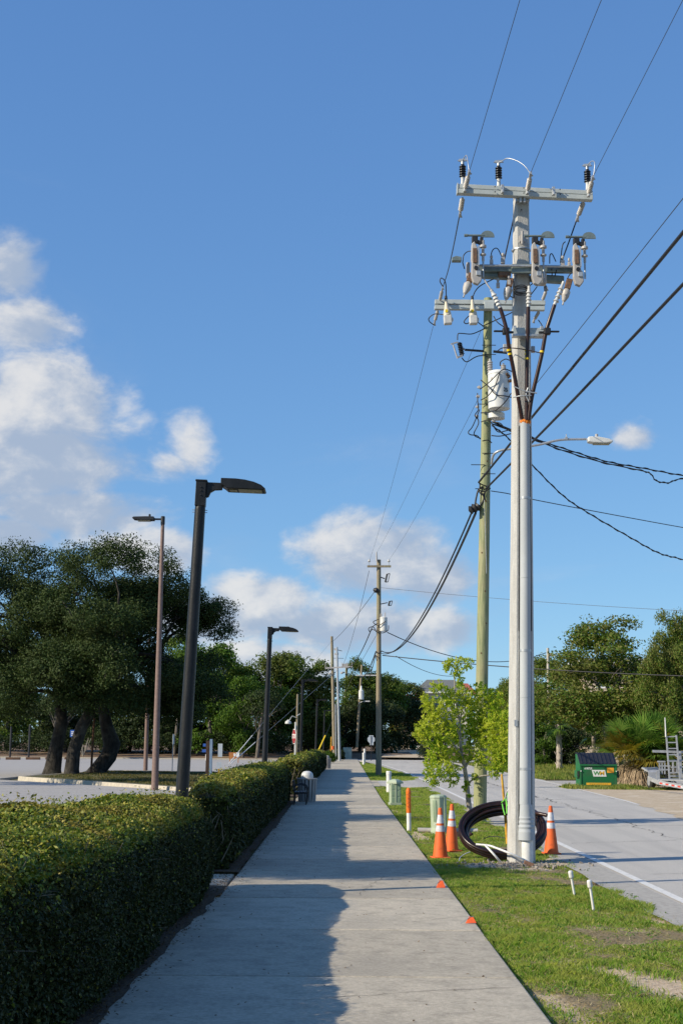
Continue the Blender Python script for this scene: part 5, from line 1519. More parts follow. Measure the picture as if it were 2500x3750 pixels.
oak('oak beside the lot, left of the second hedge', -14.5, 24.5, [(0, 0, -0.2), (0.05, 0, 1.2), (0.15, 0, 2.8), (0.1, 0, 5)], [0.34, 0.28, 0.24, 0.16],
    [(0, 0.2, 7.3, 2.6, 2.0, 2.2), (-1.2, 0.5, 5.6, 2.2, 1.6, 1.5)], 106, 260, 55, 0.15, None, 12)

# background wood: several kinds, each grown once and copied
def kind(seed, blobs, n, per, leaf, lm, bm, h=4.0, r=0.22, limbs=9, clump=1.0, shell=0.5, low=-0.7):
    return tree_parts(seed, [(0, 0, -0.6), (0.1, 0, h * 0.35), (0.0, 0.1, h * 0.7), (0.2, 0.1, h)], [r * 1.25, r, r * 0.85, r * 0.6], lobes(blobs, seed, 6, 0.46), n, clump * 0.8, per, leaf, lm, bm, limbs, r * 0.5, 0.75, shell, low, 0.55)
K = {
    'round': kind(201, [(0, -.6, 2.3, 3.4, 2.6, 2.2), (0, 0, 7.0, 4.2, 3.8, 3.3), (-2.2, -.5, 5.0, 3.0, 3.0, 2.6), (2.6, 0, 5.4, 3.0, 3, 2.6), (0.6, 0, 9.2, 2.4, 2.4, 1.6)], 560, 34, 0.30, M_tree, M_bark2),
    'tall': kind(202, [(0, -.6, 2.4, 3.0, 2.6, 2.4), (0, 0, 8.0, 3.0, 3.0, 3.4), (-1.0, 0, 5.2, 3.2, 3, 2.6), (1.2, 0, 10.6, 1.8, 1.8, 1.7), (-1.6, 0, 9.4, 1.5, 1.5, 1.3)], 540, 34, 0.30, M_tree, M_bark2, 6),
    'bright': kind(203, [(0, -.6, 2.3, 2.8, 2.4, 2.2), (0, 0, 6.6, 3.4, 3.2, 3.3), (1.8, 0, 4.6, 2.5, 2.5, 2.3), (-1.7, 0, 8.4, 1.8, 1.8, 1.6)], 440, 34, 0.30, M_treeb, M_bark2),
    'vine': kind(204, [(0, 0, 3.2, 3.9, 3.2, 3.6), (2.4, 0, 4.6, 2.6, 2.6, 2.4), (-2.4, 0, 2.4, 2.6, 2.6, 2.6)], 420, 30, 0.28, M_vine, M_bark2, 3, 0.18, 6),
    'olive': kind(205, [(0, 0, 5.2, 3.6, 3.2, 2.9), (1.9, 0, 3.4, 2.5, 2.3, 2.2), (-2.0, 0, 3.3, 2.5, 2.4, 2.2), (0.3, 0, 7.8, 1.7, 1.6, 1.5), (2.6, 0, 6.2, 1.3, 1.2, 1.1), (-1.9, 0, 6.0, 1.3, 1.3, 1.2)], 760, 42, 0.17, M_olive, M_bark2, 4, 0.18, 16, 0.62),
}
used = set()
def stand(k, label, x, y, z, s, rz, sz=None, group=None, cat='tree'):
    nm = {'round': 'broadleaf_tree', 'tall': 'broadleaf_tree', 'bright': 'broadleaf_tree', 'vine': 'overgrown_tree', 'olive': 'olive_green_tree'}[k]
    return plant(nm, label, cat, (x, y, z), K[k], group, rz, (s, s, sz or s))
WOOD = 'trees behind the parking lot'
for k, label, x, y, s, rz, sz in (
    ('bright', 'bright green tree right beside the oaks, catching the sun', -13.2, 141, 1.05, 0.5, 1.15),
    ('tall', 'tall tree with a ragged top between the oaks and the second lamp post', -17.2, 152, 1.0, 2.1, 1.05),
    ('round', 'big round topped tree right of the second black lamp post', -6.8, 150, 1.12, 0.9, 1.02),
    ('round', 'lower round tree directly behind the second black lamp post', -10.4, 146, 0.85, 3.6, 0.9),
    ('bright', 'sunny green tree between the red stop sign and the oaks', -9.6, 138, 0.72, 4.2, 0.8),
    ('tall', 'tree whose crown shows between the lamp posts and the tall bare pole', -2.4, 152, 0.95, 1.2, 0.80),
    ('tall', 'bluish tree just right of the tall bare pole', 2.4, 163, 0.9, 4.0, 0.86),
    ('round', 'tree behind the leaning pole with the pale crossarm', 4.6, 170, 0.95, 5.1, 0.88),
    ('round', 'far tree left of the house roof, its top against the sky', 9.3, 205, 0.95, 2.5, 0.92),
    ('vine', 'dark tree at the left picture edge behind the lot', -29, 146, 1.1, 0.2, 1.0),
    ('vine', 'dark tree behind the leftmost oak trunk', -24, 148, 1.1, 1.9, 1.15),
    ('vine', 'dark tree behind the middle of the three oaks', -20.0, 146, 1.15, 3.0, 1.15),
    ('tall', 'tree beyond the left edge of the lot', -36, 150, 1.1, 5.0, 1.0),
):
    stand(k, label, x, y, bank_z(x, y), s, rz, sz, WOOD)
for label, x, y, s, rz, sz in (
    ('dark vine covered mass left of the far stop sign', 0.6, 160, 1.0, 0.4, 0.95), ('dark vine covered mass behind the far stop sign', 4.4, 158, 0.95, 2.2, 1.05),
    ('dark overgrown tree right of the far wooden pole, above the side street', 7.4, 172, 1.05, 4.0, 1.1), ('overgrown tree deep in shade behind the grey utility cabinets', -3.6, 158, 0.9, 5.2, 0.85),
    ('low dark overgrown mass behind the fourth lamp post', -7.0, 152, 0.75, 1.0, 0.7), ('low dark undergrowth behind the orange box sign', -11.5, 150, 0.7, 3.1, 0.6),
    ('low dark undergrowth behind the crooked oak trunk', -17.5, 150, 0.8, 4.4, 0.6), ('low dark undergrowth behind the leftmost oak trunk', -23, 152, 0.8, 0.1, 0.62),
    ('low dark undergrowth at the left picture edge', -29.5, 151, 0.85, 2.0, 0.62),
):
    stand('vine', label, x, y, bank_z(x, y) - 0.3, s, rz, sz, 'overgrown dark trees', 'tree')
# ragged far wood that closes the horizon behind everything
rf = np.random.RandomState(77)
bl = []
for i in range(46):
    x = -150 + i * 8 + rf.uniform(-2, 2)
    bl.append((x, 232 + rf.uniform(0, 40), 3.4 + rf.uniform(0, 1.2), 6.5, 5, 5.2 + rf.uniform(-1, 1.6)))
pos, nrm, _ = crown_points(rf, bl, 2600, 1.7, 22, 0.8, 0.5, -0.5)
v, f = leaf_quads(rf, pos, nrm, 0.75, 0.5)
tag(link('far_woods', npmesh('far_woods', v, f, M_tree)), kind='stuff')
# shrubs along the bank
sh_bl = [(x, 141 + 2.5 * math.sin(x * 1.7), 0.9 + 0.5 * math.sin(x * 2.9) ** 2, 1.8, 1.2, 1.3 + 0.6 * math.sin(x * 1.3) ** 2) for x in np.arange(-40, -5.5, 2.1)]
pos, nrm, _ = crown_points(rf, sh_bl, 1000, 0.45, 28, 0.8, 0.4, -0.2)
v, f = leaf_quads(rf, pos, nrm, 0.2, 0.1)
tag(link('undergrowth', npmesh('undergrowth', v, f, M_vine)), kind='stuff')
# thin bare trunks that show under the oaks
for lab, x, y, hh, r, ln in (('thin young trunk standing on the litter left of the oaks', -26.8, 131, 4.4, 0.16, 0.3), ('pale thin trunk between the brown lamp poles', -16.9, 142, 7.0, 0.2, 0.6), ('slim trunk behind the second black lamp post, leaning right', -8.1, 136, 4.5, 0.2, 0.5)):
    rr = np.random.RandomState(int(x * 10) % 97)
    tm, cm = tree_parts(int(abs(x) * 7), [(0, 0, -0.3), (ln * 0.4, 0, hh * 0.5), (ln, 0, hh)], [r, r * 0.8, r * 0.5], [(ln, 0, hh + 0.6, 2.0, 1.8, 1.5)], 90, 0.7, 30, 0.24, M_vine, M_bark2, 7, 0.06)
    plant('slender_tree', lab, 'tree', (x, y, bank_z(x, y)), (tm, cm), 'slender trees on the bank')
mb = MB()
for k in range(7):
    a = k * 0.9
    mb.tube([(0, 0, 0), (0.3 * math.cos(a), 0.2 * math.sin(a), 0.7), (0.75 * math.cos(a), 0.3 * math.sin(a), 1.8)], [0.04, 0.035, 0.015], 5)
solo('bare_shrub', mb, M_pale, 'pale bare stemmed shrub beside the thin young trunk at left', 'shrub', (-25.3, 137, 0.1))

# right side
RT = 'trees beyond the grass field'
for label, x, y, s, rz, sz in (
    ('large olive green tree with a pointed top above the green dumpster', 16.6, 86, 1.36, 0.3, 1.04),
    ('olive green tree left of the pointed one, reaching to the thin pale pole', 17.6, 116, 1.2, 2.0, 0.98),
    ('low olive green tree behind the grass, left of the sabal trunk', 14.4, 118, 0.9, 5.2, 0.78),
    ('narrow olive green tree with a tall top at the right picture edge', 19.3, 80, 0.60, 4.0, 1.02),
    ('olive green tree cut by the right picture edge', 22.0, 88, 0.8, 1.1, 0.95),
    ('olive green tree behind the palmetto clump', 20.3, 100, 0.8, 3.3, 0.60),
    ('olive green tree hidden partly by the white concrete pole', 15.8, 124, 0.95, 0.9, 0.80),
):
    stand('olive', label, x, y, 0, s, rz, sz, RT)
for label, x, y, s, rz, sz in (('dark green tree hidden partly by the cable guard of the white pole', 19.5, 152, 0.8, 1.4, 0.8), ('green tree right of the white pole, beyond the field', 17.8, 130, 0.72, 3.9, 0.74), ('green tree low behind the dumpster', 14.6, 99, 0.42, 0.4, 0.42), ('green shrub at the field edge below the olive trees', 13.4, 112, 0.4, 2.6, 0.36), ('small green shrub between the thin pale pole and the dumpster', 16.8, 106, 0.4, 4.6, 0.34)):
    stand('bright', label, x, y, 0, s, rz, sz, RT)
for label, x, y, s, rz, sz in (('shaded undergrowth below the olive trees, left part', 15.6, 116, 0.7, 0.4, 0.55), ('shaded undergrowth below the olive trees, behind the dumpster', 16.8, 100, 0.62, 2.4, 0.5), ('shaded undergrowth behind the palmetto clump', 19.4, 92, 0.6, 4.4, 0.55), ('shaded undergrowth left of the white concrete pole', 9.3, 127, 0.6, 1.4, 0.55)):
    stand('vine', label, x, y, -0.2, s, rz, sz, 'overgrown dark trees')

# ---- the small leafy tree on the verge
ty = thing('young_tree', 'small yellow green leafy tree with pale branches, beside the round wooden pole', 'tree', (2.745, 29.0, -0.03))
rg = np.random.RandomState(61)
LT = lambda q: Vector(q) - Vector((2.745, 29.0, -0.03))
lim = [
    ([(2.731,29.000,0.013), (2.684,29.000,0.456), (2.652,29.000,0.801), (2.609,29.000,1.114)], 0.058, 0.042),
    ([(2.640,29.000,0.734), (2.711,28.900,0.838), (2.929,28.800,0.954), (3.145,28.700,0.980), (3.348,28.600,1.072)], 0.022, 0.008),
    ([(2.609,29.000,1.114), (2.553,29.000,1.378), (2.522,29.000,1.744), (2.512,29.000,2.027), (2.435,29.000,2.537), (2.403,29.000,3.052)], 0.038, 0.010),
    ([(2.609,29.000,1.114), (2.711,29.100,1.294), (2.746,29.200,1.633), (2.817,29.300,2.091), (2.993,29.300,2.379)], 0.032, 0.008),
    ([(2.553,29.000,1.378), (2.339,28.800,1.629), (2.162,28.700,1.796), (1.900,28.600,1.849)], 0.022, 0.006),
    ([(2.522,29.000,1.744), (2.378,28.900,1.996), (2.121,28.900,2.079), (1.800,28.800,1.990)], 0.018, 0.005),
    ([(2.511,29.000,1.942), (2.569,29.100,2.313), (2.637,29.200,2.488)], 0.016, 0.005),
    ([(2.592,29.000,1.210), (2.284,29.200,1.402), (2.003,29.300,1.428), (1.830,29.300,1.569)], 0.018, 0.005),
    ([(2.739,29.200,1.576), (3.014,29.000,1.748), (3.289,28.900,1.806), (3.451,28.800,2.031)], 0.020, 0.005),
    ([(2.609,29.000,1.114), (2.356,28.700,1.184), (2.066,28.600,1.101), (1.891,28.500,0.908)], 0.014, 0.005),
    ([(2.414,29.000,2.880), (2.364,29.000,3.166), (2.277,29.000,3.223)], 0.010, 0.004), ([(2.403,29.000,2.994), (2.508,29.000,3.225), (2.624,29.000,3.312)], 0.010, 0.004),
    ([(2.816,29.300,2.033), (3.177,29.400,2.268), (3.400,29.300,2.440)], 0.014, 0.005),
]
mb = MB()
tips = []
for pts, r0, r1 in lim:
    c = [LT(q) for q in curve(pts, 4)]
    mb.tube(c, [r0 + (r1 - r0) * i / (len(c) - 1) for i in range(len(c))], 8)
    if r0 < 0.05:
        tips += [tuple(q) for q in c[len(c) // 3:]]
part('trunk', mb, M_pale, ty)
tips = np.array(tips)
P_, N_ = [], []
pxs = [((2.393,29.000,3.310), 0.16), ((2.249,29.000,3.223), 0.12), ((2.653,29.000,3.283), 0.16), ((2.461,29.000,3.110), 0.14), ((2.506,29.000,2.881), 0.12), ((2.038,28.900,2.759), 0.18), ((1.808,28.900,2.501), 0.16), ((2.274,29.000,2.622), 0.22), ((2.629,29.100,2.628), 0.22), ((2.985,29.200,2.663), 0.24), ((3.274,29.200,2.522), 0.24), ((3.404,29.100,2.320), 0.22), ((1.943,28.800,2.301), 0.26), ((2.236,28.900,2.306), 0.28), ((2.569,29.100,2.342), 0.26), ((2.876,29.300,2.320), 0.28), ((3.155,29.200,2.206), 0.26), ((1.771,28.800,1.962), 0.22), ((2.028,28.800,2.020), 0.22), ((2.312,28.800,1.966), 0.18), ((2.969,29.100,1.975), 0.28), ((3.263,28.900,1.975), 0.28), ((3.452,28.800,2.088), 0.2), ((3.464,28.700,1.750), 0.22), ((1.646,28.600,1.791), 0.15), ((1.900,28.600,1.682), 0.24), ((2.161,28.700,1.628), 0.22), ((2.851,29.100,1.690), 0.24), ((3.116,28.900,1.636), 0.26), ((3.320,28.700,1.526), 0.22), ((2.317,28.900,1.349), 0.22), ((2.046,29.100,1.373), 0.22), ((1.911,28.800,1.179), 0.2), ((2.122,28.600,1.046), 0.22), ((1.863,28.500,0.963), 0.16), ((2.364,28.800,1.071), 0.18), ((1.946,28.500,0.826), 0.1), ((2.326,28.700,0.879), 0.14), ((2.611,29.000,1.406), 0.2), ((2.885,28.900,1.297), 0.2), ((3.147,28.700,1.246), 0.22), ((3.333,28.600,1.193), 0.2), ((3.191,28.600,1.054), 0.16), ((3.363,28.600,1.360), 0.2), ((2.654,28.900,0.793), 0.05), ((2.601,28.950,0.680), 0.07), ((2.714,28.950,0.542), 0.05), ((2.792,28.850,0.935), 0.07), ((3.075,29.300,1.807), 0.3), ((2.758,29.300,1.976), 0.26), ((2.455,29.300,1.745), 0.22)]
for (cx, cy, cz), rad in pxs:
    c = np.array(LT((cx, cy, cz)))
    for q in range(int(7 + 150 * rad * rad * 9)):
        # small rosettes of leaves
        s_ = c + unit(rg.normal(size=3)) * rad * rg.uniform(0.2, 1.05) ** 0.6
        d_ = unit(rg.normal(size=(5, 3)) + np.array([0, 0, 0.35]))
        P_.append(s_ + d_ * 0.028)
        N_.append(np.cross(d_, unit(rg.normal(size=(5, 3)))))
P_, N_ = np.concatenate(P_), unit(np.concatenate(N_))
v, f = leaf_quads(rg, P_, N_, 0.078, 0.029, 0.12)
o = link('foliage', npmesh('foliage', v, f, M_young), ty)
o['kind'] = 'stuff'

# ---- palms
M_frond = leafmat('palmetto blades', [(0.06, 0.13, 0.02), (0.10, 0.19, 0.03), (0.17, 0.24, 0.05)], 0.25, 0.4)
M_frondy = leafmat('yellowing palmetto blades', [(0.20, 0.17, 0.03), (0.28, 0.20, 0.035), (0.16, 0.17, 0.035)], 0.25, 0.5)
M_dead = leafmat('dead palm fronds', [(0.30, 0.22, 0.14), (0.42, 0.33, 0.23), (0.20, 0.14, 0.09)], 0.1, 0.8)
M_sabal = mat('sabal trunk', (0.36, 0.31, 0.26), (0.20, 0.165, 0.13), 0.95, scale=5, bump=0.8, bscale=9)
def fan(stem0, dirv, stem_len, rad, droop, rg, spread=1.25, nb=22, bw=0.026):
    """one fan leaf: stalk and blades; returns verts and quads"""
    d = Vector(dirv).normalized()
    side = d.cross(Vector((0, 0, 1)))
    side = side.normalized() if side.length > 0.05 else Vector((1, 0, 0))
    up = side.cross(d).normalized()
    side = (side + up * rg.uniform(-0.5, 0.5)).normalized()
    up = side.cross(d).normalized()
    hub = Vector(stem0) + d * stem_len
    hub.z -= droop * 0.25 * stem_len
    V, F = [], []
    def blade(a, b, c, w):
        wv = (b - a).cross(up)
        wv = wv.normalized() * w if wv.length > 1e-6 else side * w
        i = len(V)
        V.extend([a, b + wv, c, b - wv])
        F.append((i, i + 1, i + 2, i + 3))
    blade(Vector(stem0), (Vector(stem0) + hub) / 2, hub, 0.015)
    for k in range(nb):
        a = spread * (2 * k / (nb - 1) - 1) + rg.uniform(-0.04, 0.04)
        bd = d * math.cos(a) + side * math.sin(a)
        L = rad * (0.75 + 0.25 * math.cos(a)) * rg.uniform(0.85, 1.08)
        m_ = hub + bd * L * 0.5 + up * (0.04 * L)
        t_ = hub + bd * L - Vector((0, 0, 1)) * (droop * L * rg.uniform(0.3, 0.75))
        blade(hub, m_, t_, bw * rad)
    return V, F
def palm_part(name, parent, fans, m):
    V, F = [], []
    for v_, f_ in fans:
        o_ = len(V)
        V += [tuple(q) for q in v_]
        F += [tuple(i + o_ for i in q) for q in f_]
    o = link(name, npmesh(name, np.array(V), np.array(F), m), parent)
    o['kind'] = 'stuff'
    return o
pm = thing('palmetto_clump', 'large bushy palmetto with yellow fronds and a skirt of dead ones, behind the dumpster', 'palm', (12.65, 57.6, 0))
rg = random.Random(9)
live, yel, dead = [], [], []
for i in range(190):
    a = rg.uniform(0, 6.283)
    e = rg.uniform(0.0, 1.45)
    d = (math.cos(a) * math.cos(e), math.sin(a) * math.cos(e), math.sin(e))
    st = (rg.uniform(-.75, .95), rg.uniform(-.4, .4), rg.uniform(0.8, 1.3))
    fl = fan(st, d, rg.uniform(0.6, 1.2), rg.uniform(0.85, 1.2), 0.25 + 0.35 * max(0, 0.7 - e), rg)
    (yel if rg.random() < (0.55 if d[0] < -0.1 and e < 1.0 else 0.14) else live).append(fl)
for i in range(110):
    a = rg.uniform(2.2, 6.3)
    d = (math.cos(a), math.sin(a), rg.uniform(-1.0, -0.15))
    dead.append(fan((rg.uniform(-.8, .7), rg.uniform(-.35, .2), rg.uniform(0.55, 1.1)), d, rg.uniform(0.15, 0.5), rg.uniform(0.6, 0.95), 0.9, rg, 0.8, 13, 0.025))
palm_part('fronds', pm, live, M_frond)
palm_part('yellow_fronds', pm, yel, M_frondy)
palm_part('dead_fronds', pm, dead, M_dead)
part('trunk', MB().tube([(-0.1, 0, -0.2), (-0.1, 0, 0.6), (0, 0, 1.1)], [0.35, 0.3, 0.22], 10).tube([(0.8, 0, -0.2), (0.8, 0.1, 0.9)], [0.25, 0.2], 8), M_sabal, pm)
def sabal(label, loc, h, r, m, mt, nf=26, rad=0.95, seed=1, skirt=0):
    rg = random.Random(seed)
    t = thing('sabal_palm', label, 'palm', loc)
    mb = MB().tube([(0, 0, -0.4), (0.03, 0, h * 0.5), (0, 0, h)], [r * 1.1, r, r * 0.9], 10)
    part('trunk', mb, mt, t)
    for k in range(int(h / 0.22)):
        z = 0.1 + k * 0.22
        a = k * 2.4
        part('boot', MB().bar((r * 0.8 * math.cos(a), r * 0.8 * math.sin(a), z), (r * 1.5 * math.cos(a), r * 1.5 * math.sin(a), z + 0.2), 0.09, 0.03), mt, t)
    fs_ = []
    for i in range(nf):
        a = rg.uniform(0, 6.283)
        e = rg.uniform(-0.7, 1.3)
        fs_.append(fan((0, 0, h), (math.cos(a) * math.cos(e), math.sin(a) * math.cos(e), math.sin(e)), rg.uniform(0.5, 0.9) * rad, rad, 0.5, rg, 1.2, 13, 0.05))
    palm_part('fronds', t, fs_, m)
    return t
sabal('sabal palm with a pale criss-cross trunk, standing in the grass left of the dumpster', (13.9, 88, 0), 2.9, 0.19, M_frond, mat('pale boots', (0.46, 0.41, 0.36), (0.28, 0.24, 0.20), 0.95, scale=6, bump=.6, bscale=12), 9, 0.8, 3)
sabal('small sabal palm with a thin brown trunk directly behind the dumpster lid', (16.1, 88, 0), 2.2, 0.13, M_frond, M_sabal, 8, 0.7, 4)
sabal('palm with brown fronds beside the white stair of the house', (8.795,186.000,1.560), 3.1, 0.28, M_frondy, M_sabal, 26, 1.5, 5)
sabal('second brownish palm right of the first, in front of the house', (10.295,190.000,1.569), 3.0, 0.25, M_frondy, M_sabal, 22, 1.5, 6)
sabal('low green palm among the thin posts near the far cabinets', (-1.219,163.779,0.000), 2.2, 0.18, M_frond, M_sabal, 40, 1.5, 7)


# ================================================================== THINGS ON THE VERGE
M_orange = mat('cone orange', (0.72, 0.125, 0.024), (0.50, 0.09, 0.025), 0.6, scale=14, lo=0.5, hi=0.8, c3=(0.60, 0.12, 0.04), s3=6)
M_refl = mat('reflective collar', (0.64, 0.64, 0.68), (0.48, 0.48, 0.52), 0.4, scale=20)
M_rubber = mat('black rubber', (0.02, 0.02, 0.02), (0.04, 0.04, 0.04), 0.7, scale=30)
M_ped = mat('pale green plastic', (0.36, 0.43, 0.31), (0.30, 0.365, 0.26), 0.55, scale=4, c3=(0.40, 0.45, 0.35), s3=3)
M_pedk = mat('green plastic groove', (0.24, 0.33, 0.22), None, 0.7)
M_lime = mat('lime ribbon', (0.20, 0.62, 0.06), (0.12, 0.5, 0.05), 0.5, scale=40)
M_goldrod = mat('yellow marker rod', (0.62, 0.36, 0.03), (0.42, 0.20, 0.02), 0.5, scale=18)
M_red = mat('sign red', (0.30, 0.02, 0.025), (0.24, 0.02, 0.025), 0.5, scale=6)
M_signw = mat('sign white', (0.70, 0.70, 0.68), None, 0.5)
M_signb = mat('sign back aluminium', (0.50, 0.55, 0.60), (0.44, 0.48, 0.53), 0.4, 0.2, scale=4)
M_blue = mat('sign blue', (0.03, 0.10, 0.38), None, 0.5)

def cone(label, loc, rz=0, lean=0.0):
    t = thing('traffic_cone', label, 'traffic cone', loc, 'traffic cones round the white pole', (lean, 0, rz))
    r = lambda z: 0.112 - (0.112 - 0.026) * z / 0.71
    rings = [(0.02, 0.38, M_orange), (0.38, 0.465, M_refl), (0.465, 0.497, M_orange), (0.497, 0.618, M_refl), (0.618, 0.71, M_orange)]
    part('base', MB().box((0, 0, 0.012), (0.25, 0.25, 0.024)), M_orange, t, bevel=0.008)
    for z0, z1, m in rings:
        pr_ = [(r(z0) + (0.002 if m is M_refl else 0), z0), (r(z1) + (0.002 if m is M_refl else 0), z1)]
        if z1 > 0.7:
            pr_ += [(0.022, 0.716), (0.014, 0.716), (0.012, 0.66)]
        part('collar' if m is M_refl else 'body', MB().lathe(pr_, n=24), m, t)
    return t
cone('left orange traffic cone, the nearer of the pair beside the sidewalk', (1.475, 20.4, -0.035), 0.2, 0.0)
cone('slimmer looking traffic cone just behind and right of the left one', (1.745, 21.75, -0.035), 0.5, 0.03)
cone('traffic cone right of the white pole at the road edge', (3.215, 21.25, -0.028), 0.1, 0.0)

t = thing('marker_post', 'white plastic marker post with an orange sleeve beside the sidewalk', 'marker post', (1.335, 26.7, -0.04), None, (0.01, -0.015, 0))
part('post', MB().tube([(0, 0, -0.1), (0, 0, 0.40)], 0.042, 16), M_pvc, t)
part('sleeve', MB().lathe([(0.046, 0.34), (0.046, 0.75), (0.040, 0.785), (0.022, 0.805), (0.005, 0.81)], n=18), mat('sleeve orange', (0.80, 0.17, 0.015), (0.7, 0.14, 0.012), 0.5, scale=10), t)
for i in range(13):
    part('print_mark', MB().box((-0.012 + 0.012 * math.sin(i * 2.7), -0.0455, 0.42 + i * 0.024), (0.016 + 0.012 * (i % 3), 0.004, 0.006)), M_rust, t)

t = thing('utility_pedestal', 'pale green boxy pedestal with recessed panels and a domed cap, beside the white pipe', 'pedestal', (1.50, 37.55, -0.04), 'green utility pedestals')
part('body', MB().box((0, 0, 0.30), (0.27, 0.27, 0.60)), M_ped, t, bevel=0.012)
part('foot', MB().box((0, 0, 0.04), (0.32, 0.32, 0.08)), M_ped, t, bevel=0.01)
part('cap', MB().lathe([(0.225, 0.58), (0.225, 0.625), (0.16, 0.67), (0.06, 0.70)], n=4, smooth=False), M_ped, t)
t.rotation_euler = (0, 0, R(8))
for ch in t.children:
    if ch.name.startswith('cap'):
        ch.rotation_euler = (0, 0, R(45))
for sx in (-1, 1):
    for k in range(3):
        part('panel', MB().box((sx * 0.068, -0.137, 0.155 + 0.165 * k), (0.095, 0.012, 0.135)), M_pedk, t, bevel=0.004)
        part('panel', MB().box((0.137, sx * 0.068, 0.155 + 0.165 * k), (0.012, 0.095, 0.135)), M_pedk, t, bevel=0.004)
part('rib', MB().box((0, -0.14, 0.31), (0.045, 0.02, 0.56)), M_ped, t, bevel=0.004)

t = thing('utility_pedestal', 'taller looking pale green pedestal with ribbed edges, just left of the two cones', 'pedestal', (1.865, 26.1, -0.05), 'green utility pedestals', (0, R(-1.5), R(14)))
part('body', MB().lathe([(0.16, 0), (0.165, 0.05), (0.15, 0.12), (0.158, 0.66), (0.15, 0.70), (0.11, 0.715)], n=10, smooth=False), M_ped, t, bevel=0.01)
for k in range(26):
    part('louvre', MB().box((-0.105, -0.108, 0.24 + 0.015 * k), (0.07, 0.012, 0.007), Matrix.Rotation(R(-44), 3, 'Z')), M_pedk, t)
part('seam', MB().box((0.075, -0.135, 0.40), (0.012, 0.03, 0.54)), M_ped, t, bevel=0.004)
part('rim', MB().lathe([(0.162, 0.655), (0.166, 0.67), (0.160, 0.69)], n=10, smooth=False), M_ped, t)
wire('tie_cord', curve([(1.756,25.900,0.128), (1.810,25.800,0.163), (1.943,25.900,0.218)], 4), 0.006, M_pvc, 'white cord lying against the ribbed green pedestal', 'cord')
solo('grey_conduit', MB().tube([(1.48, 26.35, 0.0), (2.6, 26.25, 0.0)], 0.045, 10), M_porc, 'grey conduit pipe lying on the sand behind the pedestal', 'pipe', (1.48, 26.35, 0.0), world=True)
mb = MB()
for k in range(6):
    up_ = Vector((0.01 * k, -0.05 * k, 0.012 * k))
    mb.tube([q + up_ for q in curve([(1.974,24.600,0.040), (2.053,24.400,0.030), (2.122,24.200,0.053), (2.207,24.000,0.039)], 5)], 0.022, 6)
solo('cable_ends', mb, M_riser, 'dark cable ends lying on the ground between the cones and the coil', 'cable', (1.975,24.600,0.110), world=True, kind=None)

def pipe(label, loc, h, r):
    t = thing('white_pipe', label, 'pipe post', loc, 'white pipe posts along the verge')
    part('tube', MB().tube([(0, 0, -0.2), (0, 0, h - 0.05)], r, 16), M_pvc, t)
    part('cap', MB().lathe([(r * 1.1, h - 0.10), (r * 1.1, h), (r * 0.95, h + 0.02)], n=16), M_pvc, t)
    return t
pipe('white pipe post standing behind the boxy green pedestal', (1.68, 47.3, -0.04), 0.70, 0.085)
pipe('far white pipe post near the end of the sidewalk', (1.84, 106, -0.04), 0.92, 0.09)
pipe('taller pipe post right behind the farthest white one', (2.02, 112, -0.04), 1.2, 0.08)

# sewer clean-out stubs in the grass
for lab, base, top in (('left one of the two small white stubs in the grass', (2.564,15.350,0.002), (2.529,15.330,0.202)), ('right one of the two small white stubs in the grass', (2.555,14.180,0.000), (2.523,14.160,0.217))):
    b_, tp = Vector(base), Vector(top)
    t = thing('vent_stub', lab, 'pipe stub', (b_.x, b_.y, -0.03), 'white pipe stubs in the grass')
    d = tp - b_
    part('tube', MB().tube([b_ - d * 0.25, tp], 0.0135, 10), M_pvc, t, world=True)
    part('cap', MB().lathe([(0.020, -0.03), (0.026, -0.02), (0.026, 0.03), (0.022, 0.045), (0.008, 0.05)], tp, d, 12), M_pvc, t, world=True)
# marking flags fallen at the sidewalk's edge
M_flag = mat('flag orange', (0.80, 0.13, 0.03), (0.70, 0.10, 0.03), 0.6, scale=30)
for lab, b_, k, dz in (('farther orange marking flag at the edge of the sidewalk', (1.148,15.885,0.000), 1.0, 0.075), ('nearer orange marking flag lying flat at the edge of the sidewalk', (1.197,12.813,0.000), 0.95, 0.05)):
    x, y, _ = b_
    t = thing('marking_flag', lab, 'flag', (x, y, 0.0), 'orange marking flags')
    a = [(-0.05 * k, -0.02, 0.004), (0.055 * k, -0.01, 0.006), (0.03 * k, 0.03, dz), (-0.01 * k, 0.035, dz * 1.1)]
    vs = a + [(p_[0], p_[1] + 0.003, p_[2] + 0.002) for p_ in a]
    part('flag', MB().add(vs, [(0, 1, 2, 3), (7, 6, 5, 4), (0, 4, 5, 1), (1, 5, 6, 2), (2, 6, 7, 3), (3, 7, 4, 0)]), M_flag, t)
    part('wire_stem', MB().tube([(-0.10 * k, -0.03, 0.004), (0.0, 0.03, dz * 1.05), (0.035 * k, 0.035, dz * 1.2)], 0.0022, 5), M_galv, t)

M_coil = mat('coiled cable jacket', (0.022, 0.010, 0.009), (0.012, 0.007, 0.007), 0.28, scale=20)
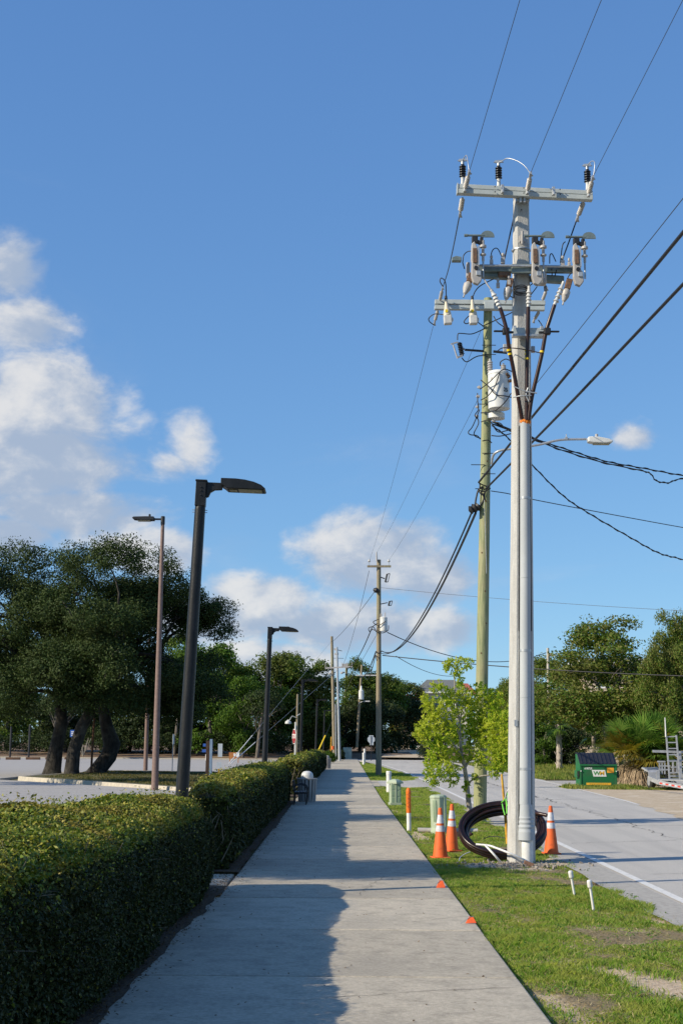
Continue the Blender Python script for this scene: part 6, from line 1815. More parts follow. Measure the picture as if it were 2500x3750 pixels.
# coil of cable leaning behind the white pole
cc_ = Vector((2.361,20.250,0.402))
t = thing('cable_coil', 'big coil of dark brown cable leaning behind the white pole, tied with lime ribbon', 'cable coil', (cc_.x, cc_.y, 0))
rgc = random.Random(4)
u_, v_ = Vector((0.985, -0.08, 0.14)), Vector((-0.10, 0.72, 0.52))
w_ = u_.cross(v_).normalized()
for k in range(14):
    rr = 0.565 + rgc.uniform(-0.075, 0.055)
    off = w_ * rgc.uniform(-0.075, 0.075)
    ph = rgc.uniform(0, 6.28)
    pts = []
    for i in range(57):
        a = 6.2832 * i / 56
        q = rr * (1 + 0.014 * math.sin(2 * a + ph) + 0.010 * math.sin(3 * a + 2 * ph))
        pts.append(cc_ + u_ * (q * math.cos(a)) + v_ * (q * 0.93 * math.sin(a)) + off + w_ * 0.02 * math.sin(a + ph) - w_ * 0.06 * max(0, -math.sin(a)))
    part('cable_turn', MB().tube(pts, 0.026, 8, caps=False), M_coil, t, world=True)
part('cable_end', MB().tube(curve([cc_ + u_ * 0.45 + v_ * 0.30, cc_ + u_ * 0.55 + v_ * 0.12 + w_ * 0.1, cc_ + u_ * 0.66 + v_ * 0.02 + w_ * 0.12], 5), 0.028, 8), M_riser, t, world=True)
for q0, q1, q2 in (((2.371,20.300,0.745), (2.362,20.100,0.676), (2.379,20.050,0.602)), ((2.408,20.200,0.866), (2.407,20.100,0.773), (2.401,20.000,0.624)), ((2.428,20.100,0.908), (2.423,20.000,0.816), (2.408,19.950,0.733)), ((2.363,20.300,0.772), (2.388,20.200,0.807), (2.416,20.100,0.908))):
    part('ribbon', MB().tube(curve([q0, q1, q2], 4), 0.011, 5), M_lime, t, world=True)
solo('marker_rod', MB().tube([(2.420,20.750,1.165), (2.463,20.720,0.569), (2.492,20.700,0.156)], [0.016, 0.022, 0.03], 10), M_goldrod, 'yellow rod standing up through the cable coil, left of the white pole', 'marker rod', (2.492,20.700,0.156), world=True)
solo('tape_tail', MB().tube(curve([(2.423,19.720,1.054), (2.388,19.700,0.971), (2.373,19.800,0.926), (2.364,19.900,0.838)], 5), 0.010, 5), M_pvc, 'white tape end tied to the left side of the white pole', 'tape', (2.423,19.720,1.054), world=True)
wire('pull_tape', curve([(1.936,19.800,0.208), (2.110,19.700,0.198), (2.177,19.550,0.183), (2.322,19.300,0.137), (2.472,19.250,0.076), (2.598,19.300,0.014)], 5), 0.015, M_pvc, 'white rope from the coil across the foot of the white pole', 'rope', 8)
wire('pull_tape', curve([(2.056,19.700,0.201), (2.107,19.500,0.142), (2.176,19.450,0.065), (2.245,19.500,-0.012)], 5), 0.015, M_pvc, 'short white rope end lying left of the white pole', 'rope', 8)
wire('pull_tape', curve([(1.864,19.950,0.091), (1.773,19.800,0.071), (1.693,19.600,0.042), (1.665,19.450,0.009)], 5), 0.007, M_pvc, 'thin pale rope curl on the grass left of the coil', 'rope', 6)
wire('loose_wire', curve([(2.189,21.200,0.191), (2.261,21.100,0.230), (2.373,21.000,0.238), (2.484,20.900,0.221)], 5), 0.006, M_cable, 'thin dark wire arching over the grass inside the coil', 'wire', 5)
# rubble at the foot of the white pole
M_rub = mat('rubble', (0.42, 0.38, 0.33), (0.30, 0.26, 0.22), 0.95, scale=20, rnd=0.4)
rgc = random.Random(12)
mb = MB()
for i in range(260):
    a, d = rgc.uniform(0, 6.28), abs(rgc.gauss(0, 1)) * 0.42 + 0.05
    s = rgc.uniform(0.006, 0.022)
    x, y = 2.5 + d * math.cos(a) * 1.1, 19.25 + d * math.sin(a)
    mb.box((x, y, -0.02 + s * 0.3), (s * 2, s * 1.4, s), Matrix.Rotation(rgc.uniform(0, 3), 3, (rgc.random(), rgc.random(), rgc.random() + .1)))
o = solo('rubble', mb, M_rub, None, None, kind='stuff')
solo('brick_piece', MB().box((0, 0, 0.02), (0.13, 0.07, 0.05), Matrix.Rotation(0.35, 3, 'Y')), mat('broken brick', (0.38, 0.20, 0.12), (0.30, 0.17, 0.11), 0.9, scale=30), 'broken brick piece at the foot of the pvc sleeve', 'brick', (2.562,18.954,0.000), bevel=0.006)

# ---- trash cans and bench
M_slat = mat('grey can slat', (0.34, 0.33, 0.32), (0.25, 0.245, 0.24), 0.7, scale=12, stretch=(1, 1, .2), rnd=0.12)
def trash_can(label, loc, lid=True):
    t = thing('trash_can', label, 'trash can', loc, 'slatted trash cans by the hedges')
    part('liner', MB().lathe([(0.20, 0.03), (0.225, 0.58)], n=20), M_rubber, t)
    ns = 16
    for k in range(ns):
        a = 6.2832 * k / ns
        b0, b1 = Vector((0.232 * math.cos(a), 0.232 * math.sin(a), 0.0)), Vector((0.27 * math.cos(a), 0.27 * math.sin(a), 0.63))
        part('slat', MB().bar(b0, b1, 0.075, 0.018, (math.cos(a), math.sin(a), 0)), M_slat, t, bevel=0.004)
    for z, r_ in ((0.12, 0.228), (0.5, 0.25)):
        part('hoop', MB().lathe([(r_ - 0.004, z), (r_ + 0.003, z + 0.03)], n=24), M_dark, t)
    pr_ = [(0.165, 0.60), (0.172, 0.66), (0.168, 0.72), (0.145, 0.78), (0.10, 0.82), (0.04, 0.835)]
    part('dome_lid', MB().lathe(pr_, n=22), M_white if lid else M_slat, t)
    part('rim', MB().lathe([(0.275, 0.605), (0.285, 0.615), (0.285, 0.64), (0.20, 0.645)], n=24), M_slat, t)
    return t
trash_can('slatted grey trash can with a white domed lid, at the end of the second hedge', (-0.89, 38.55, 0))
trash_can('far slatted trash can at the end of the third hedge', (-0.80, 88.5, 0), False)
t = thing('bench', 'dark metal bench end with a curved armrest, just before the trash can', 'bench', (-1.02, 36.9, 0))
for y in (-0.35, 0.55):
    part('end_frame', MB().tube(curve([(-0.17, y, 0.0), (-0.16, y, 0.30), (-0.19, y, 0.62)], 4), 0.016, 6).tube(curve([(-0.18, y, 0.46), (-0.05, y, 0.52), (0.10, y, 0.50), (0.17, y, 0.42), (0.18, y, 0.30), (0.15, y, 0.0)], 5), 0.016, 6).tube([(-0.17, y, 0.30), (0.19, y, 0.30)], 0.014, 6), M_dark, t)
for k in range(5):
    part('seat_slat', MB().box((-0.13 + 0.072 * k, 0.1, 0.325), (0.055, 1.1, 0.022)), M_dark, t, bevel=0.005)
for k in range(4):
    part('back_slat', MB().box((-0.185 - 0.008 * k, 0.1, 0.40 + 0.065 * k), (0.02, 1.1, 0.05)), M_dark, t, bevel=0.005)

# ---- signs
def octagon(r, y0, y1, z):
    return MB().prism([(r * math.cos(a), z + r * math.sin(a)) for a in [R(22.5 + 45 * k) for k in range(8)]], y0, y1)
t = thing('stop_sign', 'back of a pale far stop sign beside the side street', 'stop sign', (3.0, 132, 0), 'stop signs')
part('plate', octagon(0.37, 0, 0.02, 1.98), M_signb, t)
part('street_name_plate', MB().box((0, -0.01, 2.32), (0.42, 0.02, 0.10)), M_signb, t)
part('tag_plate', MB().box((0.05, -0.01, 1.56), (0.35, 0.02, 0.22)), M_signb, t)
part('post', MB().box((0, -0.03, 1.1), (0.05, 0.03, 2.4)), M_dark, t)
t = thing('stop_sign', 'red stop sign seen nearly edge on above the third hedge', 'stop sign', (-1.695,52.000,0.900), 'stop signs', (0, 0, R(-74)))
zz = t.location.z
t.location.z = 0
part('post', MB().box((0, 0.03, 1.0), (0.07, 0.04, 2.75)), M_signw, t)
part('plate', octagon(0.30, -0.015, 0.0, 1.84), M_signw, t)
part('red_field', octagon(0.275, -0.020, -0.016, 1.84), M_red, t)
digits('STOP', 0.23, M_signw, t, (0, -0.021, 1.84), (R(90), 0, 0), ext=0.001)
t = thing('stop_sign', 'red stop sign facing the lot, half hidden by the middle oak trunk', 'stop sign', (-19.521,104.000,-0.127), 'stop signs')
t.location.z = 0
part('post', MB().box((0, 0.03, 1.35), (0.07, 0.04, 2.7)), M_dark, t)
part('plate', octagon(0.32, -0.015, 0.0, 2.52), M_signw, t)
part('red_field', octagon(0.295, -0.020, -0.016, 2.52), M_red, t)
digits('STOP', 0.25, M_signw, t, (0, -0.021, 2.52), (R(90), 0, 0), ext=0.001)
t = thing('blue_sign', 'blue sign with pale symbols between the two left oak trunks', 'sign', (-19.281,100.000,-0.065))
t.location.z = 0
part('plate', MB().box((0, -0.01, 2.15), (0.34, 0.02, 0.50)), M_blue, t)
for k in range(3):
    part('symbol', MB().box((0, -0.022, 2.02 + 0.12 * k), (0.2, 0.004, 0.06)), M_signw, t)
part('post', MB().box((-0.06, 0.02, 1.0), (0.05, 0.04, 2.0)), M_dark, t)
part('post', MB().box((0.08, 0.02, 1.0), (0.05, 0.04, 2.0)), M_dark, t)
t = thing('sign_post', 'narrow sign on a shiny metal post at the back kerb of the island', 'sign', (-9.367,77.966,0.000))
part('post', MB().box((0, 0.02, 1.0), (0.05, 0.035, 2.1)), M_galv, t)
part('plate', MB().box((0.03, -0.01, 1.75), (0.14, 0.015, 0.55), Matrix.Rotation(R(60), 3, 'Z')), M_signb, t)
solo('iron_post', MB().tube([(0, 0, -0.1), (0.02, 0, 1.5), (0.06, 0, 2.7)], 0.055, 10), mat('rusted post', (0.16, 0.07, 0.03), (0.07, 0.035, 0.02), 0.8, scale=8), 'thin rusty post between the middle and the right oak trunk', 'post', (-11.954,67.017,0.000))
t = thing('blue_post', 'blue grey square post with a small pale sign leaning by it', 'post', (-4.35, 47.0, -0.02))
part('post', MB().box((0, 0, 0.85), (0.09, 0.09, 1.75)), mat('blue grey paint', (0.20, 0.28, 0.38), (0.15, 0.22, 0.32), 0.6, scale=5), t, bevel=0.005)
t = thing('small_sign', 'small pale sign on a short brown stake beside the blue grey post', 'sign', (-4.12, 47.6, -0.02))
part('stake', MB().box((0, 0, 0.35), (0.06, 0.05, 0.75)), M_goldrod, t)
part('plate', MB().box((0, -0.035, 0.85), (0.17, 0.015, 0.20)), M_signb, t)
part('upper_plate', MB().box((0.03, -0.03, 1.35), (0.15, 0.015, 0.45)), M_signb, t)
t = thing('dark_post', 'dark wooden post with a blue notice, left of the blue grey post', 'post', (-4.65, 49.0, -0.02))
part('post', MB().box((0, 0, 0.8), (0.12, 0.12, 1.75)), mat('dark post wood', (0.07, 0.04, 0.025), (0.04, 0.025, 0.02), 0.9, scale=9), t, bevel=0.005)
part('notice', MB().box((-0.10, -0.03, 1.32), (0.20, 0.02, 0.10)), M_blue, t)
part('notice', MB().box((-0.12, -0.03, 1.52), (0.10, 0.02, 0.10)), M_blue, t)
t = thing('notice_board', 'orange brown box sign with two white papers, at the foot of the guy wires', 'notice board', (-8.560,112.828,0.000))
M_obox = mat('orange brown board', (0.42, 0.17, 0.05), (0.34, 0.13, 0.04), 0.8, scale=5)
part('board', MB().box((0, 0, 0.55), (0.82, 0.12, 0.50)), M_obox, t, bevel=0.01)
for x, w, h in ((0.03, 0.14, 0.2), (0.30, 0.26, 0.36)):
    part('paper', MB().box((x, -0.07, 0.62), (w, 0.01, h)), M_signw, t)
for x in (-0.34, 0.34):
    part('leg', MB().box((x, 0, 0.12), (0.06, 0.06, 0.4)), M_obox, t)
t = thing('white_pipe_rack', 'small white bent pipe at the far kerb, left of the dark post', 'pipe', (-11.665,123.330,0.000))
part('pipe', MB().tube([(-0.18, 0, 0.0), (-0.18, 0, 0.5), (0.22, 0, 0.48), (0.28, 0, 0.25), (0.18, 0, 0.02)], 0.06, 8), M_pvc, t)
# timbers laid as wheel stops, thin posts by the left edge
M_log = mat('old timber', (0.16, 0.085, 0.05), (0.10, 0.06, 0.04), 0.9, scale=5, stretch=(.3, 1, 1))
for i, (px_, lab) in enumerate(((-29.6, 'leftmost'), (-28.2, 'second'), (-26.8, 'third'), (-25.4, 'fourth'), (-24.0, 'fifth'))):
    solo('wheel_stop', MB().box((0, 0, 0.10), (1.25, 0.28, 0.24), Matrix.Rotation(0.12, 3, 'Z')), M_log, '%s of the five timber wheel stops in a row at the lot\'s left side' % lab if i else 'timber wheel stop at the left picture edge, first of the row', 'wheel stop', (px_ - 0.1, 119.0 + i * 1.5, -0.03), 'timber wheel stops', bevel=0.03)
for lab, px_, hh in (('thin dark post nearest the left picture edge', -30.6, 2.9), ('thin dark post right of the one at the left picture edge', -27.3, 3.0)):
    solo('fence_post', MB().tube([(0, 0, -0.2), (0, 0, hh)], 0.09, 8), M_dark, lab, 'post', (px_, 129 if hh < 3 else 122, 0.0), 'thin dark posts at the lot', None)
t = thing('small_tank_marker', 'pale short marker between the left oak trunks, by the far kerb', 'marker', (-20.491,105.916,0.000))
part('body', MB().tube([(0, 0, 0), (0, 0, 0.75)], 0.13, 10), M_ped, t)

# ---- boxes at the end of the sidewalk
M_cab = mat('cabinet green grey', (0.36, 0.42, 0.36), (0.30, 0.36, 0.31), 0.6, scale=3, c3=(0.42, 0.46, 0.42), s3=.9)
t = thing('utility_cabinet', 'large grey green utility cabinet at the end of the sidewalk', 'cabinet', (0.82, 146.3, 0.0), 'utility cabinets')
part('body', MB().box((0, 0, 0.57), (0.92, 0.7, 1.2)), M_cab, t, bevel=0.02)
part('door', MB().box((-0.22, -0.36, 0.6), (0.40, 0.03, 1.02)), M_cab, t, bevel=0.006)
part('door', MB().box((0.22, -0.36, 0.6), (0.40, 0.03, 1.02)), M_cab, t, bevel=0.006)
part('handle', MB().box((0.03, -0.39, 0.6), (0.03, 0.03, 0.16)), M_dark, t)
t = thing('utility_cabinet', 'smaller pale cabinet left of the large grey green one', 'cabinet', (0.12, 145.6, 0.0), 'utility cabinets')
part('body', MB().box((0, 0, 0.42), (0.44, 0.5, 0.88)), M_ped, t, bevel=0.02)
part('label_plate', MB().box((0.02, -0.26, 0.45), (0.14, 0.015, 0.2)), M_cab, t)
for i, (lab, x, y, sx, sy, sz, m) in enumerate((('small rounded clipped bush near the far cabinets, sunlit', -0.95, 112, 1.1, 1.0, 0.85, M_treeb), ('greyish twiggy bush beside the sidewalk\'s far end', -0.05, 128, 0.95, 1.5, 1.0, M_vine))):
    rg = np.random.RandomState(300 + i)
    pos, nrm, _ = crown_points(rg, [(0, 0, sz * 0.45, sx * .55, sy * .55, sz * .55)], 150, 0.2, 34, 0.9, 0.55, -0.5)
    v, f = leaf_quads(rg, pos, nrm, 0.11, 0.06)
    me = npmesh('foliage', v, f, m)
    plant('bush', lab, 'bush', (x, y, 0), (MB().tube([(0, 0, 0), (0, 0, sz * .6)], 0.06, 6).mesh('stem', M_bark2), me), 'bushes at the far end', pnames=('stem', 'foliage'))
t = thing('guy_guard', 'yellow plastic guard slanting over a guy wire near the far cabinets', 'guy wire', (-1.633,100.000,0.810), 'guy wires')
part('sleeve', MB().tube([(-1.633,100.000,0.810), (-1.051,101.500,2.144)], 0.055, 8), M_yel, t, world=True)
part('strand', MB().tube([(-1.051,101.500,2.144), (0.998,112.000,6.919), (1.889,73.500,7.290)], 0.012, 5), M_wire, t, world=True)
solo('marker_rod', MB().tube([(-0.743,118.000,0.906), (-0.708,118.000,2.145)], 0.05, 6), M_goldrod, 'short orange marker rod beside the riser of the tall bare pole', 'marker rod', (-0.743,118.000,0.906), world=True)
solo('marker_post', MB().tube([(-0.587,119.000,1.063), (-0.590,119.000,1.363)], 0.13, 8), M_orange, 'stubby orange marker at the foot of the tall bare pole', 'marker post', (-0.587,119.000,1.063), world=True)

# ---- dumpster
M_dgreen = mat('dumpster green', (0.008, 0.125, 0.035), (0.010, 0.085, 0.030), 0.6, scale=5, c3=(0.035, 0.10, 0.045), s3=2.5, lo=0.45, hi=0.8)
M_lid = mat('dumpster lid', (0.014, 0.016, 0.026), (0.022, 0.024, 0.034), 0.5, scale=8)
M_sorange = mat('sticker orange', (0.85, 0.34, 0.02), None, 0.5)
M_syellow = mat('sticker yellow', (0.80, 0.42, 0.03), None, 0.5)
M_wgreen = mat('logo green', (0.06, 0.24, 0.06), None, 0.5)
M_wgold = mat('logo gold', (0.72, 0.40, 0.04), None, 0.5)
DX, DY = 9.97, 53.55
t = thing('dumpster', 'green metal dumpster with a ribbed black lid on the grass by the road', 'dumpster', (DX, DY, -0.02))
hw = 0.70
side = [(0, 0.05), (0.0, 0.90), (0.62, 1.33), (1.05, 1.33), (1.05, 0.05)]       # (y, z)
def sidebox(x0, x1, poly, b=None):
    return MB().prism(poly, 0, 1, lambda v: Vector((x0 + (x1 - x0) * v.y, v.x, v.z)))
part('body', sidebox(-hw, hw, [(0, 0.05), (0, 0.86), (0.60, 1.27), (1.05, 1.27), (1.05, 0.05)]), M_dgreen, t, bevel=0.008)
part('rim', MB().bar((-hw - 0.02, -0.015, 0.865), (hw + 0.02, -0.015, 0.865), 0.05, 0.07), M_dgreen, t, bevel=0.006)
part('base_channel', MB().box((0, 0.5, 0.03), (1.36, 1.0, 0.06)), M_rubber, t)
lidp = part('lid', sidebox(-hw - 0.01, hw + 0.01, [(-0.03, 0.895), (0.60, 1.325), (1.06, 1.33), (1.06, 1.30), (0.61, 1.29), (-0.02, 0.865)]), M_lid, t)
for k in range(9):
    x = -0.62 + k * 0.155
    part('lid_rib', MB().bar((x, 0.0, 0.925), (x, 0.58, 1.325), 0.055, 0.035), M_lid, lidp, bevel=0.008)
for sx in (-1, 1):
    pk = part('fork_pocket', MB().box((sx * (hw + 0.06), 0.42, 0.52), (0.10, 0.62, 0.26)), M_dgreen, t, bevel=0.008)
    part('pocket_mouth', MB().box((sx * (hw + 0.06), 0.108, 0.52), (0.075, 0.012, 0.21)), M_rubber, pk)
    part('lid_pin', MB().box((sx * (hw - 0.02), -0.035, 0.64), (0.035, 0.03, 0.04)), M_signw, t)
    part('corner_post', MB().box((sx * (hw - 0.02), -0.008, 0.45), (0.06, 0.03, 0.8)), M_dgreen, t, bevel=0.005)
lg = part('logo_panel', MB().prism([(-0.26, 0.685), (0.25, 0.685), (0.305, 0.435), (-0.195, 0.435)], -0.012, -0.002), M_signw, t)
for ch, x, m in (('W', -0.065, M_wgreen), ('M', 0.135, M_wgold)):
    o = digits(ch, 0.205, m, lg, (x, -0.0135, 0.555), (R(90), 0, 0), ext=0.0035)
    o.scale = (1.22, 1, 1)
digits('618725', 0.10, M_signw, t, (-0.39, -0.004, 0.735), (R(90), 0, 0), ext=0.001)
part('sticker', MB().box((0.46, -0.004, 0.675), (0.26, 0.008, 0.19)), M_sorange, t)
for k in range(4):
    part('print_line', MB().box((0.46, -0.0095, 0.735 - 0.035 * k), (0.20 - 0.03 * (k % 2), 0.002, 0.012)), M_wgold, t)
part('warning_strip', MB().box((-0.0, -0.004, 0.155), (0.95, 0.008, 0.085)), M_syellow, t)
for k in range(10):
    part('print_mark', MB().box((-0.33 + 0.073 * k, -0.0095, 0.155), (0.05, 0.002, 0.016)), M_rust, t)

# ---- galvanised trailer at the right edge
M_alu = mat('trailer aluminium', (0.40, 0.41, 0.43), (0.31, 0.32, 0.34), 0.45, 0.25, scale=8)
M_deck = mat('grey deck', (0.36, 0.37, 0.38), (0.28, 0.29, 0.30), 0.7, scale=10)
t = thing('boat_trailer', 'silver boat trailer with an upright ladder rack, cut by the right picture edge', 'trailer', (11.8, 52.6, -0.02))
def tp(name, mb, m, par=None, bevel=0.0):
    return part(name, mb, m, par or t, bevel, True)
wh = part('wheel', MB().lathe([(0.10, -0.09), (0.24, -0.09), (0.27, -0.05), (0.27, 0.05), (0.24, 0.09), (0.10, 0.09)], (11.82, 52.8, 0.25), (1, 0.12, 0), 22), M_rubber, t, world=True)
part('rim', MB().lathe([(0.15, -0.10), (0.06, -0.08), (0.05, -0.11)], (11.82, 52.8, 0.25), (1, 0.12, 0), 16), M_alu, wh, world=True)
arc = [(52.42, 0.30), (52.42, 0.62), (52.55, 0.70), (53.05, 0.70), (53.2, 0.62), (53.2, 0.58), (53.04, 0.665), (52.56, 0.665), (52.46, 0.60), (52.46, 0.30)]
tp('fender', MB().prism(arc, 0, 1, lambda v: Vector((11.64 + 0.42 * v.y, v.x, v.z))), M_alu, bevel=0.004)
tp('fender_bracket', MB().box((12.0, 52.4, 0.42), (0.12, 0.03, 0.5)), M_alu)
q = [Vector((11.584,52.200,0.407)), Vector((11.679,51.900,0.355)), Vector((11.851,51.600,0.255)), Vector((12.639,51.200,0.115)), Vector((13.820,50.600,-0.096))]
for a_, b_ in zip(q[:-1], q[1:]):
    tp('side_rail', MB().bar(a_, b_, 0.07, 0.16), M_alu, bevel=0.005)
k = 0
for a_, b_ in zip(q[:-1], q[1:]):
    L = (b_ - a_).length
    n = max(1, int(L / 0.105))
    for i in range(n):
        p0, p1 = a_ + (b_ - a_) * (i / n), a_ + (b_ - a_) * ((i + 0.97) / n)
        off = Vector((0, -0.041, -0.015))
        tp('reflective_tape', MB().bar(p0 + off, p1 + off, 0.006, 0.055), M_red if k % 2 == 0 and False else (mat('tape red', (0.62, 0.06, 0.04), None, 0.4) if k % 2 == 0 else M_refl))
        k += 1
tp('deck', MB().slab([(q[1].x, q[1].y + 0.04), (q[2].x, q[2].y + 0.04), (q[3].x, q[3].y + 0.04), (15.4, 51.0), (15.4, 53.6), (12.2, 53.3)], 0.33, 0.37), M_deck)
tp('front_rail', MB().bar((11.676,52.900,0.707), (12.162,53.200,0.767), 0.07, 0.06), M_alu)
tp('front_rail', MB().bar((11.521,52.800,0.769), (11.639,52.600,0.662), 0.07, 0.06), M_alu)
tp('front_rail', MB().bar((11.617,52.500,0.653), (12.324,53.000,0.741), 0.06, 0.05), M_alu)
tp('bunk', MB().bar((11.651,53.400,0.749), (12.222,53.600,0.761), 0.20, 0.05), M_deck)
la_ = tp('ladder_rail', MB().bar((12.334,52.000,0.328), (12.262,52.000,1.939), 0.05, 0.06), M_alu, bevel=0.004)
tp('ladder_rail', MB().bar((12.722,52.000,0.331), (12.634,52.000,2.003), 0.05, 0.06), M_alu, bevel=0.004)
for y_ in (2700, 2719, 2740, 2764):
    pass
for a_, b_ in (((12.273,52.000,1.939), (12.632,52.000,1.952)), ((12.286,52.000,1.727), (12.645,52.000,1.730)), ((12.289,52.000,1.505), (12.659,52.000,1.508)), ((12.303,52.000,1.273), (12.672,52.000,1.286)), ((12.315,52.000,1.031), (12.684,52.000,1.044))):
    tp('rung', MB().bar(a_, b_, 0.035, 0.04), M_alu)
tp('whip_pole', MB().tube([(12.230,51.950,1.939), (12.222,51.950,2.649)], [0.028, 0.018], 8), M_pvc)
tp('cross_beam', MB().bar((11.800,52.300,1.398), (13.160,52.300,1.368), 0.08, 0.09), M_alu, bevel=0.004)
tp('post', MB().box((12.801,52.200,0.911), (0.09, 0.08, 1.0)), M_alu, bevel=0.004)
tp('gusset', MB().bar((12.589,52.250,1.293), (12.769,52.250,1.153), 0.05, 0.05), M_alu)
bl_ = tp('bunk_bracket', MB().bar((12.043,52.600,1.011), (12.333,52.600,1.013), 0.10, 0.06), M_alu, bevel=0.004)
for x_ in (2413, 2428):
    pass
for a_, b_ in (((12.114,52.600,0.981), (12.101,52.600,0.543)), ((12.208,52.600,0.982), (12.194,52.600,0.544)), ((12.311,52.600,0.982), (12.297,52.600,0.545))):
    tp('bracket_leg', MB().bar(a_, b_, 0.05, 0.05, (0, 1, 0)), M_alu)
for a_, b_ in (((12.079,52.600,0.848), (12.514,52.600,0.852)), ((12.075,52.600,0.696), (12.510,52.600,0.719)), ((12.373,52.500,1.055), (12.993,52.500,1.070)), ((12.520,52.500,0.803), (12.985,52.500,0.826)), ((12.414,52.300,0.603), (13.032,52.300,0.628)), ((12.407,52.200,0.484), (13.002,52.200,0.489))):
    tp('cross_bar', MB().bar(a_, b_, 0.06, 0.05), M_alu)
for a_, b_ in (((12.600,52.500,1.057), (12.585,52.500,0.580)), ((12.755,52.500,1.058), (12.739,52.500,0.581))):
    tp('upright', MB().bar(a_, b_, 0.05, 0.07, (0, 1, 0)), M_alu)
tp('roller', MB().prism([(12.86, 0.40), (13.2, 0.40), (12.86, 0.58)], 52.1, 52.25), M_deck)

# ---- house on the rise and what stands before it
M_hwall = mat('house wall', (0.62, 0.58, 0.50), (0.55, 0.51, 0.44), 0.8, scale=3)
M_shing = mat('grey shingles', (0.16, 0.17, 0.17), (0.12, 0.13, 0.13), 0.9, scale=8)
M_redroof = mat('red roof', (0.38, 0.11, 0.08), (0.30, 0.09, 0.07), 0.8, scale=5)
M_glass = mat('window glass', (0.05, 0.08, 0.10), None, 0.1, spec=0.7)
M_trim = mat('white trim', (0.74, 0.74, 0.72), None, 0.6)
hx, hy, hz = 14.8, 206.0, 1.1
t = thing('house', 'cream raised house with grey hipped roof and white porch posts behind the small leafy tree', 'house', (hx, hy, hz))
part('wall', MB().box((0.4, 2.5, 4.1), (7.4, 6.0, 8.2)), M_hwall, t)
def hip(x0, x1, y0, y1, z0, z1, ov, fx, fy):
    vs = [(x0 - ov, y0 - ov, z0), (x1 + ov, y0 - ov, z0), (x1 + ov, y1 + ov, z0), (x0 - ov, y1 + ov, z0), (x0 + fx, y0 + fy, z1), (x1 - fx, y0 + fy, z1), (x1 - fx, y1 - fy, z1), (x0 + fx, y1 - fy, z1)]
    return MB().add(vs, [(0, 1, 5, 4), (1, 2, 6, 5), (2, 3, 7, 6), (3, 0, 4, 7), (4, 5, 6, 7), (0, 3, 2, 1)])
rf_ = part('roof', hip(-3.3, 4.1, -0.5, 5.5, 8.2, 10.1, 0.5, 1.6, 2.6), M_shing, t)
part('eave', MB().box((0.4, 2.5, 8.1), (8.5, 7.1, 0.25)), M_trim, rf_)
part('red_roof', hip(2.6, 5.4, 0.5, 5, 8.0, 9.6, 0.4, 0.9, 1.8), M_redroof, t)
pr2 = part('porch_roof', hip(-5.6, -3.2, -0.6, 4.4, 6.9, 7.9, 0.4, 1.4, 2.0), M_redroof, t)
part('eave', MB().box((-4.4, 1.9, 6.8), (3.3, 5.9, 0.2)), M_trim, pr2)
for x in (-5.4, -4.5, -3.5):
    part('porch_post', MB().box((x, -0.4, 4.9), (0.26, 0.26, 3.8)), M_trim, t)
part('porch_floor', MB().box((-4.4, 1.9, 3.0), (2.6, 5.2, 0.3)), M_trim, t)
for x, z in ((-2.2, 6.6), (-0.4, 6.6), (1.4, 6.6), (3.0, 6.6), (-2.2, 3.4), (-0.4, 3.4), (1.4, 3.4)):
    w = part('window', MB().box((x, -0.53, z), (1.1, 0.08, 1.5)), M_glass, t)
    for dx in (-0.6, 0.6):
        part('frame', MB().box((x + dx, -0.56, z), (0.12, 0.1, 1.7)), M_trim, w)
    for dz in (-0.8, 0.8):
        part('frame', MB().box((x, -0.56, z + dz), (1.3, 0.1, 0.12)), M_trim, w)
t = thing('stair', 'white outdoor stair with railings, left of the small leafy tree', 'stair', (9.6, 192, 1.0))
for k in range(8):
    part('step', MB().box((0.9 + 0.12 * k, 0.25 * k, 0.12 + 0.24 * k), (2.2, 0.3, 0.24)), M_trim, t)
for x in (-0.1, 2.5):
    part('rail', MB().bar((x, 0, 1.1), (x + 1.0, 2.0, 3.0), 0.09, 0.09), M_trim, t)
for k in range(9):
    part('baluster', MB().box((-0.05 + 0.28 * k, -0.02, 2.6), (0.07, 0.07, 1.0)), M_trim, t)
part('landing_rail', MB().box((1.1, -0.02, 3.1), (2.7, 0.1, 0.1)), M_trim, t)
part('newel_post', MB().box((-0.35, 0, 1.9), (0.35, 0.3, 3.4)), M_trim, t)
t = thing('lawn_chair', 'turquoise slatted lawn chair on the pale sand before the stair', 'chair', (9.9, 186, 0.98))
M_teal = mat('turquoise paint', (0.06, 0.42, 0.46), None, 0.5)
for k in range(5):
    part('back_slat', MB().box((-0.26 + 0.13 * k, 0.22, 0.62 - 0.03 * abs(k - 2)), (0.11, 0.04, 0.8), Matrix.Rotation(-0.3, 3, 'X')), M_teal, t)
part('seat', MB().box((0, -0.12, 0.32), (0.62, 0.6, 0.05), Matrix.Rotation(0.15, 3, 'X')), M_teal, t)
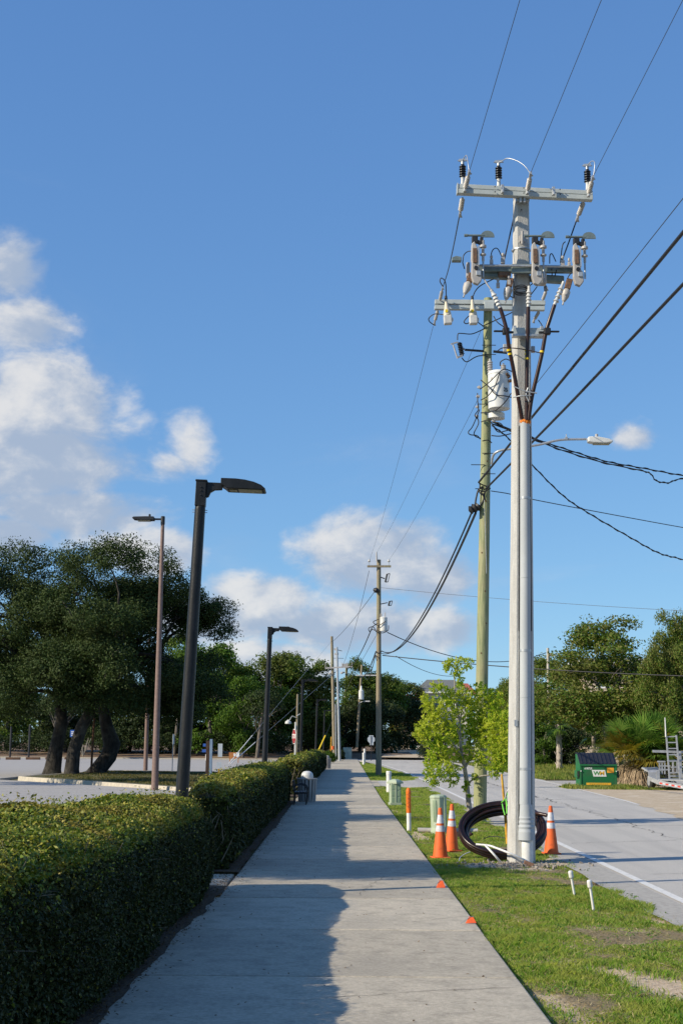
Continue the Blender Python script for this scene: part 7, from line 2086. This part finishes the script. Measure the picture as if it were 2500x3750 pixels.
for x in (-0.38, 0.38):
    part('arm', MB().box((x, -0.1, 0.55), (0.13, 0.75, 0.04)), M_teal, t)
    part('leg', MB().box((x, -0.38, 0.27), (0.06, 0.08, 0.55)), M_teal, t)
    part('leg', MB().box((x, 0.2, 0.27), (0.06, 0.08, 0.55)), M_teal, t)
struct('sand_drive', MB().add([(4.2, 143, 0.22), (8.6, 141, 0.22), (9.5, 165, 0.80), (14.5, 190, 1.06), (17, 204, 1.2), (7.2, 204, 1.2), (7.2, 186, 1.06), (6.3, 165, 0.80)], [(0, 1, 2, 7), (7, 2, 3, 6), (6, 3, 4, 5)]), M_sand)
M_wpost = mat('grey fence wood', (0.30, 0.27, 0.21), (0.2, 0.18, 0.14), 0.9, scale=8)
for k in range(5):
    solo('fence_post', MB().tube([(0, 0, -0.2), (0, 0, 1.6 + 0.12 * k)], 0.16, 8), M_wpost, ('first', 'second', 'third', 'fourth', 'fifth')[k] + ' round wooden post from the left, in the row beside the sand drive', 'post', (7.75 + 0.42 * k, 190, 1.0), 'wooden posts by the sand drive')
# building seen through the trees at the right
t = thing('apartment_building', 'beige building glimpsed through the trees at the right edge', 'building', (27.0, 112, 0))
M_beige = mat('beige stucco', (0.62, 0.50, 0.38), (0.55, 0.44, 0.33), 0.85, scale=2)
part('wall', MB().box((0, 4, 4.1), (14, 8, 8.4)), M_beige, t)
part('cornice', MB().box((0, 4, 8.4), (14.6, 8.6, 0.4)), M_trim, t)
for zf in (1.6, 4.4, 7.0):
    for k in range(6):
        w = part('window', MB().box((-5.6 + 2.2 * k, -0.02, zf), (1.0, 0.1, 1.4)), M_glass, t)
        part('frame', MB().box((-5.6 + 2.2 * k, -0.04, zf - 0.75), (1.3, 0.14, 0.12)), M_trim, w)
for zf in (2.9, 5.7):
    part('balcony', MB().box((-3.4, -0.7, zf), (5, 1.4, 0.2)), M_trim, t)
# fence posts at the field
for i, (lab, px_, py_) in enumerate((('short wooden fence post behind the dumpster', 16.4, 84), ('short wooden fence post near the grass, left of the thin pale pole', 11.4, 104))):
    solo('fence_post', MB().tube([(0, 0, -0.2), (0, 0, 1.0)], 0.07, 8), M_wpost, lab, 'post', (px_, py_, 0), 'fence posts in the field')
